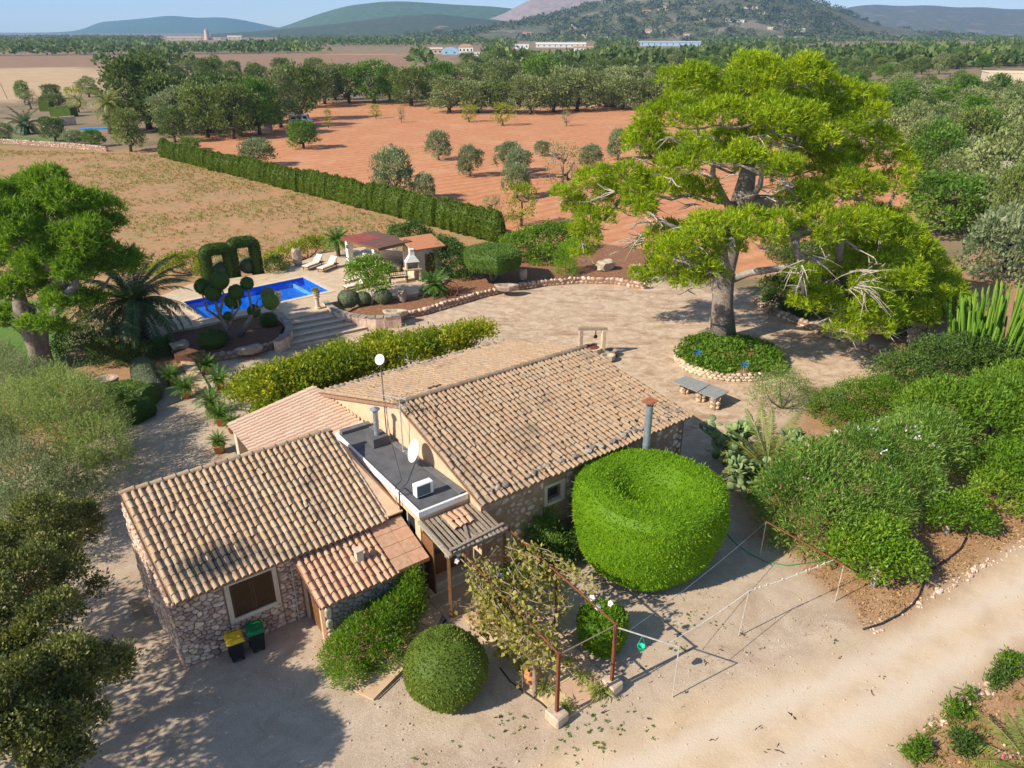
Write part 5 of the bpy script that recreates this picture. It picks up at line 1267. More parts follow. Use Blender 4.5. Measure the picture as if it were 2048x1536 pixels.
# candelabra cactus
def euph_mesh():
    mb = MB(); n = 10; vs = []; fs = []; z = [0, .35, .8, .95, 1.]; rr = [.8, 1, 1, .8, .2]
    for zz, r_ in zip(z, rr):
        for j in range(n): t = 2 * PI * j / n; k = r_ * (1. if j % 2 else .62) * .045; vs.append((k * math.cos(t), k * math.sin(t), zz))
    fs = [(i * n + j, i * n + (j + 1) % n, (i + 1) * n + (j + 1) % n, (i + 1) * n + j) for i in range(4) for j in range(n)]
    return np_mesh('stem', vs, [np.array(fs)], MAT['euph'])
def euph_mat():
    m, nt, b = newmat('candelabra', .5); t = nt.nodes.new('ShaderNodeObjectInfo').outputs['Random']
    nt.links.new(ramp(nt, t, [(0, (.08, .17, .02)), (.6, (.13, .25, .022)), (1, (.21, .34, .035))]), b.inputs['Base Color']); return m
MAT['euph'] = euph_mat(); EU = euph_mesh()
q = P(2000, 735); t = thing('candelabra_cactus', 'clump of upright bright green candelabra cactus stems behind the stone cairns', 'cactus', tuple(q)); g = np.random.default_rng(9)
for k in range(280):
    a = g.uniform(0, 6.28); r_ = 2.9 * math.sqrt(g.random()); x, y = r_ * math.cos(a) * 1.1, r_ * math.sin(a) * .8; hgt = (4.4 - .45 * r_) * g.uniform(.6, 1.1)
    M = Matrix.Translation((x * .9, y * .9, max(0, hgt * .35 - .4) * .6)) @ Matrix.Rotation(x * .085 + g.normal(0, .05), 4, 'Y') @ Matrix.Rotation(-y * .1 + g.normal(0, .05), 4, 'X') @ Matrix.Diagonal((1.5, 1.5, hgt, 1))
    o = bpy.data.objects.new('stem', EU); COL.objects.link(o); o.parent = t; o.matrix_basis = M
# ---------------------------------------------------------------- trees left of the house
def wisp(name, label, blobs, n, mat, seed, nl=22, L=.1, W=.026, cat='tree', sh=.7, group=None, base=None):
    """olive with long upright shoots"""
    c = np.array(blobs)[:, :3].mean(0); loc = base or (c[0], c[1], 0); bl = np.array(local(blobs, loc)); g = np.random.default_rng(seed)
    t = thing(name, label, cat, loc, 0, group)
    lb(skeleton([(0, 0, -.1), (.1, 0, .5), (0, .1, 1.)], .16, [b[:3] for b in bl], .025, .1, seed, 6), 'trunk', MAT['bark'], t, True)
    w_ = bl[:, 3] * bl[:, 4]; pick = g.choice(len(bl), n, p=w_ / w_.sum()); d = unit(g.normal(size=(n, 3))); d[:, 2] = np.abs(d[:, 2]) * .9 - .15; d = unit(d)
    p0 = bl[pick, :3] + d * bl[pick, 3:] * g.uniform(.55, .95, (n, 1)); ax = unit(d * .7 + np.array([0, 0, .75]) + g.normal(0, .3, (n, 3))); Ls = sh * g.uniform(.5, 1.3, n)
    s = g.random((n, nl)); C = p0[:, None] + ax[:, None] * (s * Ls[:, None])[:, :, None]; C[:, :, 2] -= (s ** 2 * Ls[:, None] * .12)
    D = ax[:, None] + g.normal(0, .6, (n, nl, 3)); tt = np.repeat(.5 + g.normal(0, .17, n), nl) + g.normal(0, .1, n * nl)
    V, F_ = leaf_geo(C.reshape(-1, 3), D.reshape(-1, 3), L * g.uniform(.7, 1.3, n * nl), W, g)
    V2, F2, t2 = crown_set(g, bl, n // 2, .14, 10, L, W * 1.3, shell=.5)
    link('crown', leaf_mesh('crown', LM[mat], [(V, F_, tt), (V2, F2, t2)]), t); return t
wisp('olive_tree', 'large silvery olive bush with feathery upright shoots beside the gravel drive', [Bz(150, 830, 1.7, 80), Bz(90, 880, 1.8, 85), Bz(190, 900, 1.5, 70), Bz(120, 790, 1.8, 60), Bz(40, 840, 2.0, 80), Bz(215, 860, 1.2, 45), Bz(230, 930, .9, 40), Bz(150, 950, 1.2, 60)], 2600, 'olivegreen', 61, 20)
wisp('olive_tree', 'darker olive bush in front of the feathery olive, below the lawn', [Bz(20, 960, 1.8, 85), Bz(80, 990, 1.6, 70), Bz(-40, 900, 2.2, 80), Bz(110, 1030, 1.0, 55), Bz(50, 1045, 1.3, 70), Bz(160, 1000, .8, 50), Bz(0, 1060, 1.6, 80)], 1900, 'olive', 62, 20)
wisp('olive_tree', 'blue-green olive bush at the foot of the stone pine', [Bz(30, 770, 1.5, 60), Bz(90, 770, 1.3, 45), Bz(-20, 740, 1.6, 60), Bz(10, 820, 1.2, 55)], 1300, 'olive', 63, 20)
# dark evergreen in the corner
def corner_tree(label, base, blobs, n, seed):
    q = base; bl = local(blobs, (q.x, q.y, 0))
    return tree('strawberry_tree', label, (q.x, q.y, 0), bl, lambda g, b: [crown_set(g, lumpy(b, 6, .42, g), n, .1, 17, .095, .05, out=.6, up=.5, rnd=.6, shell=.5, tv=.2, cull=.8)], LM['dark'], MAT['barkdark'], [(0, 0, -.1), (.1, 0, .7), (0, .1, 1.4)], .22, 'tree', None, .03, seed)
corner_tree('dark evergreen tree with pale leaf tips facing the annex side wall', P(70, 1330), [Bz(130, 1080, 2.6, 80), Bz(60, 1100, 3.0, 90), Bz(180, 1060, 2.2, 50), Bz(40, 1190, 3.4, 95), Bz(130, 1180, 2.6, 70), Bz(90, 1270, 3.2, 85), Bz(-30, 1250, 3.4, 110), Bz(-20, 1120, 3.2, 90)], 3000, 71)
corner_tree('dark evergreen tree overhanging the shaded gravel in front of the annex', P(60, 1560), [Bz(180, 1370, 2.4, 75), Bz(110, 1380, 3.0, 85), Bz(140, 1450, 2.8, 80), Bz(40, 1400, 3.6, 95), Bz(60, 1500, 3.4, 100), Bz(220, 1330, 2.0, 36), Bz(-40, 1480, 3.8, 110), Bz(120, 1540, 2.6, 70), Bz(30, 1330, 3.0, 70)], 3000, 72)
# trees just outside the frame on the left whose shade falls on the yard
for k, (x, y, s_, lab) in enumerate(((-16.5, 9.5, 1.0, 'tall evergreen outside the yard corner that shades the gravel'), (-19.5, 14.0, .9, 'evergreen beyond the corner trees shading the drive'))):
    bl = [(0, 0, 5.2, 2.6, 2.6, 2), (1.6, .4, 4.4, 1.7, 1.7, 1.4), (-1.6, .6, 4.6, 1.8, 1.8, 1.5), (.2, -1.8, 4.6, 1.8, 1.8, 1.4), (.3, 1.9, 4.2, 1.7, 1.7, 1.4)]
    bl = [tuple(v * s_ for v in b) for b in bl]
    tree('holm_oak', lab, (x, y, 0), bl, lambda g, b: [crown_set(g, b, 420, .22, 11, .2, .1, shell=.6)], LM['dark'], MAT['barkdark'], [(0, 0, -.1), (.1, 0, 1.2), (0, .1, 2.6)], .25, 'tree', None, .04, 80 + k)
# clipped hedge curls by the drive
def hedge_tube(name, label, pts, r_, mat, dens, L, W, kz=1., seed=1, group=None, cat='hedge', **kw):
    mb = MB(); base = Vector(pts[0]); mb.tube([Vector(p) - base for p in pts], r_, 14)
    mb.v = [(v[0], v[1], v[2] * 1.0) for v in mb.v]
    return topiary(name, label, (base.x, base.y, 0 if base.z < .9 else 0), MBshift(mb, base.z), mat, dens, L, W, cat, group, seed, **kw)
def MBshift(mb, dz): mb.v = [(v[0], v[1], v[2] + dz) for v in mb.v]; return mb
hedge_tube('clipped_hedge', 'low clipped hedge curling round the corner of the drive', [P(205, 800, .5), P(260, 788, .5), P(300, 795, .5)], [.7, .75, .6], LM['hexa'], 700, .09, .035, seed=91)
hedge_tube('clipped_hedge', 'rounded grey-green clipped hedge leading from the drive to the palm', [P(285, 735, .5), P(290, 760, .5), P(305, 785, .5)], [.6, .62, .55], LM['grey'], 700, .09, .035, seed=92)
hedge_tube('clipped_hedge', 'dark front lobe of clipped hedge edging the drive below the olive', [P(225, 835, .4), P(265, 828, .4), P(300, 812, .4)], [.55, .6, .5], LM['mid'], 700, .09, .035, seed=93)
# undergrowth between pine, palm and hedge
bush('dark_shrub', 'dark shrub in deep shade between the stone pine and the date palm', [Bz(150, 690, .8, 40), Bz(190, 660, .8, 40), Bz(240, 680, .7, 38), Bz(210, 710, .5, 34)], LM['mid'], 900, .14, 11, .13, .06, seed=94)
bush('dark_shrub', 'dark ground shrub around the foot of the date palm', [Bz(285, 712, .35, 28), Bz(320, 700, .35, 24), Bz(255, 715, .35, 24)], LM['mid'], 420, .12, 10, .12, .06, seed=95)
mb = MB(); mb.sphere((0, 0, .4), (.8, .8, .6), 16, 10, .03, 4); topiary('round_shrub', 'dark round clipped shrub in the walled bed under the pom-pom trees', tuple(P(427, 692, BZ)), mb, LM['arch'], 700, .09, .035, 'bush', seed=96)
mb = MB(); mb.sphere((0, 0, .3), (.55, .5, .45), 14, 9, .05, 5); topiary('round_shrub', 'small dark shrub in the walled bed beside the steps', tuple(P(538, 650, BZ)), mb, LM['mid'], 700, .09, .035, 'bush', seed=97)
# flowering shrub by the lean-to
bush('flowering_shrub', 'bright green shrub with small pink flowers along the lean-to wall', [Bz(690, 1310, .35, 45, .9), Bz(735, 1280, .5, 55), Bz(780, 1245, .6, 48), Bz(700, 1345, .25, 35, .8), Bz(765, 1300, .35, 42), Bz(815, 1200, .9, 34, 1.3), Bz(822, 1165, 1.3, 22, 1.4), Bz(800, 1220, .7, 40)], LM['bright'], 1500, .09, 13, .11, .028, seed=98, up=.6, tv=.16)
fs_ = [o for o in bpy.data.objects if o.name == 'flowering_shrub'][0]
bl = local([Bz(690, 1310, .35, 46, .9), Bz(735, 1280, .5, 56), Bz(780, 1245, .6, 49), Bz(765, 1300, .35, 43)], fs_.location)
setp(link('pink_flowers', leaf_mesh('pink_flowers', LM['pink'], [crown_set(np.random.default_rng(4), bl, 130, .03, 4, .05, .04, shell=.02, low=0)]), fs_), kind='stuff')
bush('grey_conifer', 'wispy grey-green bush against the lean-to wall', [Bz(742, 1200, .8, 14, 2.), Bz(750, 1180, 1.1, 11, 2.)], LM['olive'], 140, .09, 10, .1, .02, seed=99, shell=.6)
# oleander by the entrance
bush('oleander_bush', 'loose blue-green oleander bush against the farmhouse front wall', [Bz(1050, 1030, 1.5, 30, 1.2), Bz(1085, 1050, 1.2, 30, 1.2), Bz(1060, 1070, .8, 30), Bz(1105, 1085, .9, 18), Bz(1040, 1060, 1.0, 24)], LM['oleander'], 420, .13, 11, .15, .03, seed=100, shell=.6, up=.5)
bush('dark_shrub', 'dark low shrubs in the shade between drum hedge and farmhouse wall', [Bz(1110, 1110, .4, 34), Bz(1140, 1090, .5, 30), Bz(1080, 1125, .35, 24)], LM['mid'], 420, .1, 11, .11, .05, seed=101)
bush('dark_shrub', 'leafy green shrub growing under the vine pergola', [Bz(1010, 1180, .6, 34), Bz(1035, 1165, .8, 30), Bz(1000, 1160, .9, 20)], LM['hedge'], 300, .11, 11, .13, .05, seed=102, shell=.5)

# ---------------------------------------------------------------- climber on the wire frame behind the house
tb = [Bz(x, y + random.uniform(-5, 5), z + random.uniform(-.35, .25), r * random.uniform(.85, 1.4), random.uniform(.4, .75)) for x, y, z, r in ((500, 790, 1.7, 36), (545, 770, 2.2, 44), (600, 755, 2.4, 46), (655, 740, 2.5, 46), (710, 722, 2.5, 44), (765, 707, 2.5, 40), (820, 695, 2.5, 38), (870, 682, 2.5, 34), (915, 674, 2.5, 32), (955, 670, 2.4, 28), (560, 800, 1.8, 36), (610, 790, 2.0, 36), (490, 770, 1.6, 26), (660, 775, 2.1, 28), (745, 735, 2.3, 30), (830, 712, 2.3, 26), (530, 815, 1.5, 28), (580, 812, 1.6, 32), (640, 795, 1.7, 30), (700, 765, 1.8, 30), (780, 728, 1.9, 30), (870, 705, 1.9, 26), (920, 692, 1.9, 26), (600, 735, 1.8, 28), (680, 712, 1.9, 28), (760, 690, 1.9, 28))]
t = thing('climber_pergola', 'leafy yellow-green climber roofing the long pergola behind the farmhouse', 'vine', tuple(P(720, 760))); g = np.random.default_rng(110)
bl = local(tb, t.location)
for k in range(0, 10, 2):
    b = bl[k]; mb = MB(); mb.tube([(b[0], b[1], 0), (b[0], b[1], b[2])], .05, 6); lb(mb, 'post', MAT['rust'], t)
mb = MB()
mb.tube([b[:3] for b in bl[:10]], .03, 5)
lb(mb, 'stem', MAT['barkdark'], t)
link('foliage', leaf_mesh('foliage', LM['wisteria'], [crown_set(g, bl, 4000, .2, 11, .2, .08, out=.5, up=.45, rnd=.8, shell=.7, tv=.26, low=-.2)]), t)

# ---------------------------------------------------------------- ring of ivy round the pine
c = P(1456, 722); rr = 2.95
t = thing('round_planter', 'low round dry stone planter filled with ivy around the big pine', 'planter', (c.x, c.y, 0))
for row in range(3):
    n = 62
    for k in range(n):
        a = 2 * PI * (k + .5 * (row % 2)) / n; q = c + Vector((math.cos(a) * (rr - .03 * row), math.sin(a) * (rr - .03 * row) * .93, .08 + .15 * row)); stone(t, q, (.32 * random.uniform(.8, 1.2), .3, .2), 'paler', a + PI / 2)
mb = MB(); mb.lathe([(rr - .15, 0), (rr - .15, .42), (1.5, .62), (.8, .9), (.3, 1.0)], c, 40); mb.v = [(v[0], c.y + (v[1] - c.y) * .93, v[2]) for v in mb.v]; mb.build('soil', MAT['soil'], t)
ig = thing('ivy', 'mound of bright green ivy covering the round stone planter', 'ivy', (c.x, c.y, .4)); g = np.random.default_rng(120)
n = 9000; a = g.uniform(0, 6.28, n); r_ = rr * np.sqrt(g.random(n)) * 1.03; hgt = .45 + .5 * np.exp(-(r_ / 1.1) ** 2) + fbm(r_ * np.cos(a), r_ * np.sin(a), .9, 3) * .28
hgt = np.where(r_ > rr * .97, hgt - .12, hgt)
C = np.stack([r_ * np.cos(a), r_ * np.sin(a) * .93, hgt - .4 + g.uniform(-.08, .1, n)], 1); keep = fbm(C[:, 0], C[:, 1], 1.2, 3) + .2 * g.random(n) > .42; C = C[keep]; n = len(C)
V, F_ = leaf_geo(C, np.array([0, 0, .4]) + g.normal(0, .7, (n, 3)), .17 * g.uniform(.6, 1.3, n), .13, g, .4)
link('foliage', leaf_mesh('foliage', LM['ivy'], [(V, F_, .5 + g.normal(0, .2, n))]), ig)
MAT['blue'] = plain('blue_plastic', (.02, .30, .75), (.015, .22, .6), 9, .4, .05)
for k, (x, y, lab) in enumerate(((1394, 706, 'small bright blue pinwheel in the ivy at the bare patch'), (1487, 730, 'small bright blue pinwheel in the ivy facing the stone table'))):
    q = P(x, y + 12, .6); tp = q + Vector((0, 0, .42)); o = thing('pinwheel', lab, 'pinwheel', tuple(q), group='blue pinwheels in the ivy')
    mb = MB(); mb.tube([q - Vector((0, 0, .15)), tp], .012, 5); mb.build('stick', MAT['steelwhite'], o)
    for j in range(6):
        a = j * PI / 3; d = Vector((math.cos(a), -.25, math.sin(a))); s_ = Vector((math.cos(a + .6), -.1, math.sin(a + .6)))
        mb = MB(); mb.slab([tp, tp + d * .2, tp + (d + s_) * .12], (0, -.012, 0)); mb.build('blade', MAT['blue'], o)
# slab table on stone legs
def quad_px(pts, z): return [P(x, y, z) for x, y in pts]
t = thing('stone_table', 'long low table of two grey slabs on three rough stone legs', 'table', tuple(P(1405, 800)))
tz = .75
for k, pts in enumerate((((1345, 762), (1372, 752), (1421, 768), (1395, 783)), ((1397, 784), (1423, 769), (1458, 783), (1432, 797)))):
    mb = MB(); mb.slab(quad_px(pts, tz), (0, 0, -.05)); mb.build('slab', MAT['slate'], t)
for (x, y) in ((1369, 783), (1400, 799), (1428, 814)):
    q = P(x, y + 2, 0)
    lg = MB(); lg.box((q.x, q.y, .34), (.4, .4, .66), .6); o = lg.build('leg', MAT['mortar'], t)
    for row in range(3):
        for j in range(4):
            a = j * PI / 2 + .6; stone(o, q + Vector((math.cos(a) * .16, math.sin(a) * .16, .12 + .23 * row)), (.3, .3, .26), 'paler')
# well
q = P(1185, 712); t = thing('stone_well', 'old well with two pale stone posts, a timber beam and iron pulley', 'well', tuple(q))
A = PY(1160, 706, q.y); B_ = PY(1205, 709, q.y); hh = PY(1160, 660, q.y).z
for k, s_ in enumerate((A, B_)):
    mb = MB(); mb.box((s_.x, s_.y, hh / 2), (.22, .26, hh), .2, bev=.02); mb.build('post', MAT['paler'], t)
mb = MB(); mb.bar((A.x - .15, A.y, hh + .07), (B_.x + .2, B_.y, hh + .07), .18, .14); mb.build('beam', MAT['greywood'], t)
mb = MB(); m_ = (A + B_) / 2; mb.tube([(m_.x + .2, m_.y, hh), (m_.x + .2, m_.y, hh - .35)], .03, 6); mb.sphere((m_.x + .2, m_.y, hh - .4), (.12, .04, .12), 10, 6); mb.build('pulley', MAT['black'], t)
mb = MB(); mb.lathe([(.62, 0), (.62, .55), (.48, .55), (.48, .1)], (m_.x, m_.y + .1, 0), 18); mb.build('kerb', MAT['paler'], t)
mb = MB(); mb.lathe([(.48, .5), (.2, .52)], (m_.x, m_.y + .1, 0), 18); mb.build('cover', MAT['rust'], t)
for k, (x, y, s_, lab) in enumerate(((1222, 712, .7, 'dark hollowed stone beside the old well'), (1215, 722, .8, 'pale hollowed stone trough lying in front of the old well'))):
    q = P(x, y); mb = MB(); mb.lathe([(s_ * .3, 0), (s_ * .52, .15), (s_ * .5, .38), (s_ * .36, .38), (s_ * .26, .2)], q, 12, wob=lambda t, z: 1 + .1 * math.sin(2 * t + 1) + .06 * math.sin(5 * t))
    setp(mb.build('hollow_stone', MAT['graystone' if k == 0 else 'rock']), lab, 'stone')
# ---------------------------------------------------------------- walls round the court
BEDZ = .4
wl = [P(x, y) for x, y in ((800, 640), (850, 629), (900, 614), (960, 596), (1020, 582), (1090, 572), (1160, 566), (1230, 568), (1290, 578))]
dry_wall('retaining_wall', 'low curving dry stone wall holding the red soil bed above the court', wl, .5, .34, .36, 'stone')
dry_wall('retaining_wall', 'low dry stone wall running under the pine along the shaded court edge', [P(x, y) for x, y in ((1505, 600), (1530, 622), (1580, 642), (1640, 668), (1700, 690), (1760, 712), (1800, 735))], .5, .36, .38, 'stone')
dry_wall('retaining_wall', 'short stub of stone kerb beside the dark shrub and the court', [P(x, y) for x, y in ((1720, 775), (1750, 762), (1778, 752))], .3, .3, .36, 'stone')
dry_wall('retaining_wall', 'curved dry stone wall of the bed with the pom-pom trees', [P(x, y) for x, y in ((570, 680), (545, 698), (500, 712), (460, 718), (420, 724))], .5, .34, .36, 'graystone')
# soil of the raised beds (behind the walls)
def soil(name, label, pts, z, mat='soil'):
    mb = MB(); mb.prism([tuple(P(x, y, z))[:2] for x, y in pts], -.05, z); return setp(mb.build(name, MAT[mat]), label, kind='structure')
soil('garden_bed', 'raised red soil bed behind the retaining wall', ((805, 625), (850, 615), (900, 600), (960, 582), (1020, 568), (1090, 558), (1160, 552), (1230, 554), (1280, 560), (1300, 500), (1150, 480), (1000, 500), (906, 545), (872, 583), (800, 596), (740, 606), (700, 625), (740, 632)), BEDZ)
soil('garden_bed', 'dark soil bed of the pom-pom trees', ((567, 652), (560, 668), (540, 682), (500, 697), (460, 704), (420, 710), (350, 712), (330, 664), (385, 656), (480, 634), (548, 623)), BZ, 'soildark')
# capped wall curving beside the steps
def cap_wall(label, px, h, wd, n):
    c = P(*px[len(px) // 2]); t = thing('capped_wall', label, 'stone wall', (c.x, c.y, 0)); pts = [P(x, y, h) for x, y in px]; L = sum((b - a).length for a, b in zip(pts, pts[1:])); 
    for p, a in along(pts, L / n):
        mb = MB(); d = Vector((math.cos(a), math.sin(a), 0)); s_ = Vector((-d.y, d.x, 0)); k = L / n / 2
        mb.slab([p - d * (k - .03) - s_ * wd / 2, p + d * (k - .03) - s_ * wd / 2, p + d * (k - .03) + s_ * wd / 2, p - d * (k - .03) + s_ * wd / 2], (0, 0, .07)); mb.build('cap_stone', MAT['capst'], t)
        mb = MB(); mb.bar(Vector((p.x, p.y, h / 2)) - d * (k + .02), Vector((p.x, p.y, h / 2)) + d * (k + .02), wd * .8, h); mb.build('wall_block', MAT['stone'], t)
MAT['capst'] = plain('cap_stone', (.34, .28, .22), (.25, .2, .16), 5, .9, .3, rnd=.2)
cap_wall('curved wall with grey cap stones between the pom-pom bed and the steps', ((549, 618), (560, 630), (573, 643), (579, 657), (572, 671), (552, 683)), .72, .42, 12)
cap_wall('curved wall with grey cap stones between the steps and the lemon tree bed', ((650, 603), (660, 613), (675, 622), (700, 630), (735, 635), (775, 634), (800, 631)), .72, .42, 13)
mb = MB(); mb.prism([tuple(P(x, y, 0))[:2] for x, y in ((330, 660), (352, 660), (425, 790), (395, 795))], -.05, .12); setp(mb.build('kerb_path', MAT['sand']), 'sandstone kerb running from the palm down to the potted cycads', kind='structure')
# ================================================================ PERGOLA AND FRONT YARD
# door canopy of grey slats
cn = thing('slat_canopy', 'weathered grey slat canopy with a few red tiles above the entrance door', 'canopy', tuple(H(8.4, -2.1)), TH)
def cz(v): return 2.62 + (v + 3.05) * .09
for k in range(13):
    u0 = 7.42 + k * .165; mb = MB(); mb.bar(H(u0, -1.3, cz(-1.3) + .05), H(u0 + .02 * random.uniform(-1, 1), -3.05, cz(-3.05) + .05), .095, .03); mb.build('slat', MAT['greywood'], cn)
for v_, w_ in ((-1.5, .1), (-2.92, .14)):
    mb = MB(); mb.bar(H(7.3, v_, cz(v_) - .05), H(9.6, v_, cz(v_) - .05), w_, .14); mb.build('beam', MAT['greywood'], cn)
mb = MB(); mb.bar(H(7.34, -1.25, cz(-1.25) + .06), H(7.34, -3.15, cz(-3.15) + .06), .12, .1); mb.build('edge_board', MAT['greywood'], cn)
mb = MB(); mb.bar(H(7.45, -2.95, cz(-2.95) + .1), H(9.55, -2.8, cz(-2.8) + .1), .1, .05); mb.build('batten', MAT['greywood'], cn)
mb = MB(); mb.bar(H(8.75, -1.5, cz(-1.5) + .1), H(8.15, -2.9, cz(-2.9) + .1), .09, .05); mb.build('batten', MAT['greywood'], cn)
me, tv, tf = tile_mesh('tile', MAT['tile_red'])
for i in range(4):
    for j in range(2):
        p = H(8.15 + i * .22, -1.42 - j * .34, cz(-1.5 - j * .3) + .08); M = Matrix.Translation(p) @ Matrix.Rotation(TH + random.gauss(0, .06), 4, 'Z') @ Matrix.Rotation(.1, 4, 'X')
        link('tile', me, cn, M)
for u0 in (7.4, 9.5):
    mb = MB(); mb.bar(H(u0, -2.92, 0), H(u0, -2.92, cz(-2.9) - .1), .1, .1, (1, 0, 0)); mb.build('post', MAT['wood'], cn)
# rusty pergola
def ztop(b, x, y): return PY(x, y, b.y).z
b1 = P(1113, 1440); b2 = P(1222, 1378); z1 = 2.45
pg = thing('rusty_pergola', 'open pergola of rusty iron posts and rails carrying a dry grapevine', 'pergola', tuple((b1 + b2) / 2), TH)
back = [H(7.75, -5.1), H(9.75, -5.3)]
for k, q in enumerate((b1, b2)):
    mb = MB(); mb.box((q.x, q.y, .17), (.46, .52, .36), TH + .1, bev=.04); mb.build('foot_block', MAT['paler'], pg)
    mb = MB(); mb.box((q.x, q.y, .34 + (z1 - .34) / 2), (.085, .085, z1 - .34), TH); mb.build('post', MAT['rust'], pg)
for q in back: mb = MB(); mb.box((q.x, q.y, z1 / 2), (.07, .07, z1), TH); mb.build('post', MAT['rust'], pg)
def zz(q, z): return Vector((q.x, q.y, z))
rails = [(zz(b1, z1 - .03), H(7.85, -2.9, 2.5)), (zz(b2, z1 - .03), H(9.7, -2.7, 2.5)), (zz(back[0], z1 - .1), zz(back[1], z1 - .1))]
for a, b_ in rails: mb = MB(); mb.tube([a, b_], .03, 7); mb.build('rail', MAT['rust'], pg)
mb = MB(); mb.tube([zz(b1, z1 - .05), zz(b2, z1 - .05)], .018, 6); mb.build('rail', MAT['greywood'], pg)
# grapevine
gv = thing('grapevine', 'dry yellowing grapevine hanging over the rusty pergola', 'vine', tuple(H(8.2, -5.0))); g = np.random.default_rng(130)
n_ = 30; mb = MB(); paths = []
for k in range(n_):
    u0, v0 = g.uniform(7.5, 9.9), g.uniform(-4.5, -3.0); p = np.array([u0, v0, 2.5]); pts = [p.copy()]; d = np.array([g.normal(-.05, .25), -g.uniform(.3, .6), 0])
    for s in range(g.integers(5, 10)):
        p = p + d * .9 + np.array([g.normal(0, .12), g.normal(0, .1), 0]); d[0] += g.normal(0, .12); p[2] = 2.44 + g.normal(0, .05); p[0] = np.clip(p[0], 7.35, 10.1)
        if p[1] < -7.2: break
        pts.append(p.copy())
    paths.append(pts)
for k in range(40):     # hanging shoots on the path side
    u0, v0 = g.uniform(7.35, 8.1), g.uniform(-7.2, -3.4); L = g.uniform(.8, 2.1); pts = [np.array([u0 + g.normal(0, .08) * s, v0 + g.normal(0, .12) * s, 2.45 - L * s / 4]) for s in range(5)]; paths.append(pts)
for k in range(10):
    u0, v0 = g.uniform(8.1, 10.0), g.uniform(-7.0, -3.4); L = g.uniform(.5, 1.5); paths.append([np.array([u0 + g.normal(0, .1) * s, v0 + g.normal(0, .1) * s, 2.45 - L * s / 4]) for s in range(5)])
Cs = []
for pts in paths:
    W = [H(*p) for p in pts]; 
    if len(W) < 2: continue
    mb.tube(W, list(np.linspace(.02, .008, len(W))), 4, False)
    A = np.array([tuple(q) for q in W]); s = np.linspace(0, len(W) - 1, 52)
    Cs.append(np.stack([np.interp(s, range(len(W)), A[:, j]) for j in range(3)], 1) + g.normal(0, .09, (52, 3)))
tr_ = [H(7.7, -6.9, 0), H(7.75, -6.8, 1.0), H(7.65, -6.6, 1.9), H(7.8, -6.2, 2.45)]; mb.tube(tr_, [.06, .05, .045, .03], 6)
setp(mb.build('stem', MAT['greywood'], gv), kind='stuff')
C = np.concatenate(Cs); keep = g.random(len(C)) < .95; C = C[keep]; Mi = np.array(wmat(gv).inverted()); C = C @ Mi[:3, :3].T + Mi[:3, 3]; D = g.normal(0, .7, C.shape) + np.array([0, 0, -.6])
V, F_ = leaf_geo(C, D, .145 * g.uniform(.5, 1.2, len(C)), .125, g, .4); link('foliage', leaf_mesh('foliage', LM['vine'], [(V, F_, .45 + g.normal(0, .26, len(C)))]), gv)
# white plastic bags tied in the vine
def crumple(name, label, p, s_, seed, mat='white', group=None):
    mb = MB(); mb.sphere(p, (s_, s_ * .8, s_ * 1.1), 9, 7, .28, seed); return setp(mb.build(name, MAT[mat]), label, 'bag', group)
for k, (x, y, z) in enumerate(((1185, 1196, 2.3), (1196, 1214, 2.2), (1221, 1207, 2.35), (914, 1122, 2.3), (917, 1108, 2.4))):
    crumple('plastic_bag', 'crumpled white plastic bag tied to the pergola near the rusty corner post' if k < 3 else 'crumpled white plastic bag tied under the slat canopy edge', P(x, y, z), .085, k, group='white bags tied to the pergola')
q = P(1001, 1153, 2.2); t = thing('hanging_lamp', 'white globe lamp hanging in the grapevine', 'lamp', tuple(q)); mb = MB(); mb.sphere(q, .12, 14, 9); mb.build('globe', MAT['white'], t, True); mb = MB(); mb.tube([q + Vector((0, 0, .1)), q + Vector((0, 0, .3))], .012, 5); mb.build('cord', MAT['black'], t)
# paving
def paving(name, label, cells, z, mat, kind='structure'):
    root = MB(); allp = cells[0]
    o = thing(name, label, None, (0, 0, 0)); setp(o, kind=kind)
    for c in cells:
        mb = MB(); cen = sum((Vector((p.x, p.y, 0)) for p in c), Vector()) / len(c)
        cc = [cen + (Vector((p.x, p.y, 0)) - cen) * .985 for p in c]; mb.slab([Vector((p.x, p.y, -.04)) for p in cc], (0, 0, z + .04 + random.uniform(-.004, .004))); mb.build('paving_slab', mat, o)
MAT['slabs'] = plain('sand_paving', (.60, .42, .26), (.48, .32, .19), 2.2, .9, .25, rnd=.08, spots=((.40, .28, .18), 3, .62))
cells = []
for i in range(3):
    for j in range(6):
        u0, v0 = 7.75 + i * .68, -8.05 + j * 1.02; cells.append([H(u0, v0), H(u0 + .68, v0), H(u0 + .68, v0 + 1.02), H(u0, v0 + 1.02)])
paving('pergola_floor', 'sand coloured paving under the pergola', cells, .07, MAT['slabs'])
Lp = [(706, 1383), (753, 1343), (795, 1298), (832, 1245), (850, 1200)]; Rp = [(747, 1402), (790, 1358), (832, 1315), (870, 1262), (905, 1195)]
paving('garden_path', 'narrow sandstone path leading from the door to the yard', [[P(*Lp[i]), P(*Rp[i]), P(*Rp[i + 1]), P(*Lp[i + 1])] for i in range(4)], .06, MAT['slabs'])
mb = MB(); mb.slab([H(7.25, -3.0, -.03), H(9.75, -3.0, -.03), H(9.75, -1.76, -.03), H(7.25, -1.76, -.03)], (0, 0, .11)); setp(mb.build('door_landing', MAT['slabs']), 'sandstone landing in front of the door', kind='structure')
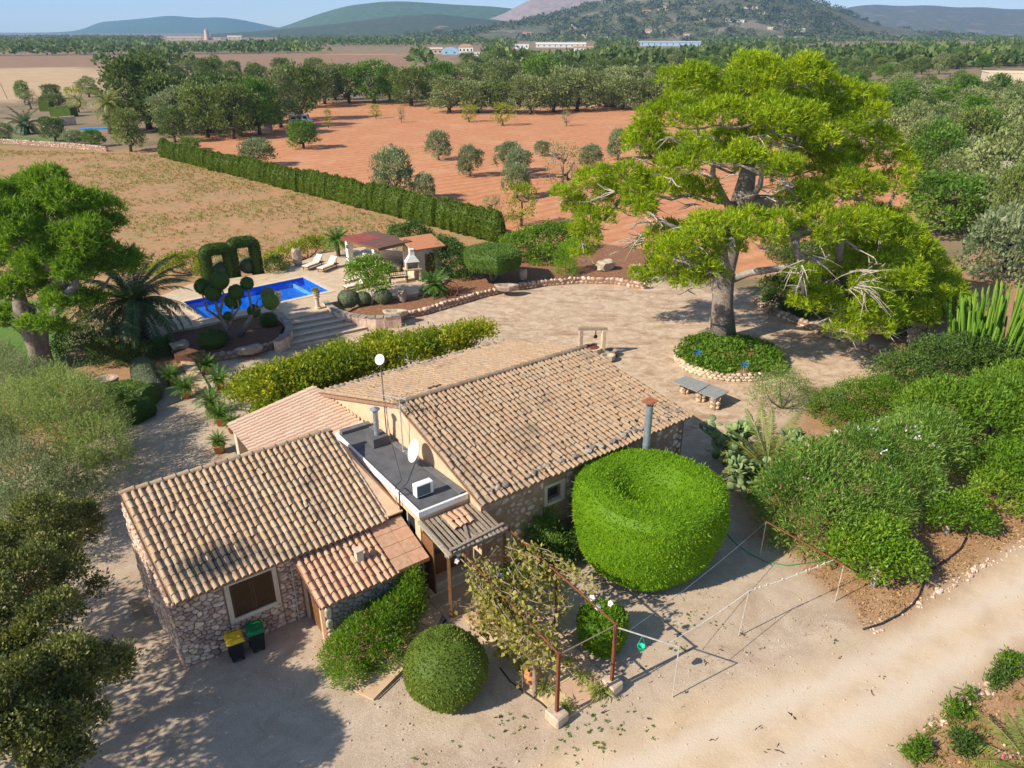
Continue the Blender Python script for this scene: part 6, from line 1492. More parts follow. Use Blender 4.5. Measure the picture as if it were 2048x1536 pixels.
# spider plants and clay pot
def spider(label, p, seed, s_=1., group='spider plants edging the pergola floor', mat='spider', n=70, L=.42):
    g = np.random.default_rng(seed); t = thing('spider_plant', label, 'plant', tuple(p), 0, group); C = np.zeros((n, 3)) + g.normal(0, .03, (n, 3)); C[:, 2] = np.abs(C[:, 2])
    a = g.uniform(0, 6.28, n); e = g.uniform(.3, 1.3, n); D = np.stack([np.cos(a) * np.cos(e), np.sin(a) * np.cos(e), np.sin(e)], 1); Lr = L * s_ * g.uniform(.6, 1.1, n)
    V1, F1 = leaf_geo(C, D, Lr * .7, .03 * s_, g, .5); C2 = C + D * (Lr * .6)[:, None]; D2 = D + np.array([0, 0, -1.0]); V2, F2 = leaf_geo(C2, D2, Lr * .6, .028 * s_, g, .35); tt = .5 + g.normal(0, .2, n)
    link('leaves', leaf_mesh('leaves', LM[mat], [(V1, F1, tt), (V2, F2, tt)]), t); return t
for k, (x, y) in enumerate(((1047, 1338), (1089, 1380), (1132, 1416), (1099, 1306), (1133, 1331), (1163, 1358), (1190, 1382), (1203, 1388), (1010, 1310))):
    spider('yellow-green spider plant at the edge of the pergola floor', P(x, y, .06), 140 + k, random.uniform(.85, 1.15))
q = P(1063, 1362, .07); t = thing('clay_pot', 'squat round terracotta pot under the grapevine', 'pot', tuple(q)); mb = MB(); mb.lathe([(.12, 0), (.24, .1), (.28, .22), (.22, .36), (.14, .42), (.16, .46), (.12, .46), (.1, .3)], q, 20); mb.build('body', MAT['terra'], t, True); mb = MB(); mb.lathe([(.11, .38), (.02, .39)], q, 12); mb.build('soil', MAT['soildark'], t)
# clothes lines
def post_t(label, base, H_, name='clothesline_post'):
    mb = MB(); mb.tube([base - Vector((0, 0, .1)), base + Vector((0, 0, H_))], .016, 7); return mb
A_ = P(1345, 1395); B_ = P(1670, 1203); C_ = P(1477, 1272); Bo = P(1520, 1112)
cl = thing('clothesline_stand', 'pale pipe clothesline frame joined to the rusty pergola corner', 'clothesline', tuple(A_)); mb = post_t('', A_, 1.9); mb.build('post', MAT['steelwhite'], cl)
ra = zz(b2, z1 - .12); rb = zz(A_, 1.9); mb = MB(); mb.tube([ra, rb], .022, 7); mb.build('rail', MAT['steelwhite'], cl)
cl = thing('clothesline_stand', 'clothesline frame with rusty rail standing beside the orange tree', 'clothesline', tuple(B_)); post_t('', B_, 1.5).build('post', MAT['steelwhite'], cl); post_t('', Bo, 1.5).build('post', MAT['steelwhite'], cl)
mb = MB(); mb.tube([zz(B_, 1.5), zz(Bo, 1.5)], .03, 7); mb.build('rail', MAT['rust'], cl)
cl = thing('clothesline_post', 'leaning pale post holding up the middle of the washing line', 'clothesline', tuple(C_)); mb = MB(); top = zz(C_, 1.75) + Vector((.1, .05, 0)); mb.tube([C_, top], .015, 6); mb.build('post', MAT['steelwhite'], cl)
ln = thing('washing_line', 'thin white washing line with wooden pegs strung between the frames', 'washing line', tuple(C_)); e0 = zz(B_, 1.5).lerp(zz(Bo, 1.5), .12); e1 = ra.lerp(rb, .82)
def sag(a, b, s_, n=8): return [a.lerp(b, k / n) - Vector((0, 0, s_ * 4 * (k / n) * (1 - k / n))) for k in range(n + 1)]
mb = MB(); mb.tube(sag(e0, top, .06), .012, 5); mb.tube(sag(top, e1, .08), .010, 5); mb.build('line', MAT['white'], ln)
for f in (.12, .2, .3, .34, .45, .62, .8, .88, .93):
    p = e0.lerp(top, f) - Vector((0, 0, .06 * 4 * f * (1 - f))); mb = MB(); mb.box((p.x, p.y, p.z + .01), (.03, .035, .11), random.random()); mb.build('peg', MAT['cream'], ln)
l2 = MB(); l2.tube(sag(zz(Bo, 1.5), ra.lerp(rb, .2), .15), .008, 4); setp(l2.build('washing_line', MAT['galv']), 'bare grey wire strung from the rusty rail past the drum hedge', 'washing line')
q = ra.lerp(rb, .42) - Vector((0, 0, .42)); t = thing('peg_basket', 'small bright green plastic basket hanging from the pale rail', 'basket', tuple(q - Vector((0, 0, .1)))); MAT['mint'] = plain('mint_plastic', (.01, .55, .30), None, 9, .5, 0)
mb = MB(); mb.lathe([(.07, -.1), (.11, .04), (.12, .05), (.1, .04), (.06, -.07)], q, 14); mb.build('bowl', MAT['mint'], t, True)
mb = MB(); mb.tube([q + Vector((-.11, 0, .04)), q + Vector((0, 0, .42))], .005, 4); mb.tube([q + Vector((.11, 0, .04)), q + Vector((0, 0, .42))], .005, 4); mb.build('handle', MAT['mint'], t)
# wheelie bins
def bin_(label, px, lid, bm='black'):
    q = P(*px); t = thing('wheelie_bin', label, 'bin', tuple(q), TH - .12, 'wheelie bins by the annex wall', .86); M = t.matrix_basis
    mb = MB(); lo = [(-.2, -.22), (.2, -.22), (.2, .22), (-.2, .22)]; hi = [(-.26, -.3), (.26, -.3), (.26, .27), (-.26, .27)]
    mb.add([M @ Vector((x, y, .06)) for x, y in lo] + [M @ Vector((x, y, .92)) for x, y in hi], [(3, 2, 1, 0), (0, 1, 5, 4), (1, 2, 6, 5), (2, 3, 7, 6), (3, 0, 4, 7), (4, 5, 6, 7)]); lbox(mb, t, (0, -.31, .88), (.54, .04, .07)); body = mb.build('body', MAT[bm], t)
    mb = MB(); hd = [(-.29, -.34), (.29, -.34), (.29, .28), (-.29, .28)]; m_ = [(-.22, -.24), (.22, -.24), (.22, .18), (-.22, .18)]
    mb.add([M @ Vector((x, y, .925)) for x, y in hd] + [M @ Vector((x, y, .97)) for x, y in hd] + [M @ Vector((x, y, 1.03)) for x, y in m_], [(3, 2, 1, 0)] + [(i, (i + 1) % 4, 4 + (i + 1) % 4, 4 + i) for i in range(4)] + [(4 + i, 4 + (i + 1) % 4, 8 + (i + 1) % 4, 8 + i) for i in range(4)] + [(8, 9, 10, 11)])
    for s_ in (-.2, .2): lbox(mb, t, (s_, .31, .98), (.07, .1, .1))
    mb.build('lid', lid, t)
    for s_ in (-.22, .22): mb = MB(); mb.tube([M @ Vector((s_ - .03, .24, .1)), M @ Vector((s_ + .03, .24, .1))], .1, 14); mb.build('wheel', MAT['black'], t)
    mb = MB(); mb.tube([M @ Vector((-.22, .36, .95)), M @ Vector((.22, .36, .95))], .018, 7); mb.build('handle', lid, t)
    mb = MB(); lbox(mb, t, (0, -.222, .14), (.16, .006, .06)); mb.build('label_plate', MAT['white'], body)
bin_('black wheelie bin with yellow lid', (476, 1316), MAT['yellow']); bin_('black wheelie bin with green lid', (517, 1297), MAT['green'])
# stool by the side wall
q = P(278, 1228); t = thing('wooden_stool', 'small weathered wooden stool against the annex side wall', 'stool', tuple(q), TH); lbox(MB(), t, (0, 0, .42), (.38, .5, .05)).build('seat', MAT['greywood'], t)
for sx in (-1, 1):
    for sy in (-1, 1): lbox(MB(), t, (sx * .15, sy * .2, .2), (.05, .05, .4)).build('leg', MAT['greywood'], t)
# hoses
def hose(name, label, px, mat, r_): mb = MB(); mb.tube([P(x, y, r_ + .02) for x, y in px], r_, 6); return setp(mb.build(name, mat, None, True), label, 'hose')
hose('garden_hose', 'black irrigation hose snaking along the mulch beside the dirt road', ((1933, 1075), (1922, 1096), (1895, 1118), (1867, 1136), (1852, 1152), (1845, 1172), (1838, 1192), (1825, 1209), (1800, 1228), (1763, 1247), (1726, 1258)), MAT['hose'], .03)
hose('garden_hose', 'thin green hose lying between the drum hedge and the orange trees', ((1450, 1063), (1470, 1085), (1495, 1105), (1530, 1123), (1575, 1131), (1630, 1124), (1690, 1106), (1760, 1085), (1820, 1062), (1850, 1050)), MAT['hosegreen'], .018)
hose('garden_hose', 'black hose curling from the dome bush to the pergola block', ((1000, 1335), (1020, 1362), (1050, 1385), (1080, 1405), (1098, 1420)), MAT['hose'], .02)
hose('garden_hose', 'black pipe running along the sandstone path edge', ((752, 1398), (790, 1362), (832, 1322), (875, 1265), (900, 1225)), MAT['hose'], .025)

# ================================================================ POOL GARDEN
# open pavilion
RZP = TZ + 2.35
pc = [P(681, 476, RZP + .1), P(757, 498, RZP), P(824, 483, RZP + .12), P(749, 463, RZP + .22)]
pv = thing('pool_pavilion', 'open garden pavilion with red-brown mono-pitch roof on white stone pillars', 'pavilion', tuple(P(752, 540, TZ)))
n_ = (pc[1] - pc[0]).cross(pc[3] - pc[0]).normalized(); n_ = n_ if n_.z > 0 else -n_
mb = MB(); mb.add([q for q in pc] + [q - Vector((0, 0, .16)) for q in pc], [(0, 1, 2, 3), (7, 6, 5, 4)] + [(i, 4 + i, 4 + (i + 1) % 4, (i + 1) % 4) for i in range(4)])
roof = mb.build('roof', MAT['wood'], pv)
MAT['redroof'] = plain('red_roofing', (.30, .075, .055), (.22, .055, .04), 3, .7, .1); MAT['brownroof'] = plain('brown_roofing', (.17, .085, .06), (.12, .06, .045), 3, .7, .2)
for i in range(12):
    for (f0, f1) in ((0, .5), (.5, 1)):
        s0, s1 = i / 12 + .004, (i + 1) / 12 - .004
        def rp(s, f): return pc[0].lerp(pc[1], f).lerp(pc[3].lerp(pc[2], f), s) + n_ * .02
        mb = MB(); mb.slab([rp(s0, f0 + .003), rp(s0, f1 - .003), rp(s1, f1 - .003), rp(s1, f0 + .003)], n_ * (.03 + .008 * (i % 2))); mb.build('roof_sheet', MAT['redroof'] if (f0 == 0 and i < 8) else MAT['brownroof'], roof)
for (x, y) in ((702, 536), (759, 548), (815, 543), (752, 522)):
    q = P(x, y, TZ); mb = MB(); mb.box((q.x, q.y, TZ + 1.13), (.42, .42, 2.26), .6, bev=.02); pl = mb.build('pillar', MAT['white'], pv)
    mb = MB(); mb.box((q.x - .1, q.y - .26, TZ + 1.75), (.16, .14, .26), .6); mb.build('wall_lamp', MAT['steelwhite'], pl)
mb = MB(); a, b_ = P(759, 548, TZ), P(815, 543, TZ); b3 = P(830, 520, TZ)
wl_ = MB(); wl_.bar(zz(P(760, 530, TZ), TZ + .6), zz(P(835, 536, TZ), TZ + .6), .25, 1.2); wl_.build('back_wall', MAT['cream'], pv)
# hut behind
q = P(850, 548, TZ); ht = thing('garden_hut', 'small cream garden hut with red sloping roof behind the pavilion', 'hut', tuple(q)); M = Matrix.Translation(q) @ Matrix.Rotation(.55, 4, 'Z')
mb = MB(); mb.box((0, 0, 0), (2.2, 1.9, 2.1), m=M @ Matrix.Translation((0, .2, 1.05))); mb.build('wall', MAT['cream'], ht)
mb = MB(); mb.slab([M @ Vector(p) for p in ((-1.3, -1, 2.12), (1.3, -1, 2.12), (1.3, 1.4, 2.5), (-1.3, 1.4, 2.5))], (0, 0, .1)); mb.build('roof', MAT['terra'], ht)
mb = MB(); mb.box((0, 0, 0), (.75, .06, 1.7), m=M @ Matrix.Translation((.1, -.78, .85))); mb.build('door', MAT['wood'], ht)
# barbecue
q = P(826, 560, TZ); t = thing('barbecue', 'white masonry barbecue with tapered hood and short chimney', 'barbecue', tuple(q), .35)
for sx in (-.5, .5): lbox(MB(), t, (sx, 0, .4), (.14, .6, .8)).build('leg', MAT['cream'], t)
lbox(MB(), t, (0, 0, .85), (1.25, .7, .1)).build('worktop', MAT['sand'], t)
mb = MB(); lbox(mb, t, (0, .25, 1.15), (.95, .1, .5)); lbox(mb, t, (-.43, .02, 1.15), (.1, .5, .5)); lbox(mb, t, (.43, .02, 1.15), (.1, .5, .5)); mb.build('firebox', MAT['cream'], t)
mb = MB(); M = t.matrix_basis; lo = [(-.5, -.3), (.5, -.3), (.5, .3), (-.5, .3)]; hi = [(-.16, -.14), (.16, -.14), (.16, .16), (-.16, .16)]
mb.add([M @ Vector((x, y, 1.4)) for x, y in lo] + [M @ Vector((x, y, 1.9)) for x, y in hi], [(3, 2, 1, 0)] + [(i, (i + 1) % 4, 4 + (i + 1) % 4, 4 + i) for i in range(4)] + [(4, 5, 6, 7)]); mb.build('hood', MAT['white'], t)
lbox(lbox(MB(), t, (0, .01, 2.05), (.3, .28, .3)), t, (0, .01, 2.28), (.36, .34, .06)).build('chimney', MAT['white'], t)
# loungers
MAT['canvas'] = plain('cream_canvas', (.74, .66, .52), (.64, .56, .43), 6, .9, .1)
def lounger():
    t = thing('sun_lounger', 'x', 'sun lounger', (0, 0, 0), 0, 'sun loungers round the pool')
    for (x, y) in ((.15, -.28), (.15, .28), (1.6, -.28), (1.6, .28)): lb(MB().box((x, y, .14), (.05, .05, .28)), 'leg', MAT['wood'], t)
    lb(MB().box((.95, 0, .28), (1.9, .64, .05)), 'frame', MAT['wood'], t)
    lb(MB().box((.65, 0, .35), (1.26, .6, .09), bev=.03), 'seat_cushion', MAT['canvas'], t)
    M = Matrix.Translation((1.28, 0, .33)) @ Matrix.Rotation(R(-42), 4, 'Y') @ Matrix.Translation((.38, 0, .03)); mb = MB(); mb.box((0, 0, 0), (.76, .6, .09), m=M, bev=.03); lb(mb, 'backrest_cushion', MAT['canvas'], t)
    mb = MB(); mb.bar((1.7, -.25, .28), (1.72, -.25, .72), .03, .03); mb.bar((1.7, .25, .28), (1.72, .25, .72), .03, .03); lb(mb, 'backrest_strut', MAT['wood'], t); return t
L0 = lounger(); first = True
for k, (fx, hx, lab) in enumerate((((610, 542), (652, 526), 'cream sun lounger beside the tall standing stone at the pool'), ((640, 546), (682, 529), 'cream sun lounger standing in front of the pavilion pillar'), ((700, 540), (735, 528), 'cream sun lounger half hidden under the pavilion roof'), ((692, 571), (728, 562), 'cream sun lounger behind the lemon tree'), ((690, 583), (725, 575), 'cream sun lounger partly hidden by the grey cushions and lemon tree'))):
    o = L0 if k == 0 else copy_tree(L0); a = P(*fx, TZ); b_ = P(*hx, TZ); d = b_ - a; place(o, tuple(a), math.atan2(d.y, d.x)); o['label'] = lab
# rattan sofa and bench
q = P(780, 540, TZ); t = thing('garden_sofa', 'wicker garden sofa with pale cushions inside the pavilion', 'sofa', tuple(q), -.25); MAT['wicker'] = plain('wicker', (.33, .26, .19), (.22, .17, .12), 30, .9, .4)
lbox(MB(), t, (0, 0, .2), (1.9, .8, .36), .03).build('base', MAT['wicker'], t); lbox(MB(), t, (0, .36, .5), (1.9, .12, .5), .03).build('back', MAT['wicker'], t)
for sx in (-.9, .9): lbox(MB(), t, (sx, 0, .42), (.14, .8, .4), .03).build('arm', MAT['wicker'], t)
for sx in (-.42, .42): lbox(MB(), t, (sx, -.04, .44), (.8, .66, .12), .04).build('cushion', MAT['canvas'], t)
q = P(798, 566, TZ); t = thing('iron_bench', 'dark wrought iron bench at the terrace edge near the barbecue', 'bench', tuple(q), .3)
mb = MB()
for j in range(4): lbox(mb, t, (0, -.16 + j * .1, .42), (1.4, .06, .03))
mb.build('seat', MAT['black'], t); mb = MB(); lbox(mb, t, (0, .22, .82), (1.4, .03, .05)); lbox(mb, t, (0, .22, .52), (1.4, .03, .05))
for j in range(9): lbox(mb, t, (-.64 + j * .16, .22, .67), (.03, .02, .28))
mb.build('backrest', MAT['black'], t)
for sx in (-.6, .6): lbox(lbox(MB(), t, (sx, -.16, .2), (.05, .05, .42)), t, (sx, .2, .4), (.05, .05, .8)).build('leg', MAT['black'], t)
# urns on pedestals
def urn(label, px, seed):
    q = P(*px, TZ); t = thing('stone_urn', label, 'urn', tuple(q), 0, 'stone urns at the top of the steps'); mb = MB(); mb.lathe([(.22, 0), (.22, .1), (.14, .14), (.13, .7), (.2, .76), (.2, .82)], q, 14); mb.build('pedestal', MAT['cream'], t)
    mb = MB(); mb.lathe([(.08, .82), (.2, .95), (.24, 1.12), (.2, 1.12)], q, 14); mb.build('bowl', MAT['cream'], t); g = np.random.default_rng(seed)
    link('plant', leaf_mesh('plant', LM['vine'], [crown_set(g, [(0, 0, 1.22, .2, .2, .14)], 40, .05, 8, .1, .05)]), t)
urn('cream stone urn with dry plant at the lemon tree side of the steps', (636, 617), 1); urn('cream stone urn with dry plant at the pom-pom side of the steps', (559, 626), 2)
# lemon tree and shrubs of the pool bed
def rise(t, z): t.location.z += z; return t
rise(small_tree('lemon_tree', 'yellow-green lemon tree with a thin pale trunk beside the garden steps', (745, 620), [(718, 560, 1.9, 22), (745, 548, 2.2, 24), (770, 560, 1.9, 20), (735, 575, 1.4, 20), (760, 580, 1.3, 18), (715, 540, 2.3, 14)], 420, 'bright', 150, .17, .09, .18, 9, .07, tv=.24, th=.9), .4)
for k, (x, y, r_, lab) in enumerate(((698, 603, 21, 'grey-green cushion shrub at the corner of the lemon tree bed'), (727, 600, 16, 'grey-green cushion shrub behind the lemon tree trunk'), (766, 597, 18, 'dark grey-green cushion shrub beside the standing stone'))):
    q = P(x, y + 6, BEDZ + .1); rr = r_ * mpp(q); mb = MB(); mb.sphere((0, 0, rr * .6), (rr, rr, rr * .85), 16, 10, .03, k); topiary('grey_cushion_shrub', lab, tuple(q), mb, LM['grey'], 700, .09, .035, 'bush', 'cushions in the lemon tree bed', seed=160 + k)
def cycad(name, label, p, L, seed, n=40, ht=.2, group=None, dr=.9, nl=26, mat='cycad', e_lo=.1):
    g = np.random.default_rng(seed); t = thing(name, label, 'cycad', tuple(p), g.uniform(0, 6), group); temp = [frond_mesh('frond', LM[mat], L, nl, L * .2, L * .035, 0, d, .012, g) for d in (dr * .7, dr * 1.2)]
    if ht > .05: mb = MB(); mb.tube([(0, 0, -.05), (0, 0, ht)], [.17, .14], 9); lb(mb, 'trunk', MAT['barkdark'], t)
    for i in range(n):
        f = (i + .5) / n; M = Matrix.Translation((0, 0, ht)) @ rot_to(i * 2.39996, 1.3 - (1.3 - e_lo) * f + g.normal(0, .07), g.normal(0, .1)) @ Matrix.Scale(g.uniform(.85, 1.05), 4); o = bpy.data.objects.new('frond', temp[int(f * 2)]); COL.objects.link(o); o.parent = t; o.matrix_basis = M
    return t
cycad('cycad', 'large cycad with drooping fronds beside the iron wheel ornament', P(870, 590, BEDZ), 1.5, 171, 46, .7, dr=1.1, e_lo=-.3)
cycad('cycad', 'cycad on a short trunk behind the sun loungers', P(677, 512, TZ), 1.5, 172, 40, 1.3, dr=1.1, e_lo=-.2)
cycad('cycad', 'dark cycad on the red soil under the pine opposite the low wall', P(1600, 630, 0), 1.3, 173, 36, .2)
def potted(label, px, L, seed, z=0., pot=True):
    q = P(*px, z); t = cycad('potted_cycad', label, q + Vector((0, 0, .42 if pot else 0)), L, seed, 34, .12, 'potted cycads by the porch', .8, 20)
    if pot:
        mb = MB(); mb.lathe([(.19, -.42), (.27, -.05), (.3, -.05), (.3, .03), (.25, .03), (.22, -.05)], (0, 0, 0), 16); lb(mb, 'pot', MAT['terra'], t, True)
    return t
for k, (x, y, L, lab) in enumerate(((374, 795, .95, 'bright cycad in a terracotta pot at the corner of the drive'), (441, 778, .95, 'bright cycad in a terracotta pot against the sandstone kerb'), (425, 825, .95, 'cycad in a terracotta pot in front of the climber pergola'), (443, 850, .9, 'cycad in a terracotta pot beside the porch pillar'), (468, 865, .6, 'small potted cycad tucked under the porch roof'), (345, 770, .9, 'dark cycad behind the clipped hedge'), (415, 748, .9, 'shaded potted cycad beside the court wall'), (440, 905, .6, 'small dark potted cycad standing beside the porch pillar foot'))):
    potted(lab, (x, y), L, 180 + k)
bush('oleander_bush', 'big round dark green bush beside the barbecue', [Bz(870, 525, 1.4, 34), Bz(905, 520, 1.5, 34), Bz(890, 505, 1.9, 30), Bz(925, 540, 1.0, 24)], LM['mid'], 1100, .16, 10, .16, .07, seed=190)
bush('glossy_shrub', 'dark glossy shrub bank between the flat clipped tree and the pine', [Bz(1030, 500, 1.2, 34), Bz(1065, 490, 1.4, 36), Bz(1100, 482, 1.5, 36), Bz(1130, 475, 1.5, 30), Bz(1085, 515, .8, 26)], LM['hedge'], 1100, .17, 10, .18, .09, seed=191)
bush('glossy_shrub', 'glossy shrub rising behind the pavilion roof', [Bz(800, 475, 1.6, 26), Bz(830, 472, 1.8, 28), Bz(850, 485, 1.3, 22)], LM['mid'], 500, .17, 10, .17, .08, seed=192)
bush('juniper', 'upright yellow-green juniper at the edge of the pine crown', [Bz(1132, 540, .7, 22, 1.1), Bz(1130, 515, 1.6, 20, 1.3), Bz(1145, 495, 2.2, 15, 1.2)], LM['drum'], 420, .14, 12, .16, .03, seed=193, up=.8)
bush('leafy_shrub', 'row of yellow-green leafy shrubs between the arch and the cycad', [Bz(590, 500, .9, 18), Bz(615, 492, .9, 20), Bz(640, 490, .9, 18), Bz(560, 510, .8, 16), Bz(658, 495, .8, 14)], LM['wisteria'], 420, .16, 9, .16, .07, seed=194, shell=.6)
bush('leafy_shrub', 'yellow-green vines along the meadow edge behind the date palm', [Bz(350, 525, .8, 20), Bz(380, 520, .8, 20), Bz(330, 535, .8, 18), Bz(400, 540, .7, 16), Bz(310, 545, .8, 18), Bz(540, 520, .8, 18)], LM['wisteria'], 460, .16, 9, .16, .07, seed=195, shell=.6)
bush('dark_shrub', 'dark round shrub beside the arch under the tall stone', [Bz(548, 535, .9, 20), Bz(560, 528, 1., 14)], LM['mid'], 200, .14, 9, .14, .06, seed=196)
boulder('standing_stone', 'tall pale standing stone behind the poolside shrubs', P(597, 530, TZ), (.75, .5, 1.6), .4)
boulder('standing_stone', 'small upright stone in the lemon tree bed', P(806, 603, BEDZ), (.6, .5, 1.0), .9)
boulder('standing_stone', 'upright pale stone on red soil between flat clipped tree and pine', P(1047, 560, BEDZ), (.6, .5, .95), .2)
boulder('standing_stone', 'squat upright stone under the pine crown beside the juniper', P(1272, 552, BEDZ), (.7, .6, 1.0), .2)
boulder('boulder', 'broad pale boulder under the date palm', P(362, 705, .1), (1.1, .9, .8), .5)
boulder('boulder', 'grey rock ledge on the wall of the pom-pom bed', P(500, 706, .3), (1.6, .6, .5), .5)
boulder('boulder', 'pale rocks heaped beside the juniper', P(1210, 540, BEDZ), (1.6, 1.0, .9), .5)
for k, (x, y, lab) in enumerate(((1825, 690, 'rough stone cairn at the end of the shaded low wall'), (1935, 722, 'rough stone cairn in front of the candelabra cactus'))):
    q = P(x, y); t = thing('stone_cairn', lab, 'cairn', tuple(q), group='cairns by the court')
    for j in range(14): stone(t, q + Vector((random.gauss(0, .18), random.gauss(0, .18), .12 + .09 * j)), (.6, .55, .35), 'paler')
def trough(label, px, z, s_):
    q = P(*px, z); mb = MB(); mb.lathe([(.5 * s_, 0), (.62 * s_, .3 * s_), (.6 * s_, .42 * s_), (.45 * s_, .42 * s_), (.35 * s_, .2 * s_)], (0, 0, 0), 14, wob=lambda t, z: 1 + .1 * math.sin(3 * t) + .07 * math.sin(5 * t + 1)); mb.v = [(v[0] * 1.5 + q.x, v[1] * .8 + q.y, v[2] + q.z) for v in mb.v]; setp(mb.build('stone_trough', MAT['rock']), label, 'trough')
trough('hollowed stone trough on the bed wall beside the lemon tree', (790, 632), .5, .85); trough('hollowed stone trough on the wall below the flat clipped tree', (1013, 580), .45, .9)
q = P(902, 594, BEDZ); t = thing('wheel_ornament', 'old iron spoked wheel ornament on the red soil', 'ornament', tuple(q)); mb = MB(); cw = q + Vector((0, 0, .55)); ringp = [cw + Vector((math.cos(a) * .5, math.sin(a) * .2, math.sin(a) * .5)) for a in np.linspace(0, 2 * PI, 25)]; mb.tube(ringp, .035, 5, False); mb.build('rim', MAT['rust'], t)
mb = MB()
for a in np.linspace(0, PI, 5)[:-1]: mb.tube([cw + Vector((math.cos(a) * .5, math.sin(a) * .2, math.sin(a) * .5)), cw - Vector((math.cos(a) * .5, math.sin(a) * .2, math.sin(a) * .5))], .02, 4)
mb.build('spoke', MAT['rust'], t); mb = MB(); mb.tube([cw, q + Vector((.5, .3, 0))], .03, 5); mb.build('stay', MAT['rust'], t)
q = P(212, 775); mb = MB(); mb.lathe([(.4, 0), (.6, .25), (.62, .5), (.45, .5), (.3, .3)], q, 14, wob=lambda t, z: 1 + .15 * math.sin(2 * t)); setp(mb.build('stone_basin', MAT['rock']), 'stone basin in the shade beside the clipped hedge', 'basin')
# ================================================================ FIELD AND NEIGHBOUR TREES
def pix(p):
    d = np.array(p, float) - np.array([0, 0, CAMH]); k = d @ _F
    return 1024 + FPX * d[0] / k, 768 - FPX * (d @ _U) / k
def template(kind, seed, n=260, nl=11, L=.36, W=.17):
    """field tree of unit radius ~1 with base at the origin; scaled when placed"""
    g = np.random.default_rng(seed); k = {'round': (7, .95, 1.0), 'tall': (8, .8, 1.35), 'flat': (7, 1.05, .75)}[kind]
    bl = [(0, 0, .85 * k[2], .66 * k[1], .66 * k[1], .6 * k[2])]
    for i in range(k[0] + 5):
        a = i * 2.4 + g.uniform(-.3, .3); r_ = g.uniform(.3, .62) * k[1]; bl.append((r_ * math.cos(a), r_ * math.sin(a), (g.uniform(.32, .6) if i % 2 else g.uniform(.75, 1.2)) * k[2], g.uniform(.3, .48), g.uniform(.3, .48), g.uniform(.28, .42)))
    t = thing('field_tree', 'x', 'tree', (0, 0, 0)); lb(skeleton([(0, 0, -.05), (.02, 0, .12), (0, .02, .3)], .07, [b[:3] for b in bl], .012, .1, seed, 5), 'trunk', MAT['barkdark'], t, True)
    return t, bl, g
def crown_of(t, bl, g, mat, n, nl, L, W, **kw): link('crown', leaf_mesh('crown', LM[mat], [crown_set(g, bl, n, .075, nl, L, W, **kw)]), t)
TEMP = {}
for mt, kinds in (('olive', ('round', 'flat')), ('far', ('round', 'tall', 'flat')), ('farolive', ('round', 'tall', 'flat')), ('fargreen', ('round', 'tall'))):
    for kd in kinds:
        t, bl, g = template(kd, len(TEMP) + 300); crown_of(t, bl, g, mt, 420, 11, .095, .045, shell=.35, tv=.22, up=.35); TEMP[(mt, kd)] = t
t, bl, g = template('flat', 330); link('crown', leaf_mesh('crown', LM['farolive'], [crown_set(g, bl, 130, .08, 6, .06, .03, shell=.6)]), t)
mb = MB()
for b in bl:
    for j in range(7): v = Vector(g.normal(0, .22, 3)); mb.tube([b[:3], Vector(b[:3]) + v], [.012, .003], 3, False)
setp(lb(mb, 'bare_twigs', MAT['greywood'], t), kind='stuff'); TEMP[('bare', 'flat')] = t
t, bl, g = template('round', 331); crown_of(t, bl, g, 'wisteria', 160, 9, .09, .045, shell=.6); TEMP[('yellow', 'round')] = t
USED = set()
def put(key, label, p, rad, hk=1., group=None, name=None, cat='tree'):
    if key in USED: o = copy_tree(TEMP[key])
    else: o = TEMP[key]; USED.add(key)
    place(o, (p[0], p[1], 0), random.uniform(0, 6.28), rad, rad * hk)
    if name: o.name = name
    o['label'] = label; o['category'] = cat
    if group: o['group'] = group
    elif 'group' in o: del o['group']
    return o
def put_px(key, label, x, yb, yt, wpx, group=None, name=None):
    """base pixel, top pixel row and crown width in pixels"""
    p = P(x, yb); rad = wpx * mpp(p) / 2; top = PY(x, yt, p.y).z; return put(key, label, p, rad, top / {'round': 1.52, 'tall': 1.95, 'flat': 1.25}[key[1]] / rad, group, name)
OL = 'silvery round olive tree on the red ploughed field'
for (x, yb, yt, wd) in ((878, 320, 258, 58), (940, 353, 288, 62), (1020, 345, 280, 68), (1036, 356, 292, 66), (1034, 396, 326, 68), (1085, 312, 280, 38), (1180, 338, 287, 54), (1235, 320, 255, 54)): put_px(('olive', 'round'), OL, x, yb, yt, wd, 'olives on the red field', 'olive_tree')
put_px(('olive', 'round'), 'tall dark olive tree behind the long cypress hedge', 787, 405, 290, 92, name='olive_tree')
put_px(('olive', 'flat'), 'small blue-grey olive beside the tall dark olive at the hedge', 848, 408, 345, 52, name='olive_tree')
put_px(('olive', 'round'), 'large grey-green bush tree rising behind the far end of the cypress hedge', 515, 332, 275, 80, name='olive_tree')
put_px(('yellow', 'round'), 'pale weeping green tree at the near end of the cypress hedge', 1042, 452, 362, 80, name='fruit_tree')
put_px(('bare', 'flat'), 'half bare almond tree with a dark trunk on the red field', 1125, 378, 275, 96, name='almond_tree')
put_px(('bare', 'flat'), 'bare shrub between the weeping tree and the hedge', 985, 440, 385, 60, name='almond_tree')
put_px(('fargreen', 'round'), 'dark green spreading fruit tree near the parked van', 607, 297, 240, 76, name='fruit_tree')
for k, (x, yb, yt, wd) in enumerate(((752, 237, 208, 26), (938, 244, 208, 42), (1005, 251, 205, 54), (657, 256, 217, 20))): put_px(('yellow', 'round'), 'small yellow-green fruit tree on the far side of the red field', x, yb, yt, wd, 'fruit trees on the far side of the red field', 'fruit_tree')
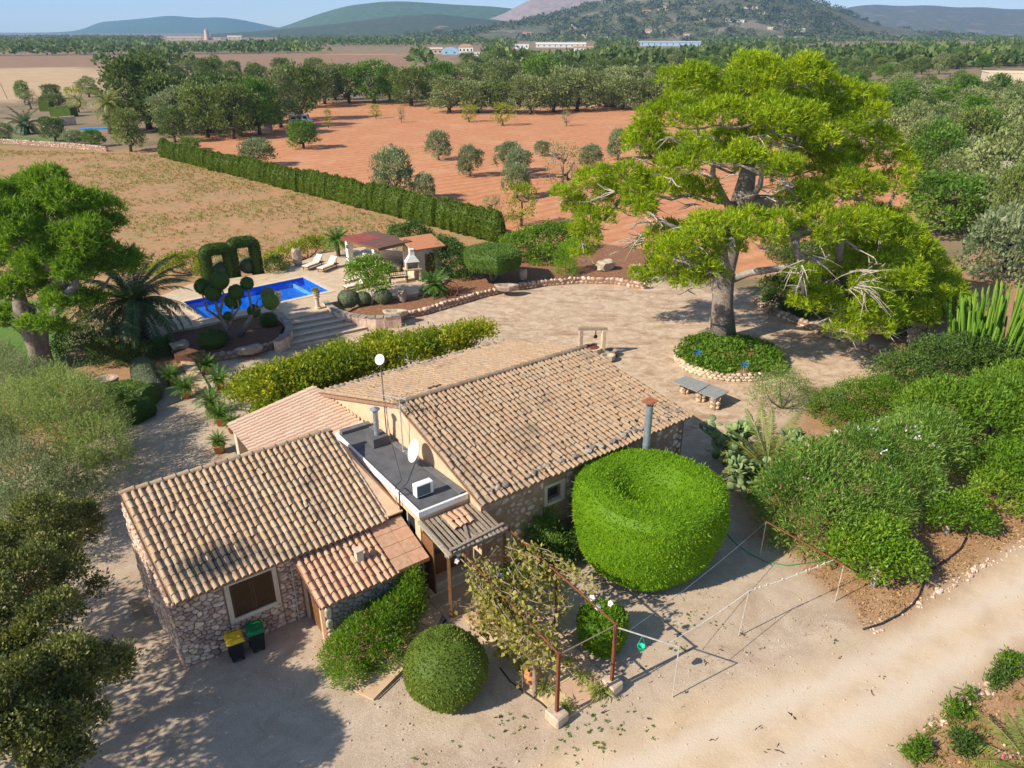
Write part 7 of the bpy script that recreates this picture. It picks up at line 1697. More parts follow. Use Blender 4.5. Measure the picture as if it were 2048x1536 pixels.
for (x, yb, yt, wd) in ((803, 245, 210, 20), (1133, 252, 214, 28), (480, 268, 230, 36), (1300, 262, 225, 44)): put_px(('bare', 'flat'), 'small leafless tree on the far side of the red field', x, yb, yt, wd, 'bare saplings of the red field', 'almond_tree')
put_px(('far', 'tall'), 'dark column shaped bush at the far corner of the dry meadow', 262, 303, 218, 84, name='evergreen_tree')
put_px(('fargreen', 'round'), 'rounded green shrub at the far end of the cypress hedge', 382, 300, 274, 50, name='shrub')
put_px(('fargreen', 'round'), 'green shrub by the garden wall next to the palm', 190, 293, 258, 46, name='shrub')
put_px(('olive', 'round'), 'blue-green shrub by the garden wall of the neighbour', 150, 290, 258, 50, name='shrub')
put_px(('far', 'round'), 'dark leafy tree by the neighbouring lawn', 112, 282, 235, 60, name='evergreen_tree')
put_px(('olive', 'round'), 'grey shrub at the far end of the neighbouring lawn', 10, 285, 242, 50, name='shrub')
put_px(('yellow', 'round'), 'lime green weeping tree in the neighbouring garden', 158, 225, 172, 50, name='fruit_tree')
put_px(('fargreen', 'tall'), 'upright bright green tree in the neighbouring garden', 50, 205, 162, 36, name='fruit_tree')
put_px(('bare', 'flat'), 'pale leafless tree in the neighbouring garden', 62, 218, 175, 46, name='almond_tree')
put_px(('far', 'flat'), 'dark shrubby tree beside the lime green tree', 105, 215, 185, 56, name='evergreen_tree')
BELT = [(300, 258, 116, 130, 'far'), (362, 268, 172, 90, 'olive'), (415, 275, 168, 90, 'far'), (468, 278, 165, 90, 'far'), (520, 270, 155, 80, 'fargreen'), (562, 255, 138, 90, 'farolive'), (604, 240, 132, 80, 'far'), (650, 208, 128, 76, 'farolive'), (698, 206, 132, 70, 'far'), (748, 207, 122, 80, 'fargreen'), (822, 212, 138, 84, 'far'), (898, 225, 152, 90, 'farolive'), (955, 226, 160, 76, 'farolive'), (1000, 226, 162, 84, 'far'), (1060, 228, 148, 80, 'farolive'), (1108, 224, 150, 80, 'farolive'), (1155, 222, 138, 86, 'farolive'), (1082, 198, 108, 84, 'fargreen'), (1012, 196, 118, 76, 'farolive'), (936, 194, 120, 76, 'farolive'), (880, 198, 122, 60, 'fargreen'), (1205, 214, 148, 70, 'farolive'), (1248, 218, 150, 76, 'farolive'), (1296, 218, 152, 80, 'farolive'), (1340, 220, 150, 76, 'farolive'), (240, 262, 200, 60, 'far'), (330, 262, 150, 90, 'far'), (390, 255, 150, 90, 'far'), (440, 250, 150, 80, 'far'), (500, 248, 150, 80, 'far'), (620, 215, 140, 70, 'far'), (670, 200, 128, 60, 'far'), (780, 200, 132, 60, 'far'), (860, 205, 145, 56, 'far'), (1130, 212, 130, 70, 'farolive'), (1180, 200, 128, 70, 'farolive'), (1240, 196, 130, 80, 'farolive'), (1300, 196, 128, 80, 'farolive'), (420, 265, 200, 60, 'far'), (540, 262, 195, 56, 'far'), (480, 272, 210, 56, 'far'), (350, 285, 215, 60, 'far')]
names = {'far': ('dark evergreen tree in the belt behind the red field', 'evergreen_tree'), 'farolive': ('grey-green wild olive in the belt behind the red field', 'wild_olive'), 'fargreen': ('fresh green tree in the belt behind the red field', 'carob_tree'), 'olive': ('silver leaved olive in the belt near the neighbouring palm', 'olive_tree')}
for k, (x, yb, yt, wd, mt) in enumerate(BELT):
    kd = ('round', 'tall')[k % 2] if mt != 'olive' else 'round'; put_px((mt, kd), names[mt][0], x, yb, yt, wd * 1.22, 'trees of the belt behind the red field', names[mt][1])
# trees beside and behind the pine on the right
for (x, yb, yt, wd, mt, lab) in ((1880, 470, 345, 190, 'mid2', 'broad leafy green tree behind the right side of the pine'), (2000, 560, 420, 170, 'bare2', 'dry grey-green bush at the end of the red soil'), (1990, 500, 330, 80, 'far', 'dark tree in front of the corrugated shed roof')):
    key = ('fargreen', 'round') if mt == 'mid2' else ('olive', 'flat') if mt == 'bare2' else ('far', 'tall'); put_px(key, lab, x, yb, yt, wd, name='evergreen_tree' if mt != 'bare2' else 'olive_tree')
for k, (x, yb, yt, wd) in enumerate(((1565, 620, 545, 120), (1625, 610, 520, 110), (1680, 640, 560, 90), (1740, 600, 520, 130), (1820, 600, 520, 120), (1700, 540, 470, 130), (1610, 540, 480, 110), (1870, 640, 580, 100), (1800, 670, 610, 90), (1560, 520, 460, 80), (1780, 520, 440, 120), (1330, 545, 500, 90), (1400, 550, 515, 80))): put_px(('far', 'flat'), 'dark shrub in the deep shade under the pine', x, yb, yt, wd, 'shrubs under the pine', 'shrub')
# olive grove on the right and scattered mid-distance trees
def grid_scatter(step, xr, yr, test, seed, jit=.4):
    g = np.random.default_rng(seed); out = []
    for y in np.arange(yr[0], yr[1], step):
        for x in np.arange(xr[0], xr[1], step):
            q = (x + g.uniform(-jit, jit) * step, y + g.uniform(-jit, jit) * step)
            if test(*q, g): out.append(q)
    return out
def inpoly_px(poly):
    pw = pxpoly(poly)
    return lambda x, y: sdist(np.array([x]), np.array([y]), pw)[0] > 0
GROVE = inpoly_px([(1700, 150), (2200, 130), (2200, 560), (2010, 470), (1930, 500), (1880, 430), (1800, 330), (1720, 260), (1640, 215), (1420, 200), (1420, 150)])
nofield = [pxpoly(q) for q in ([(1805, 112), (1890, 112), (1890, 142), (1800, 146)], [(1920, 330), (2200, 340), (2200, 470), (1920, 400)], [(1970, 150), (2200, 150), (2200, 215), (1970, 200)])]
def free(x, y): return all(sdist(np.array([x]), np.array([y]), q)[0] < 1 for q in nofield)
pts = grid_scatter(6.2, (20, 190), (60, 260), lambda x, y, g: GROVE(x, y) and free(x, y), 5)
pts.sort(key=lambda q: math.hypot(*q))
for k, (x, y) in enumerate(pts[:150]):
    mt = random.choice(['farolive', 'farolive', 'olive', 'far', 'farolive', 'fargreen']); kd = random.choice(['round', 'flat'] if mt == 'olive' else ['round', 'tall'])
    put((mt, kd), {'farolive': 'grey-green wild olive in the dense grove beyond the pine', 'olive': 'silvery olive in the dense grove beyond the pine', 'far': 'dark evergreen in the dense grove beyond the pine', 'fargreen': 'fresh green tree in the dense grove beyond the pine'}[mt], (x, y), random.uniform(2.6, 4.4), random.uniform(.8, 1.15), 'trees of the grove beyond the pine', {'farolive': 'wild_olive', 'olive': 'olive_tree', 'far': 'evergreen_tree', 'fargreen': 'carob_tree'}[mt])
fields = [pxpoly(q) for q in ([(-200, 113), (250, 110), (600, 107), (860, 110), (850, 137), (700, 152), (470, 157), (350, 130), (0, 150), (-200, 150)], [(990, 105), (1360, 109), (1520, 107), (1520, 122), (990, 124)], [(1600, 90), (1960, 87), (1960, 101), (1600, 109)], [(-200, 138), (180, 133), (250, 150), (240, 168), (190, 184), (0, 209), (-200, 209)],
                               [(-200, 200), (250, 200), (330, 292), (-200, 300)], [(330, 292), (620, 206), (860, 208), (1330, 212), (1560, 250), (1850, 330), (1800, 440), (1280, 480), (1040, 478)], [(1430, 200), (2300, 100), (2300, 600), (1500, 400)], [(845, 92), (980, 92), (990, 145), (840, 145)], [(1022, 86), (1200, 84), (1205, 130), (1020, 130)], [(1270, 80), (1412, 80), (1416, 116), (1266, 116)], [(325, 72), (560, 70), (565, 94), (320, 96)], [(1535, 68), (1810, 68), (1810, 84), (1535, 84)], [(1540, 95), (1700, 95), (1700, 116), (1540, 116)], [(1765, 95), (1805, 95), (1805, 113), (1765, 113)])]
def ok_mid(x, y, g): return all(sdist(np.array([x]), np.array([y]), q)[0] < 2 for q in fields) and abs(x) < y * .78 + 10 and vnoise(x, y, 60) > .22
pts = grid_scatter(9.5, (-300, 300), (165, 420), ok_mid, 6); random.shuffle(pts); pts = sorted(pts[:150], key=lambda q: q[1])
for k, (x, y) in enumerate(pts):
    mt = random.choice(['far', 'far', 'farolive', 'fargreen']); put((mt, random.choice(['round', 'tall'])), {'far': 'dark evergreen among the scattered trees of the plain', 'farolive': 'grey-green wild olive among the scattered trees of the plain', 'fargreen': 'fresh green tree among the scattered trees of the plain'}[mt], (x, y), random.uniform(3., 4.8), random.uniform(.75, 1.05), 'scattered trees of the plain', {'farolive': 'wild_olive', 'far': 'evergreen_tree', 'fargreen': 'carob_tree'}[mt])
for k in list(TEMP):
    if k not in USED:
        for ch in list(TEMP[k].children): bpy.data.objects.remove(ch)
        bpy.data.objects.remove(TEMP[k])
# small trees and bushes in the tan field on the left
# far woods: one mass
def mass(pts, sizes, nq, mat, name, label, seed, zs=None, el=.75):
    g = np.random.default_rng(seed); n = len(pts); pts = np.array(pts); d = unit(g.normal(size=(n, nq, 3))); d[:, :, 2] = np.abs(d[:, :, 2]) * 1.1 - .1
    s = np.array(sizes)[:, None, None]; base = np.concatenate([pts, (np.zeros((n, 1)) if zs is None else np.array(zs)[:, None])], 1)
    C = base[:, None] + d * s * np.array([1, 1, el]) + np.array([0, 0, 1]) * s * el * .75
    D = d + g.normal(0, .5, d.shape); tt = np.repeat(.5 + g.normal(0, .25, n), nq) + g.normal(0, .12, n * nq)
    V, F_ = leaf_geo(C.reshape(-1, 3), D.reshape(-1, 3), (np.repeat(np.array(sizes), nq) * g.uniform(.45, .8, n * nq)), np.repeat(np.array(sizes), nq) * .5, g, .5, )
    return setp(link(name, leaf_mesh(name, LM[mat], [(V, F_, tt)])), label, kind='stuff')
g = np.random.default_rng(400); N_ = 13000
yy = 400 * (2300 / 400) ** g.random(N_); xx = g.uniform(-.8, .8, N_) * yy
ok = np.ones(N_, bool)
for q in fields: ok &= sdist(xx, yy, q) < 3
ok &= (fbm(xx, yy, 130, 3) > .43) | (yy < 520) & (fbm(xx, yy, 40, 2) > .4)
xx, yy = xx[ok], yy[ok]
mass(np.stack([xx, yy], 1), g.uniform(3., 5.6, len(xx)), 20, 'far', 'distant_woods', 'dark distant woods and groves across the plain', 401)
# ---------------------------------------------------------------- cypress hedge
ha, hb = P(333, 314), P(1010, 486); L = (hb - ha).length; d = (hb - ha) / L; t = thing('cypress_hedge', 'long bright green cypress hedge dividing the dry meadow from the red field', 'hedge', tuple(ha)); CT = []
for s in range(4):
    g = np.random.default_rng(500 + s); mb = MB(); mb.lathe([(.55, -.05), (.8, .4), (.85, 1.1), (.75, 1.8), (.5, 2.35), (.12, 2.75)], (0, 0, 0), 10, wob=lambda a, z: 1 + .15 * math.sin(3 * a + s + z)); CT.append(clip_mesh('conifer', mb, LM['cyp'], g, 130, .26, .09, up=.9, rnd=.4, depth=.12))
n = int(L / .95)
for k in range(n):
    f = k / n; p = ha + d * (L * f); M = Matrix.Translation(p + Vector((random.gauss(0, .12), random.gauss(0, .12), 0))) @ Matrix.Rotation(random.uniform(0, 6.28), 4, 'Z') @ Matrix.Diagonal((1.05, 1.05, (.82 + .2 * f) * random.choice([1, 1, 1, .95, 1.05, 1.2 if k % 9 == 0 else 1]), 1)); link('conifer', CT[random.randrange(4)], t, M)
# low wall of the neighbour, lawn hedges
dry_wall('garden_wall', 'pale low stone wall along the far edge of the dry meadow', [P(x, y) for x, y in ((-60, 284), (0, 287), (70, 291), (150, 297), (215, 303))], .8, .45, .5, 'stone')
for k, (pts, lab) in enumerate((([(108, 232), (150, 233)], 'clipped bright hedge beside the neighbouring garden wall'), ([(85, 222), (106, 222)], 'clipped block hedge on the neighbouring lawn'))):
    a, b_ = P(*pts[0]), P(*pts[1]); mb = MB(); mb.bar((0, 0, .9), b_ - a + Vector((0, 0, .9)), 2.2, 1.9 + .5 * k); topiary('clipped_hedge', lab, tuple(a), mb, LM['cyp'], 40, .4, .15, seed=520 + k)
q = P(195, 258); mb = MB(); mb.box((q.x, q.y, .05), (6, 1.6, .3), .2); setp(mb.build('neighbour_pool', MAT['blue']), 'narrow strip of blue pool in the neighbouring garden', 'pool')
q = P(115, 242); mb = MB(); mb.bar(P(85, 246, .8), P(150, 240, .8), .5, 1.6); setp(mb.build('garden_wall', MAT['stone']), 'grey stone wall behind the neighbouring lawn', 'stone wall')
# van
q = P(603, 250); t = thing('parked_van', 'white and blue van parked at the edge of the red field', 'van', tuple(q), .25); MAT['vanw'] = plain('van_paint', (.62, .66, .72), (.55, .6, .66), 2, .35, 0)
M = t.matrix_basis; prof = [(-2.3, .35), (2.3, .35), (2.4, .8), (1.75, 1.15), (1.2, 1.95), (-2.2, 2.0), (-2.35, 1.2)]
mb = MB(); vs = [M @ Vector((x, -.9, z)) for x, z in prof] + [M @ Vector((x, .9, z)) for x, z in prof]; n = len(prof); mb.add(vs, [tuple(range(n)), tuple(range(n, 2 * n))[::-1]] + [(i, n + i, n + (i + 1) % n, (i + 1) % n) for i in range(n)]); mb.build('body', MAT['vanw'], t)
for x in (-1.5, 1.5):
    for y in (-.85, .85): mb = MB(); mb.tube([M @ Vector((x, y - .12, .36)), M @ Vector((x, y + .12, .36))], .36, 14); mb.build('wheel', MAT['black'], t)
for x0, x1 in ((-1.9, -.9), (-.75, .2), (.35, 1.15)): lbox(MB(), t, ((x0 + x1) / 2, -.905, 1.5), (x1 - x0, .02, .5)).build('window', MAT['glass'], t)
mb = MB(); mb.slab([M @ Vector(p) for p in ((1.72, -.8, 1.22), (1.72, .8, 1.22), (1.27, .8, 1.88), (1.27, -.8, 1.88))], M.to_3x3() @ Vector((.02, 0, .02))); mb.build('windscreen', MAT['glass'], t)
lbox(MB(), t, (-.4, -.91, .85), (2.6, .012, .35)).build('blue_stripe', MAT['blue'], t)
# rubble heap, stone ramp
q = P(1215, 213); t = thing('rubble_heap', 'heap of pale rubble at the far edge of the red field', 'rubble', tuple(q)); g = np.random.default_rng(530)
for k in range(90):
    x, y = g.normal(0, 2.0), g.normal(0, 1.0); z = max(0, 2.3 - abs(x) * .5 - abs(y) * .6) * g.uniform(.6, 1); stone(t, q + Vector((x, y, z)), (g.uniform(.6, 1.3), .9, .7), 'paler')
q = P(508, 264); t = thing('stone_ramp', 'tapering stone wall end beside the tree belt near the van', 'stone wall', tuple(q), .15); mb = MB(); lbox(mb, t, (0, 0, 1.1), (5, 1.0, 2.2)); lbox(mb, t, (2.9, 0, .8), (1.0, .9, 1.6)); mb.build('wall', MAT['stone'], t)
# ================================================================ BUILDINGS
MAT['bcream'] = plain('far_cream_wall', (.62, .50, .36), (.55, .43, .3), .5, .9, 0, rnd=.15); MAT['bwhite'] = plain('far_white_wall', (.72, .69, .63), (.66, .62, .56), .5, .9, 0, rnd=.1); MAT['broof'] = plain('far_roof', (.42, .25, .15), (.36, .2, .12), .8, .9, 0, rnd=.2); MAT['bgrey'] = plain('far_grey_sheet', (.38, .40, .42), (.32, .34, .36), .5, .7, 0); MAT['bblue'] = plain('pale_blue_sheet', (.35, .52, .66), (.3, .46, .6), .5, .6, 0)
def building(label, x0, x1, yb, yt, roof='hip', wall='bcream', rmat='broof', dep=.7, z0=0., name='house', group=None, dist=None, wins=3):
    xm = (x0 + x1) / 2
    a = P(xm, yb) if dist is None else PY(xm, yb, dist); k = mpp(a); W = (x1 - x0) * k; Hh = max(2.2, (yb - yt) * k); D = W * dep if W < 14 else 10; z0 = a.z
    t = thing(name, label, 'building', (a.x, a.y + D / 2, z0), math.atan2(-a.x, a.y) * .6, group); M = t.matrix_basis; wh = Hh if roof == 'flat' else Hh * (.72 if roof != 'arch' else .5)
    lbox(MB(), t, (0, 0, wh / 2 - .25), (W, D, wh + .5)).build('wall', MAT[wall], t); mb = MB()
    if roof == 'flat': lbox(mb, t, (0, 0, wh + .12), (W * 1.02, D * 1.02, .24))
    elif roof == 'arch':
        n = 10; vs = []
        for sy in (-1, 1):
            for j in range(n + 1): a_ = PI * j / n; vs.append(M @ Vector((-math.cos(a_) * W / 2 * 1.01, sy * D / 2 * 1.01, wh + math.sin(a_) * (Hh - wh))))
        mb.add(vs, [(j, j + 1, n + 2 + j, n + 1 + j)[::-1] for j in range(n)] + [tuple(range(n + 1)), tuple(range(n + 1, 2 * n + 2))[::-1]])
    else:
        e = .4; i_ = W * .25 if roof == 'hip' else -e; b_ = [M @ Vector((x, y, wh)) for x, y in ((-W / 2 - e, -D / 2 - e), (W / 2 + e, -D / 2 - e), (W / 2 + e, D / 2 + e), (-W / 2 - e, D / 2 + e))]; r_ = [M @ Vector((-W / 2 + i_, 0, Hh)), M @ Vector((W / 2 - i_, 0, Hh))]
        mb.add(b_ + r_, [(0, 1, 5, 4), (2, 3, 4, 5), (1, 2, 5), (3, 0, 4), (3, 2, 1, 0)])
    mb.build('roof', MAT[rmat], t)
    for j in range(wins):
        x = -W / 2 + W * (j + .5) / wins; lbox(MB(), t, (x, -D / 2 - .02, wh * .52), (min(1.3, W / wins * .35), .08, wh * .34)).build('window', MAT['glass'], t)
    return t
building('long beige warehouse with sloping roof beside the pale blue shed', 857, 884, 108, 96, 'gable', 'bcream', 'bcream', name='warehouse')
building('pale blue barrel roofed shed on the far plain', 884, 917, 109, 96, 'arch', 'bblue', 'bblue', name='shed', wins=2)
building('white two storey farmhouse with hipped roof beside the blue shed', 917, 946, 107, 90, 'hip', 'bwhite', 'broof', wins=4)
building('low white outbuilding in front of the white farmhouse', 938, 972, 112, 105, 'flat', 'bwhite', 'bgrey', name='shed')
building('grey-white block building among trees beyond the belt', 1030, 1058, 98, 89, 'flat', 'bwhite', 'bgrey')
building('long pale greenhouse on the far plain near the tall cypresses', 1072, 1172, 95, 86, 'gable', 'bwhite', 'bwhite', name='greenhouse', wins=9)
building('low farmhouse with white end wall beside the long greenhouse', 1148, 1192, 103, 93, 'gable', 'bwhite', 'broof')
building('long silvery greenhouse below the big hill', 1280, 1402, 92, 83, 'gable', 'bblue', 'bgrey', name='greenhouse', wins=10)
building('beige hut with flat roof beside the distant palm', 1772, 1800, 112, 98, 'flat', 'bcream', 'bcream', name='hut', wins=1)
building('white hut with grey roof behind the top of the pine', 1540, 1578, 115, 101, 'gable', 'bwhite', 'bgrey', name='hut', wins=2)
building('low grey greenhouse behind the pine crown', 1608, 1690, 110, 101, 'gable', 'bgrey', 'bgrey', name='greenhouse', wins=6)
building('beige block house with flat roof standing in the grove', 1988, 2110, 192, 150, 'flat', 'bcream', 'bcream', wins=2, dep=.8)
building('small cream roofed hut among the belt trees', 890, 910, 146, 134, 'gable', 'bcream', 'bcream', name='hut', wins=1)
building('yellowish long house below the wooded hill', 1545, 1602, 77, 70, 'flat', 'bcream', 'bcream', wins=5)
building('grey low shed beside the yellowish house', 1618, 1662, 79, 72, 'gable', 'bgrey', 'bgrey', name='shed', wins=4)
building('long grey shed under the end of the hill', 1725, 1800, 78, 71, 'gable', 'bgrey', 'bgrey', name='shed', wins=6)
building('cream house with red roof in the neighbouring garden', 345, 405, 178, 158, 'hip', 'bcream', 'broof'); building('low cream outbuilding by the neighbouring house', 455, 492, 182, 170, 'flat', 'bcream', 'terra', name='shed', wins=1)
for k, (x0, x1, yb, yt) in enumerate(((335, 400, 81, 74), (262, 286, 82, 77), (455, 482, 79, 72), (508, 542, 72, 66), (612, 644, 71, 62), (400, 440, 80, 75), (535, 550, 66, 61))): building('low cream house in the village strip below the left hills', x0, x1, yb, yt, 'flat' if k % 2 else 'gable', 'bcream', 'bcream', group='village houses below the left hills', wins=3)
q = P(415, 80); t = thing('windmill_tower', 'brown stone windmill tower standing among the village houses', 'tower', tuple(q)); k = mpp(q); mb = MB(); mb.lathe([(5.5 * k, 0), (4.2 * k, 14 * k), (3.8 * k, 17 * k), (3.8 * k, 18 * k)], q, 16); mb.build('tower', MAT['stone'], t); mb = MB(); mb.lathe([(4.3 * k, 0), (.3, 2.5 * k)], q + Vector((0, 0, 18 * k)), 16); mb.build('cap', MAT['broof'], t)
# corrugated shed on the right
q = P(2000, 400); t = thing('corrugated_shed', 'low shed with a weathered corrugated roof behind the pine', 'shed', tuple(q), -.35); lbox(MB(), t, (0, 2.2, 1.2), (12, 5, 2.4)).build('wall', MAT['paler'], t); MAT['corr'] = plain('weathered_corrugated', (.42, .37, .27), (.32, .28, .2), 2, .9, .2, rnd=.12); M = t.matrix_basis
for k in range(24): mb = MB(); x0 = -6.1 + k * .51; mb.slab([M @ Vector(p) for p in ((x0, -.7, 2.42), (x0 + .47, -.7, 2.42), (x0 + .47, 5.2, 3.6), (x0, 5.2, 3.6))], (0, 0, .06 + .03 * (k % 2))); mb.build('roof_sheet', MAT['corr'], t)
# street lamp post on the left
q = P(15, 198); mb = MB(); mb.tube([q, q + Vector((-.8, 0, 4.0))], .12, 6); setp(mb.build('timber_pole', MAT['greywood']), 'leaning timber pole in the tan field', 'pole')
# ================================================================ HILLS
def hill_mat(name, c0, c1, c2, sc, rock=None):
    m, nt, b = newmat(name, 1.); co = wpos(nt); c = ramp(nt, noise(nt, co, sc, 7, .7), [(.35, c0), (.5, c1), (.68, c2)])
    if rock: c = mix(nt, ramp(nt, noise(nt, co, sc * .22, 6, .6), [(rock[1], (0, 0, 0)), (rock[1] + .06, (1, 1, 1))]), c, rock[0])
    nt.links.new(c, b.inputs['Base Color']); bump(nt, b, noise(nt, co, sc * 1.5, 5, .7), 1., 6); return m
def hill(label, prof, D, depth, mat, rough=.05, seed=0, back=.5, nx=150, ny=36, sharp=1.):
    px = np.array([p[0] for p in prof], float); py = np.array([p[1] for p in prof], float); xs = np.linspace(px[0], px[-1], nx)
    top = np.interp(xs, px, py); k = np.ones(9) / 9; top = np.convolve(np.pad(top, 4, 'edge'), k, 'valid') - (np.convolve(np.ones(nx), [1], 'same') * 0)
    X0 = np.array([PY(x, 62, D).x for x in xs]); Hc = np.array([max(-20, PY(x, y, D).z) for x, y in zip(xs, top)])
    t = np.linspace(-1, back, ny); V = np.zeros((ny, nx, 3))
    for j, s in enumerate(t):
        f = math.cos(min(1, abs(s) / (1 if s < 0 else back * 1.3)) * PI / 2) ** (1.3 * sharp); Y = D + s * depth
        V[j, :, 0] = X0 * Y / D; V[j, :, 1] = Y; n_ = (fbm(V[j, :, 0] + seed, V[j, :, 1], D * .09, 5) - .5); V[j, :, 2] = np.where(True, Hc * f * (1 + n_ * rough * 4 * (1 - f * .75)) - 12 * (1 - f), 0)
    idx = np.arange(nx * ny).reshape(ny, nx); F_ = np.stack([idx[:-1, :-1], idx[:-1, 1:], idx[1:, 1:], idx[1:, :-1]], -1).reshape(-1, 4); o = link('hill', np_mesh('hill', V.reshape(-1, 3), [F_], mat, None, True)); setp(o, label, kind='structure'); return V
woods = hill_mat('wooded_hill', (.04, .08, .022), (.075, .125, .033), (.13, .165, .05), .03); scrub = hill_mat('scrub_hill', (.07, .085, .03), (.12, .12, .055), (.20, .17, .095), .05, ((.24, .19, .13), .56)); quarry = hill_mat('quarry_rock', (.22, .17, .15), (.30, .23, .2), (.38, .3, .26), .03); ember = hill_mat('terraced_hill', (.04, .055, .022), (.06, .08, .03), (.09, .1, .04), .04, ((.34, .2, .11), .62))
hill('faint blue hill on the far left horizon', [(60, 66), (130, 64), (170, 58), (200, 44), (260, 40), (310, 35), (345, 31), (400, 36), (440, 34), (480, 38), (520, 47), (560, 56), (640, 64), (700, 66)], 7500, 1500, woods, .03, 1)
hill('long wooded hill with pine crest behind the village', [(480, 66), (560, 56), (600, 42), (640, 28), (700, 12), (760, 5), (800, 3), (860, 6), (900, 9), (950, 11), (1000, 14), (1080, 24), (1200, 50), (1260, 66)], 4600, 1200, woods, .04, 2)
hill('grey quarry hill cut behind the wooded slope', [(900, 66), (950, 46), (990, 34), (1020, 20), (1050, 2), (1090, -8), (1150, -14), (1250, -22), (1350, -10), (1450, 10), (1550, 60)], 3700, 700, quarry, .1, 3, sharp=.7)
hill('low wooded foothill with reddish bare crest', [(420, 68), (520, 62), (600, 55), (680, 47), (740, 40), (800, 32), (870, 28), (930, 34), (1000, 40), (1080, 52), (1180, 68)], 3000, 900, ember, .07, 4)
VD = hill('broad scrub hill with scattered pines on the right', [(820, 70), (900, 60), (980, 50), (1060, 38), (1140, 24), (1220, 2), (1300, -24), (1400, -40), (1480, -34), (1550, -16), (1610, 0), (1660, 16), (1710, 36), (1760, 52), (1850, 64), (1950, 70)], 2400, 950, scrub, .07, 5)
hill('far blue-green ridge on the right', [(1500, 60), (1600, 40), (1680, 16), (1710, 12), (1740, 9), (1790, 14), (1850, 11), (1900, 17), (1950, 15), (2000, 20), (2050, 18), (2100, 24), (2300, 30), (2500, 60)], 5200, 1500, scrub, .1, 6)
# pines dotted over the scrub hill and the crest
LM['hillpine'] = leafmat('hill_pine_foliage', (.045, .07, .02), (.085, .11, .03), (.15, .17, .05), .2)
g = np.random.default_rng(600); ny, nx, _ = VD.shape; jj = g.integers(2, ny - 15, 2600); ii = g.integers(0, nx, 2600); Pd = VD[jj, ii] + g.normal(0, 6, (2600, 3)) * np.array([1, 1, 0]); keep = fbm(Pd[:, 0], Pd[:, 1], 220, 3) > .46; Pd = Pd[keep]
mass(Pd[:, :2], g.uniform(4, 7.5, len(Pd)), 26, 'hillpine', 'hill_pines', 'scattered green pines covering the scrub hill', 601, Pd[:, 2] - 1)
for k in range(34):
    j = g.integers(1, 12); i = g.integers(22, 120); p = VD[j, i]; x, y = pix(p)
    if not (950 < x < 1680): continue
    w_ = g.uniform(9, 20); building('small pale house scattered over the foot of the scrub hill', x - w_ / 2, x + w_ / 2, y, y - g.uniform(4, 7), 'flat' if k % 3 else 'gable', 'bcream' if k % 2 else 'bwhite', 'broof' if k % 3 == 0 else 'bcream', group='houses on the foot of the scrub hill', dist=float(p[1]), wins=2)
# ================================================================ SMALL GROWTH AND LITTER
def tufts(name, label, polys, n, L, W, mat, seed, z=0., per=6, patch=2.5, thr=.5, flat=False):
    g = np.random.default_rng(seed); pw = [pxpoly(q) for q in polys]; xs = []; 
    allp = np.array([p for q in pw for p in q]); lo, hi = allp.min(0), allp.max(0); X = g.uniform(lo[0], hi[0], n * 12); Y = g.uniform(lo[1], hi[1], n * 12); m = np.zeros(len(X), bool)
    for q in pw: m |= sdist(X, Y, q) > 0
    m &= fbm(X, Y, patch, 3) + g.normal(0, .08, len(X)) > thr; X, Y = X[m][:n], Y[m][:n]; n = len(X)
    C = np.repeat(np.stack([X, Y, np.full(n, z)], 1), per, 0) + g.normal(0, L * .3, (n * per, 3)) * np.array([1, 1, 0]); D = g.normal(0, .5, (n * per, 3)) + (np.array([0, 0, .9]) if not flat else 0)
    if flat: D[:, 2] = np.abs(D[:, 2]) * .25; C[:, 2] += .012
    V, F_ = leaf_geo(C, D, L * np.repeat(g.uniform(.5, 1.3, n), per), W, g); return setp(link(name, leaf_mesh(name, LM[mat], [(V, F_, np.repeat(.5 + g.normal(0, .2, n), per))])), label, kind='stuff')
tufts('meadow_weeds', 'yellow-green weeds and dry grass scattered over the meadow', [[(-200, 295), (0, 300), (320, 310), (900, 470), (700, 520), (540, 540), (380, 560), (-200, 560)]], 9000, .26, .07, 'weed', 700, patch=6, thr=.49, per=4)
tufts('verge_grass', 'dry scrubby grass along the road verge', [[(2100, 1310), (1990, 1350), (1880, 1410), (1810, 1490), (1790, 1600), (2200, 1600)]], 420, .16, .03, 'weed', 706, per=8, patch=.8, thr=.5)
tufts('yard_weeds', 'small green weeds in the gravel yard', [[(1000, 1430), (1250, 1400), (1330, 1460), (1250, 1560), (900, 1560)], [(1350, 1200), (1480, 1250), (1440, 1330), (1330, 1300)], [(800, 1480), (1000, 1480), (1000, 1540), (800, 1540)]], 110, .06, .03, 'ivy', 701, patch=1.0, thr=.55, per=8)
LM['litter'] = leafmat('leaf_litter', (.17, .09, .04), (.34, .2, .09), (.52, .38, .16), .1)
tufts('leaf_litter', 'dry leaves scattered over the mulch under the citrus trees', [[(1480, 1040), (1560, 1110), (1690, 1200), (1735, 1262), (1900, 1175), (2080, 1060), (2080, 980), (1700, 1000)], [(2100, 1330), (1990, 1370), (1880, 1430), (1830, 1500), (1830, 1600), (2200, 1600)]], 3800, .09, .06, 'litter', 702, per=2, patch=1.5, thr=.42, flat=True)
tufts('court_litter', 'dark twigs and leaf scraps on the gravel', [[(1000, 1300), (1400, 1180), (1700, 1260), (1400, 1400), (1100, 1540), (900, 1540)], [(850, 660), (1250, 580), (1550, 620), (1750, 740), (1350, 790), (1200, 700)]], 900, .1, .03, 'litter', 703, per=2, patch=2, thr=.5, flat=True)
LM['scrap'] = leafmat('dark_scraps', (.02, .016, .014), (.05, .035, .025), (.14, .08, .05), .0)
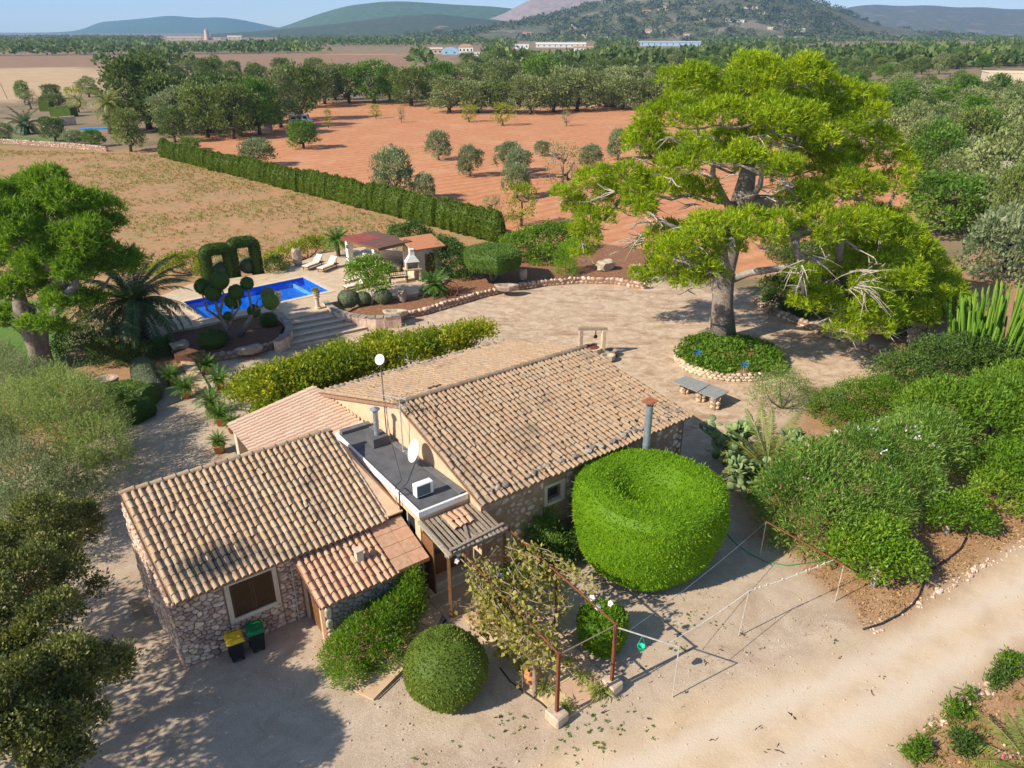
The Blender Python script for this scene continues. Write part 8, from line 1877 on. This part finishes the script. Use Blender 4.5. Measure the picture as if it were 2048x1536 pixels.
tufts('bark_scraps', 'dark bark and leaf scraps lying on the yard', [[(880, 1400), (1300, 1250), (1700, 1240), (1900, 1300), (1500, 1560), (880, 1560)]], 26, .14, .05, 'scrap', 705, per=3, patch=2, thr=.4, flat=True)
def pebbles(name, label, polys, n, s0, s1, seed, key='paler'):
    g = np.random.default_rng(seed); pw = [pxpoly(q) for q in polys]; allp = np.array([p for q in pw for p in q]); lo, hi = allp.min(0), allp.max(0); X = g.uniform(lo[0], hi[0], n * 10); Y = g.uniform(lo[1], hi[1], n * 10); m = np.zeros(len(X), bool)
    for q in pw: m |= sdist(X, Y, q) > 0
    X, Y = X[m][:n], Y[m][:n]; n = len(X); me = ROCKS[key][0]; tv = np.array([v.co[:] for v in me.vertices]); tf = np.array([p.vertices[:] for p in me.polygons]); s = g.uniform(s0, s1, n) * g.choice([1, 1, 1, 2], n); a = g.uniform(0, 6.28, n)
    V = tv[None] * s[:, None, None] * np.array([1.2, .9, .7]); V = np.stack([V[..., 0] * np.cos(a)[:, None] - V[..., 1] * np.sin(a)[:, None], V[..., 0] * np.sin(a)[:, None] + V[..., 1] * np.cos(a)[:, None], V[..., 2]], -1) + np.stack([X, Y, s * .3], 1)[:, None]
    return setp(link(name, np_mesh(name, V.reshape(-1, 3), [(tf[None] + (np.arange(n) * len(tv))[:, None, None]).reshape(-1, 3)], MAT[key])), label, kind='stuff')
pebbles('gravel', 'loose pale pebbles on the yard and road', [[(200, 1300), (1300, 1250), (2048, 1100), (2048, 1300), (1750, 1560), (150, 1560)]], 1300, .006, .018, 710)
pebbles('roadside_stones', 'loose pale stones along the mulch edge of the road', [[(1730, 1250), (1900, 1160), (2060, 1070), (2060, 1090), (1900, 1185), (1740, 1275)], [(1790, 1500), (1900, 1400), (2060, 1300), (2060, 1340), (1900, 1450)]], 240, .015, .05, 711, 'stone')
for k, (x, y, r_, lab) in enumerate(((1915, 1420, 30, 'low green weed bush at the road edge above the young palm'), (1990, 1355, 22, 'low green weed bush beside the pale roadside stones'), (1835, 1495, 20, 'small green weed clump at the lower road edge'), (1925, 1490, 30, 'straggly green weed bush beside the young palm'), (2030, 1325, 18, 'small weed bush at the upper end of the road verge'))):
    bush('weed_bush', lab, [Bz(x + random.gauss(0, r_ * .6), y + random.gauss(0, r_ * .4), random.uniform(.08, .3), r_ * random.uniform(.25, .55), random.uniform(.6, 1.2)) for _ in range(6)], LM['mid' if k % 2 else 'ivy'], 90, .08, 9, .12, .04, seed=720 + k)
bush('pink_flower_bush', 'pink flowering bush at the road corner beside the young palm', [Bz(2020, 1520, .3, 26, .7)], LM['pink'], 30, .1, 6, .08, .06, seed=730)
# ================================================================ HAZE
mb = MB(); mb.box((0, 4850, 195), (19000, 9900, 420)); hz = mb.mesh('haze', None); m = bpy.data.materials.new('haze'); m.use_nodes = True; nt = m.node_tree
for n_ in list(nt.nodes):
    if n_.type == 'BSDF_PRINCIPLED': nt.nodes.remove(n_)
v = nt.nodes.new('ShaderNodeVolumePrincipled'); v.inputs['Color'].default_value = (.36, .62, 1, 1); v.inputs['Density'].default_value = 1.25e-4; v.inputs['Anisotropy'].default_value = .2; nt.links.new(v.outputs[0], nt.nodes['Material Output'].inputs['Volume']); hz.materials.append(m)
setp(link('haze', hz), 'thin blue haze over the plain', kind='stuff')
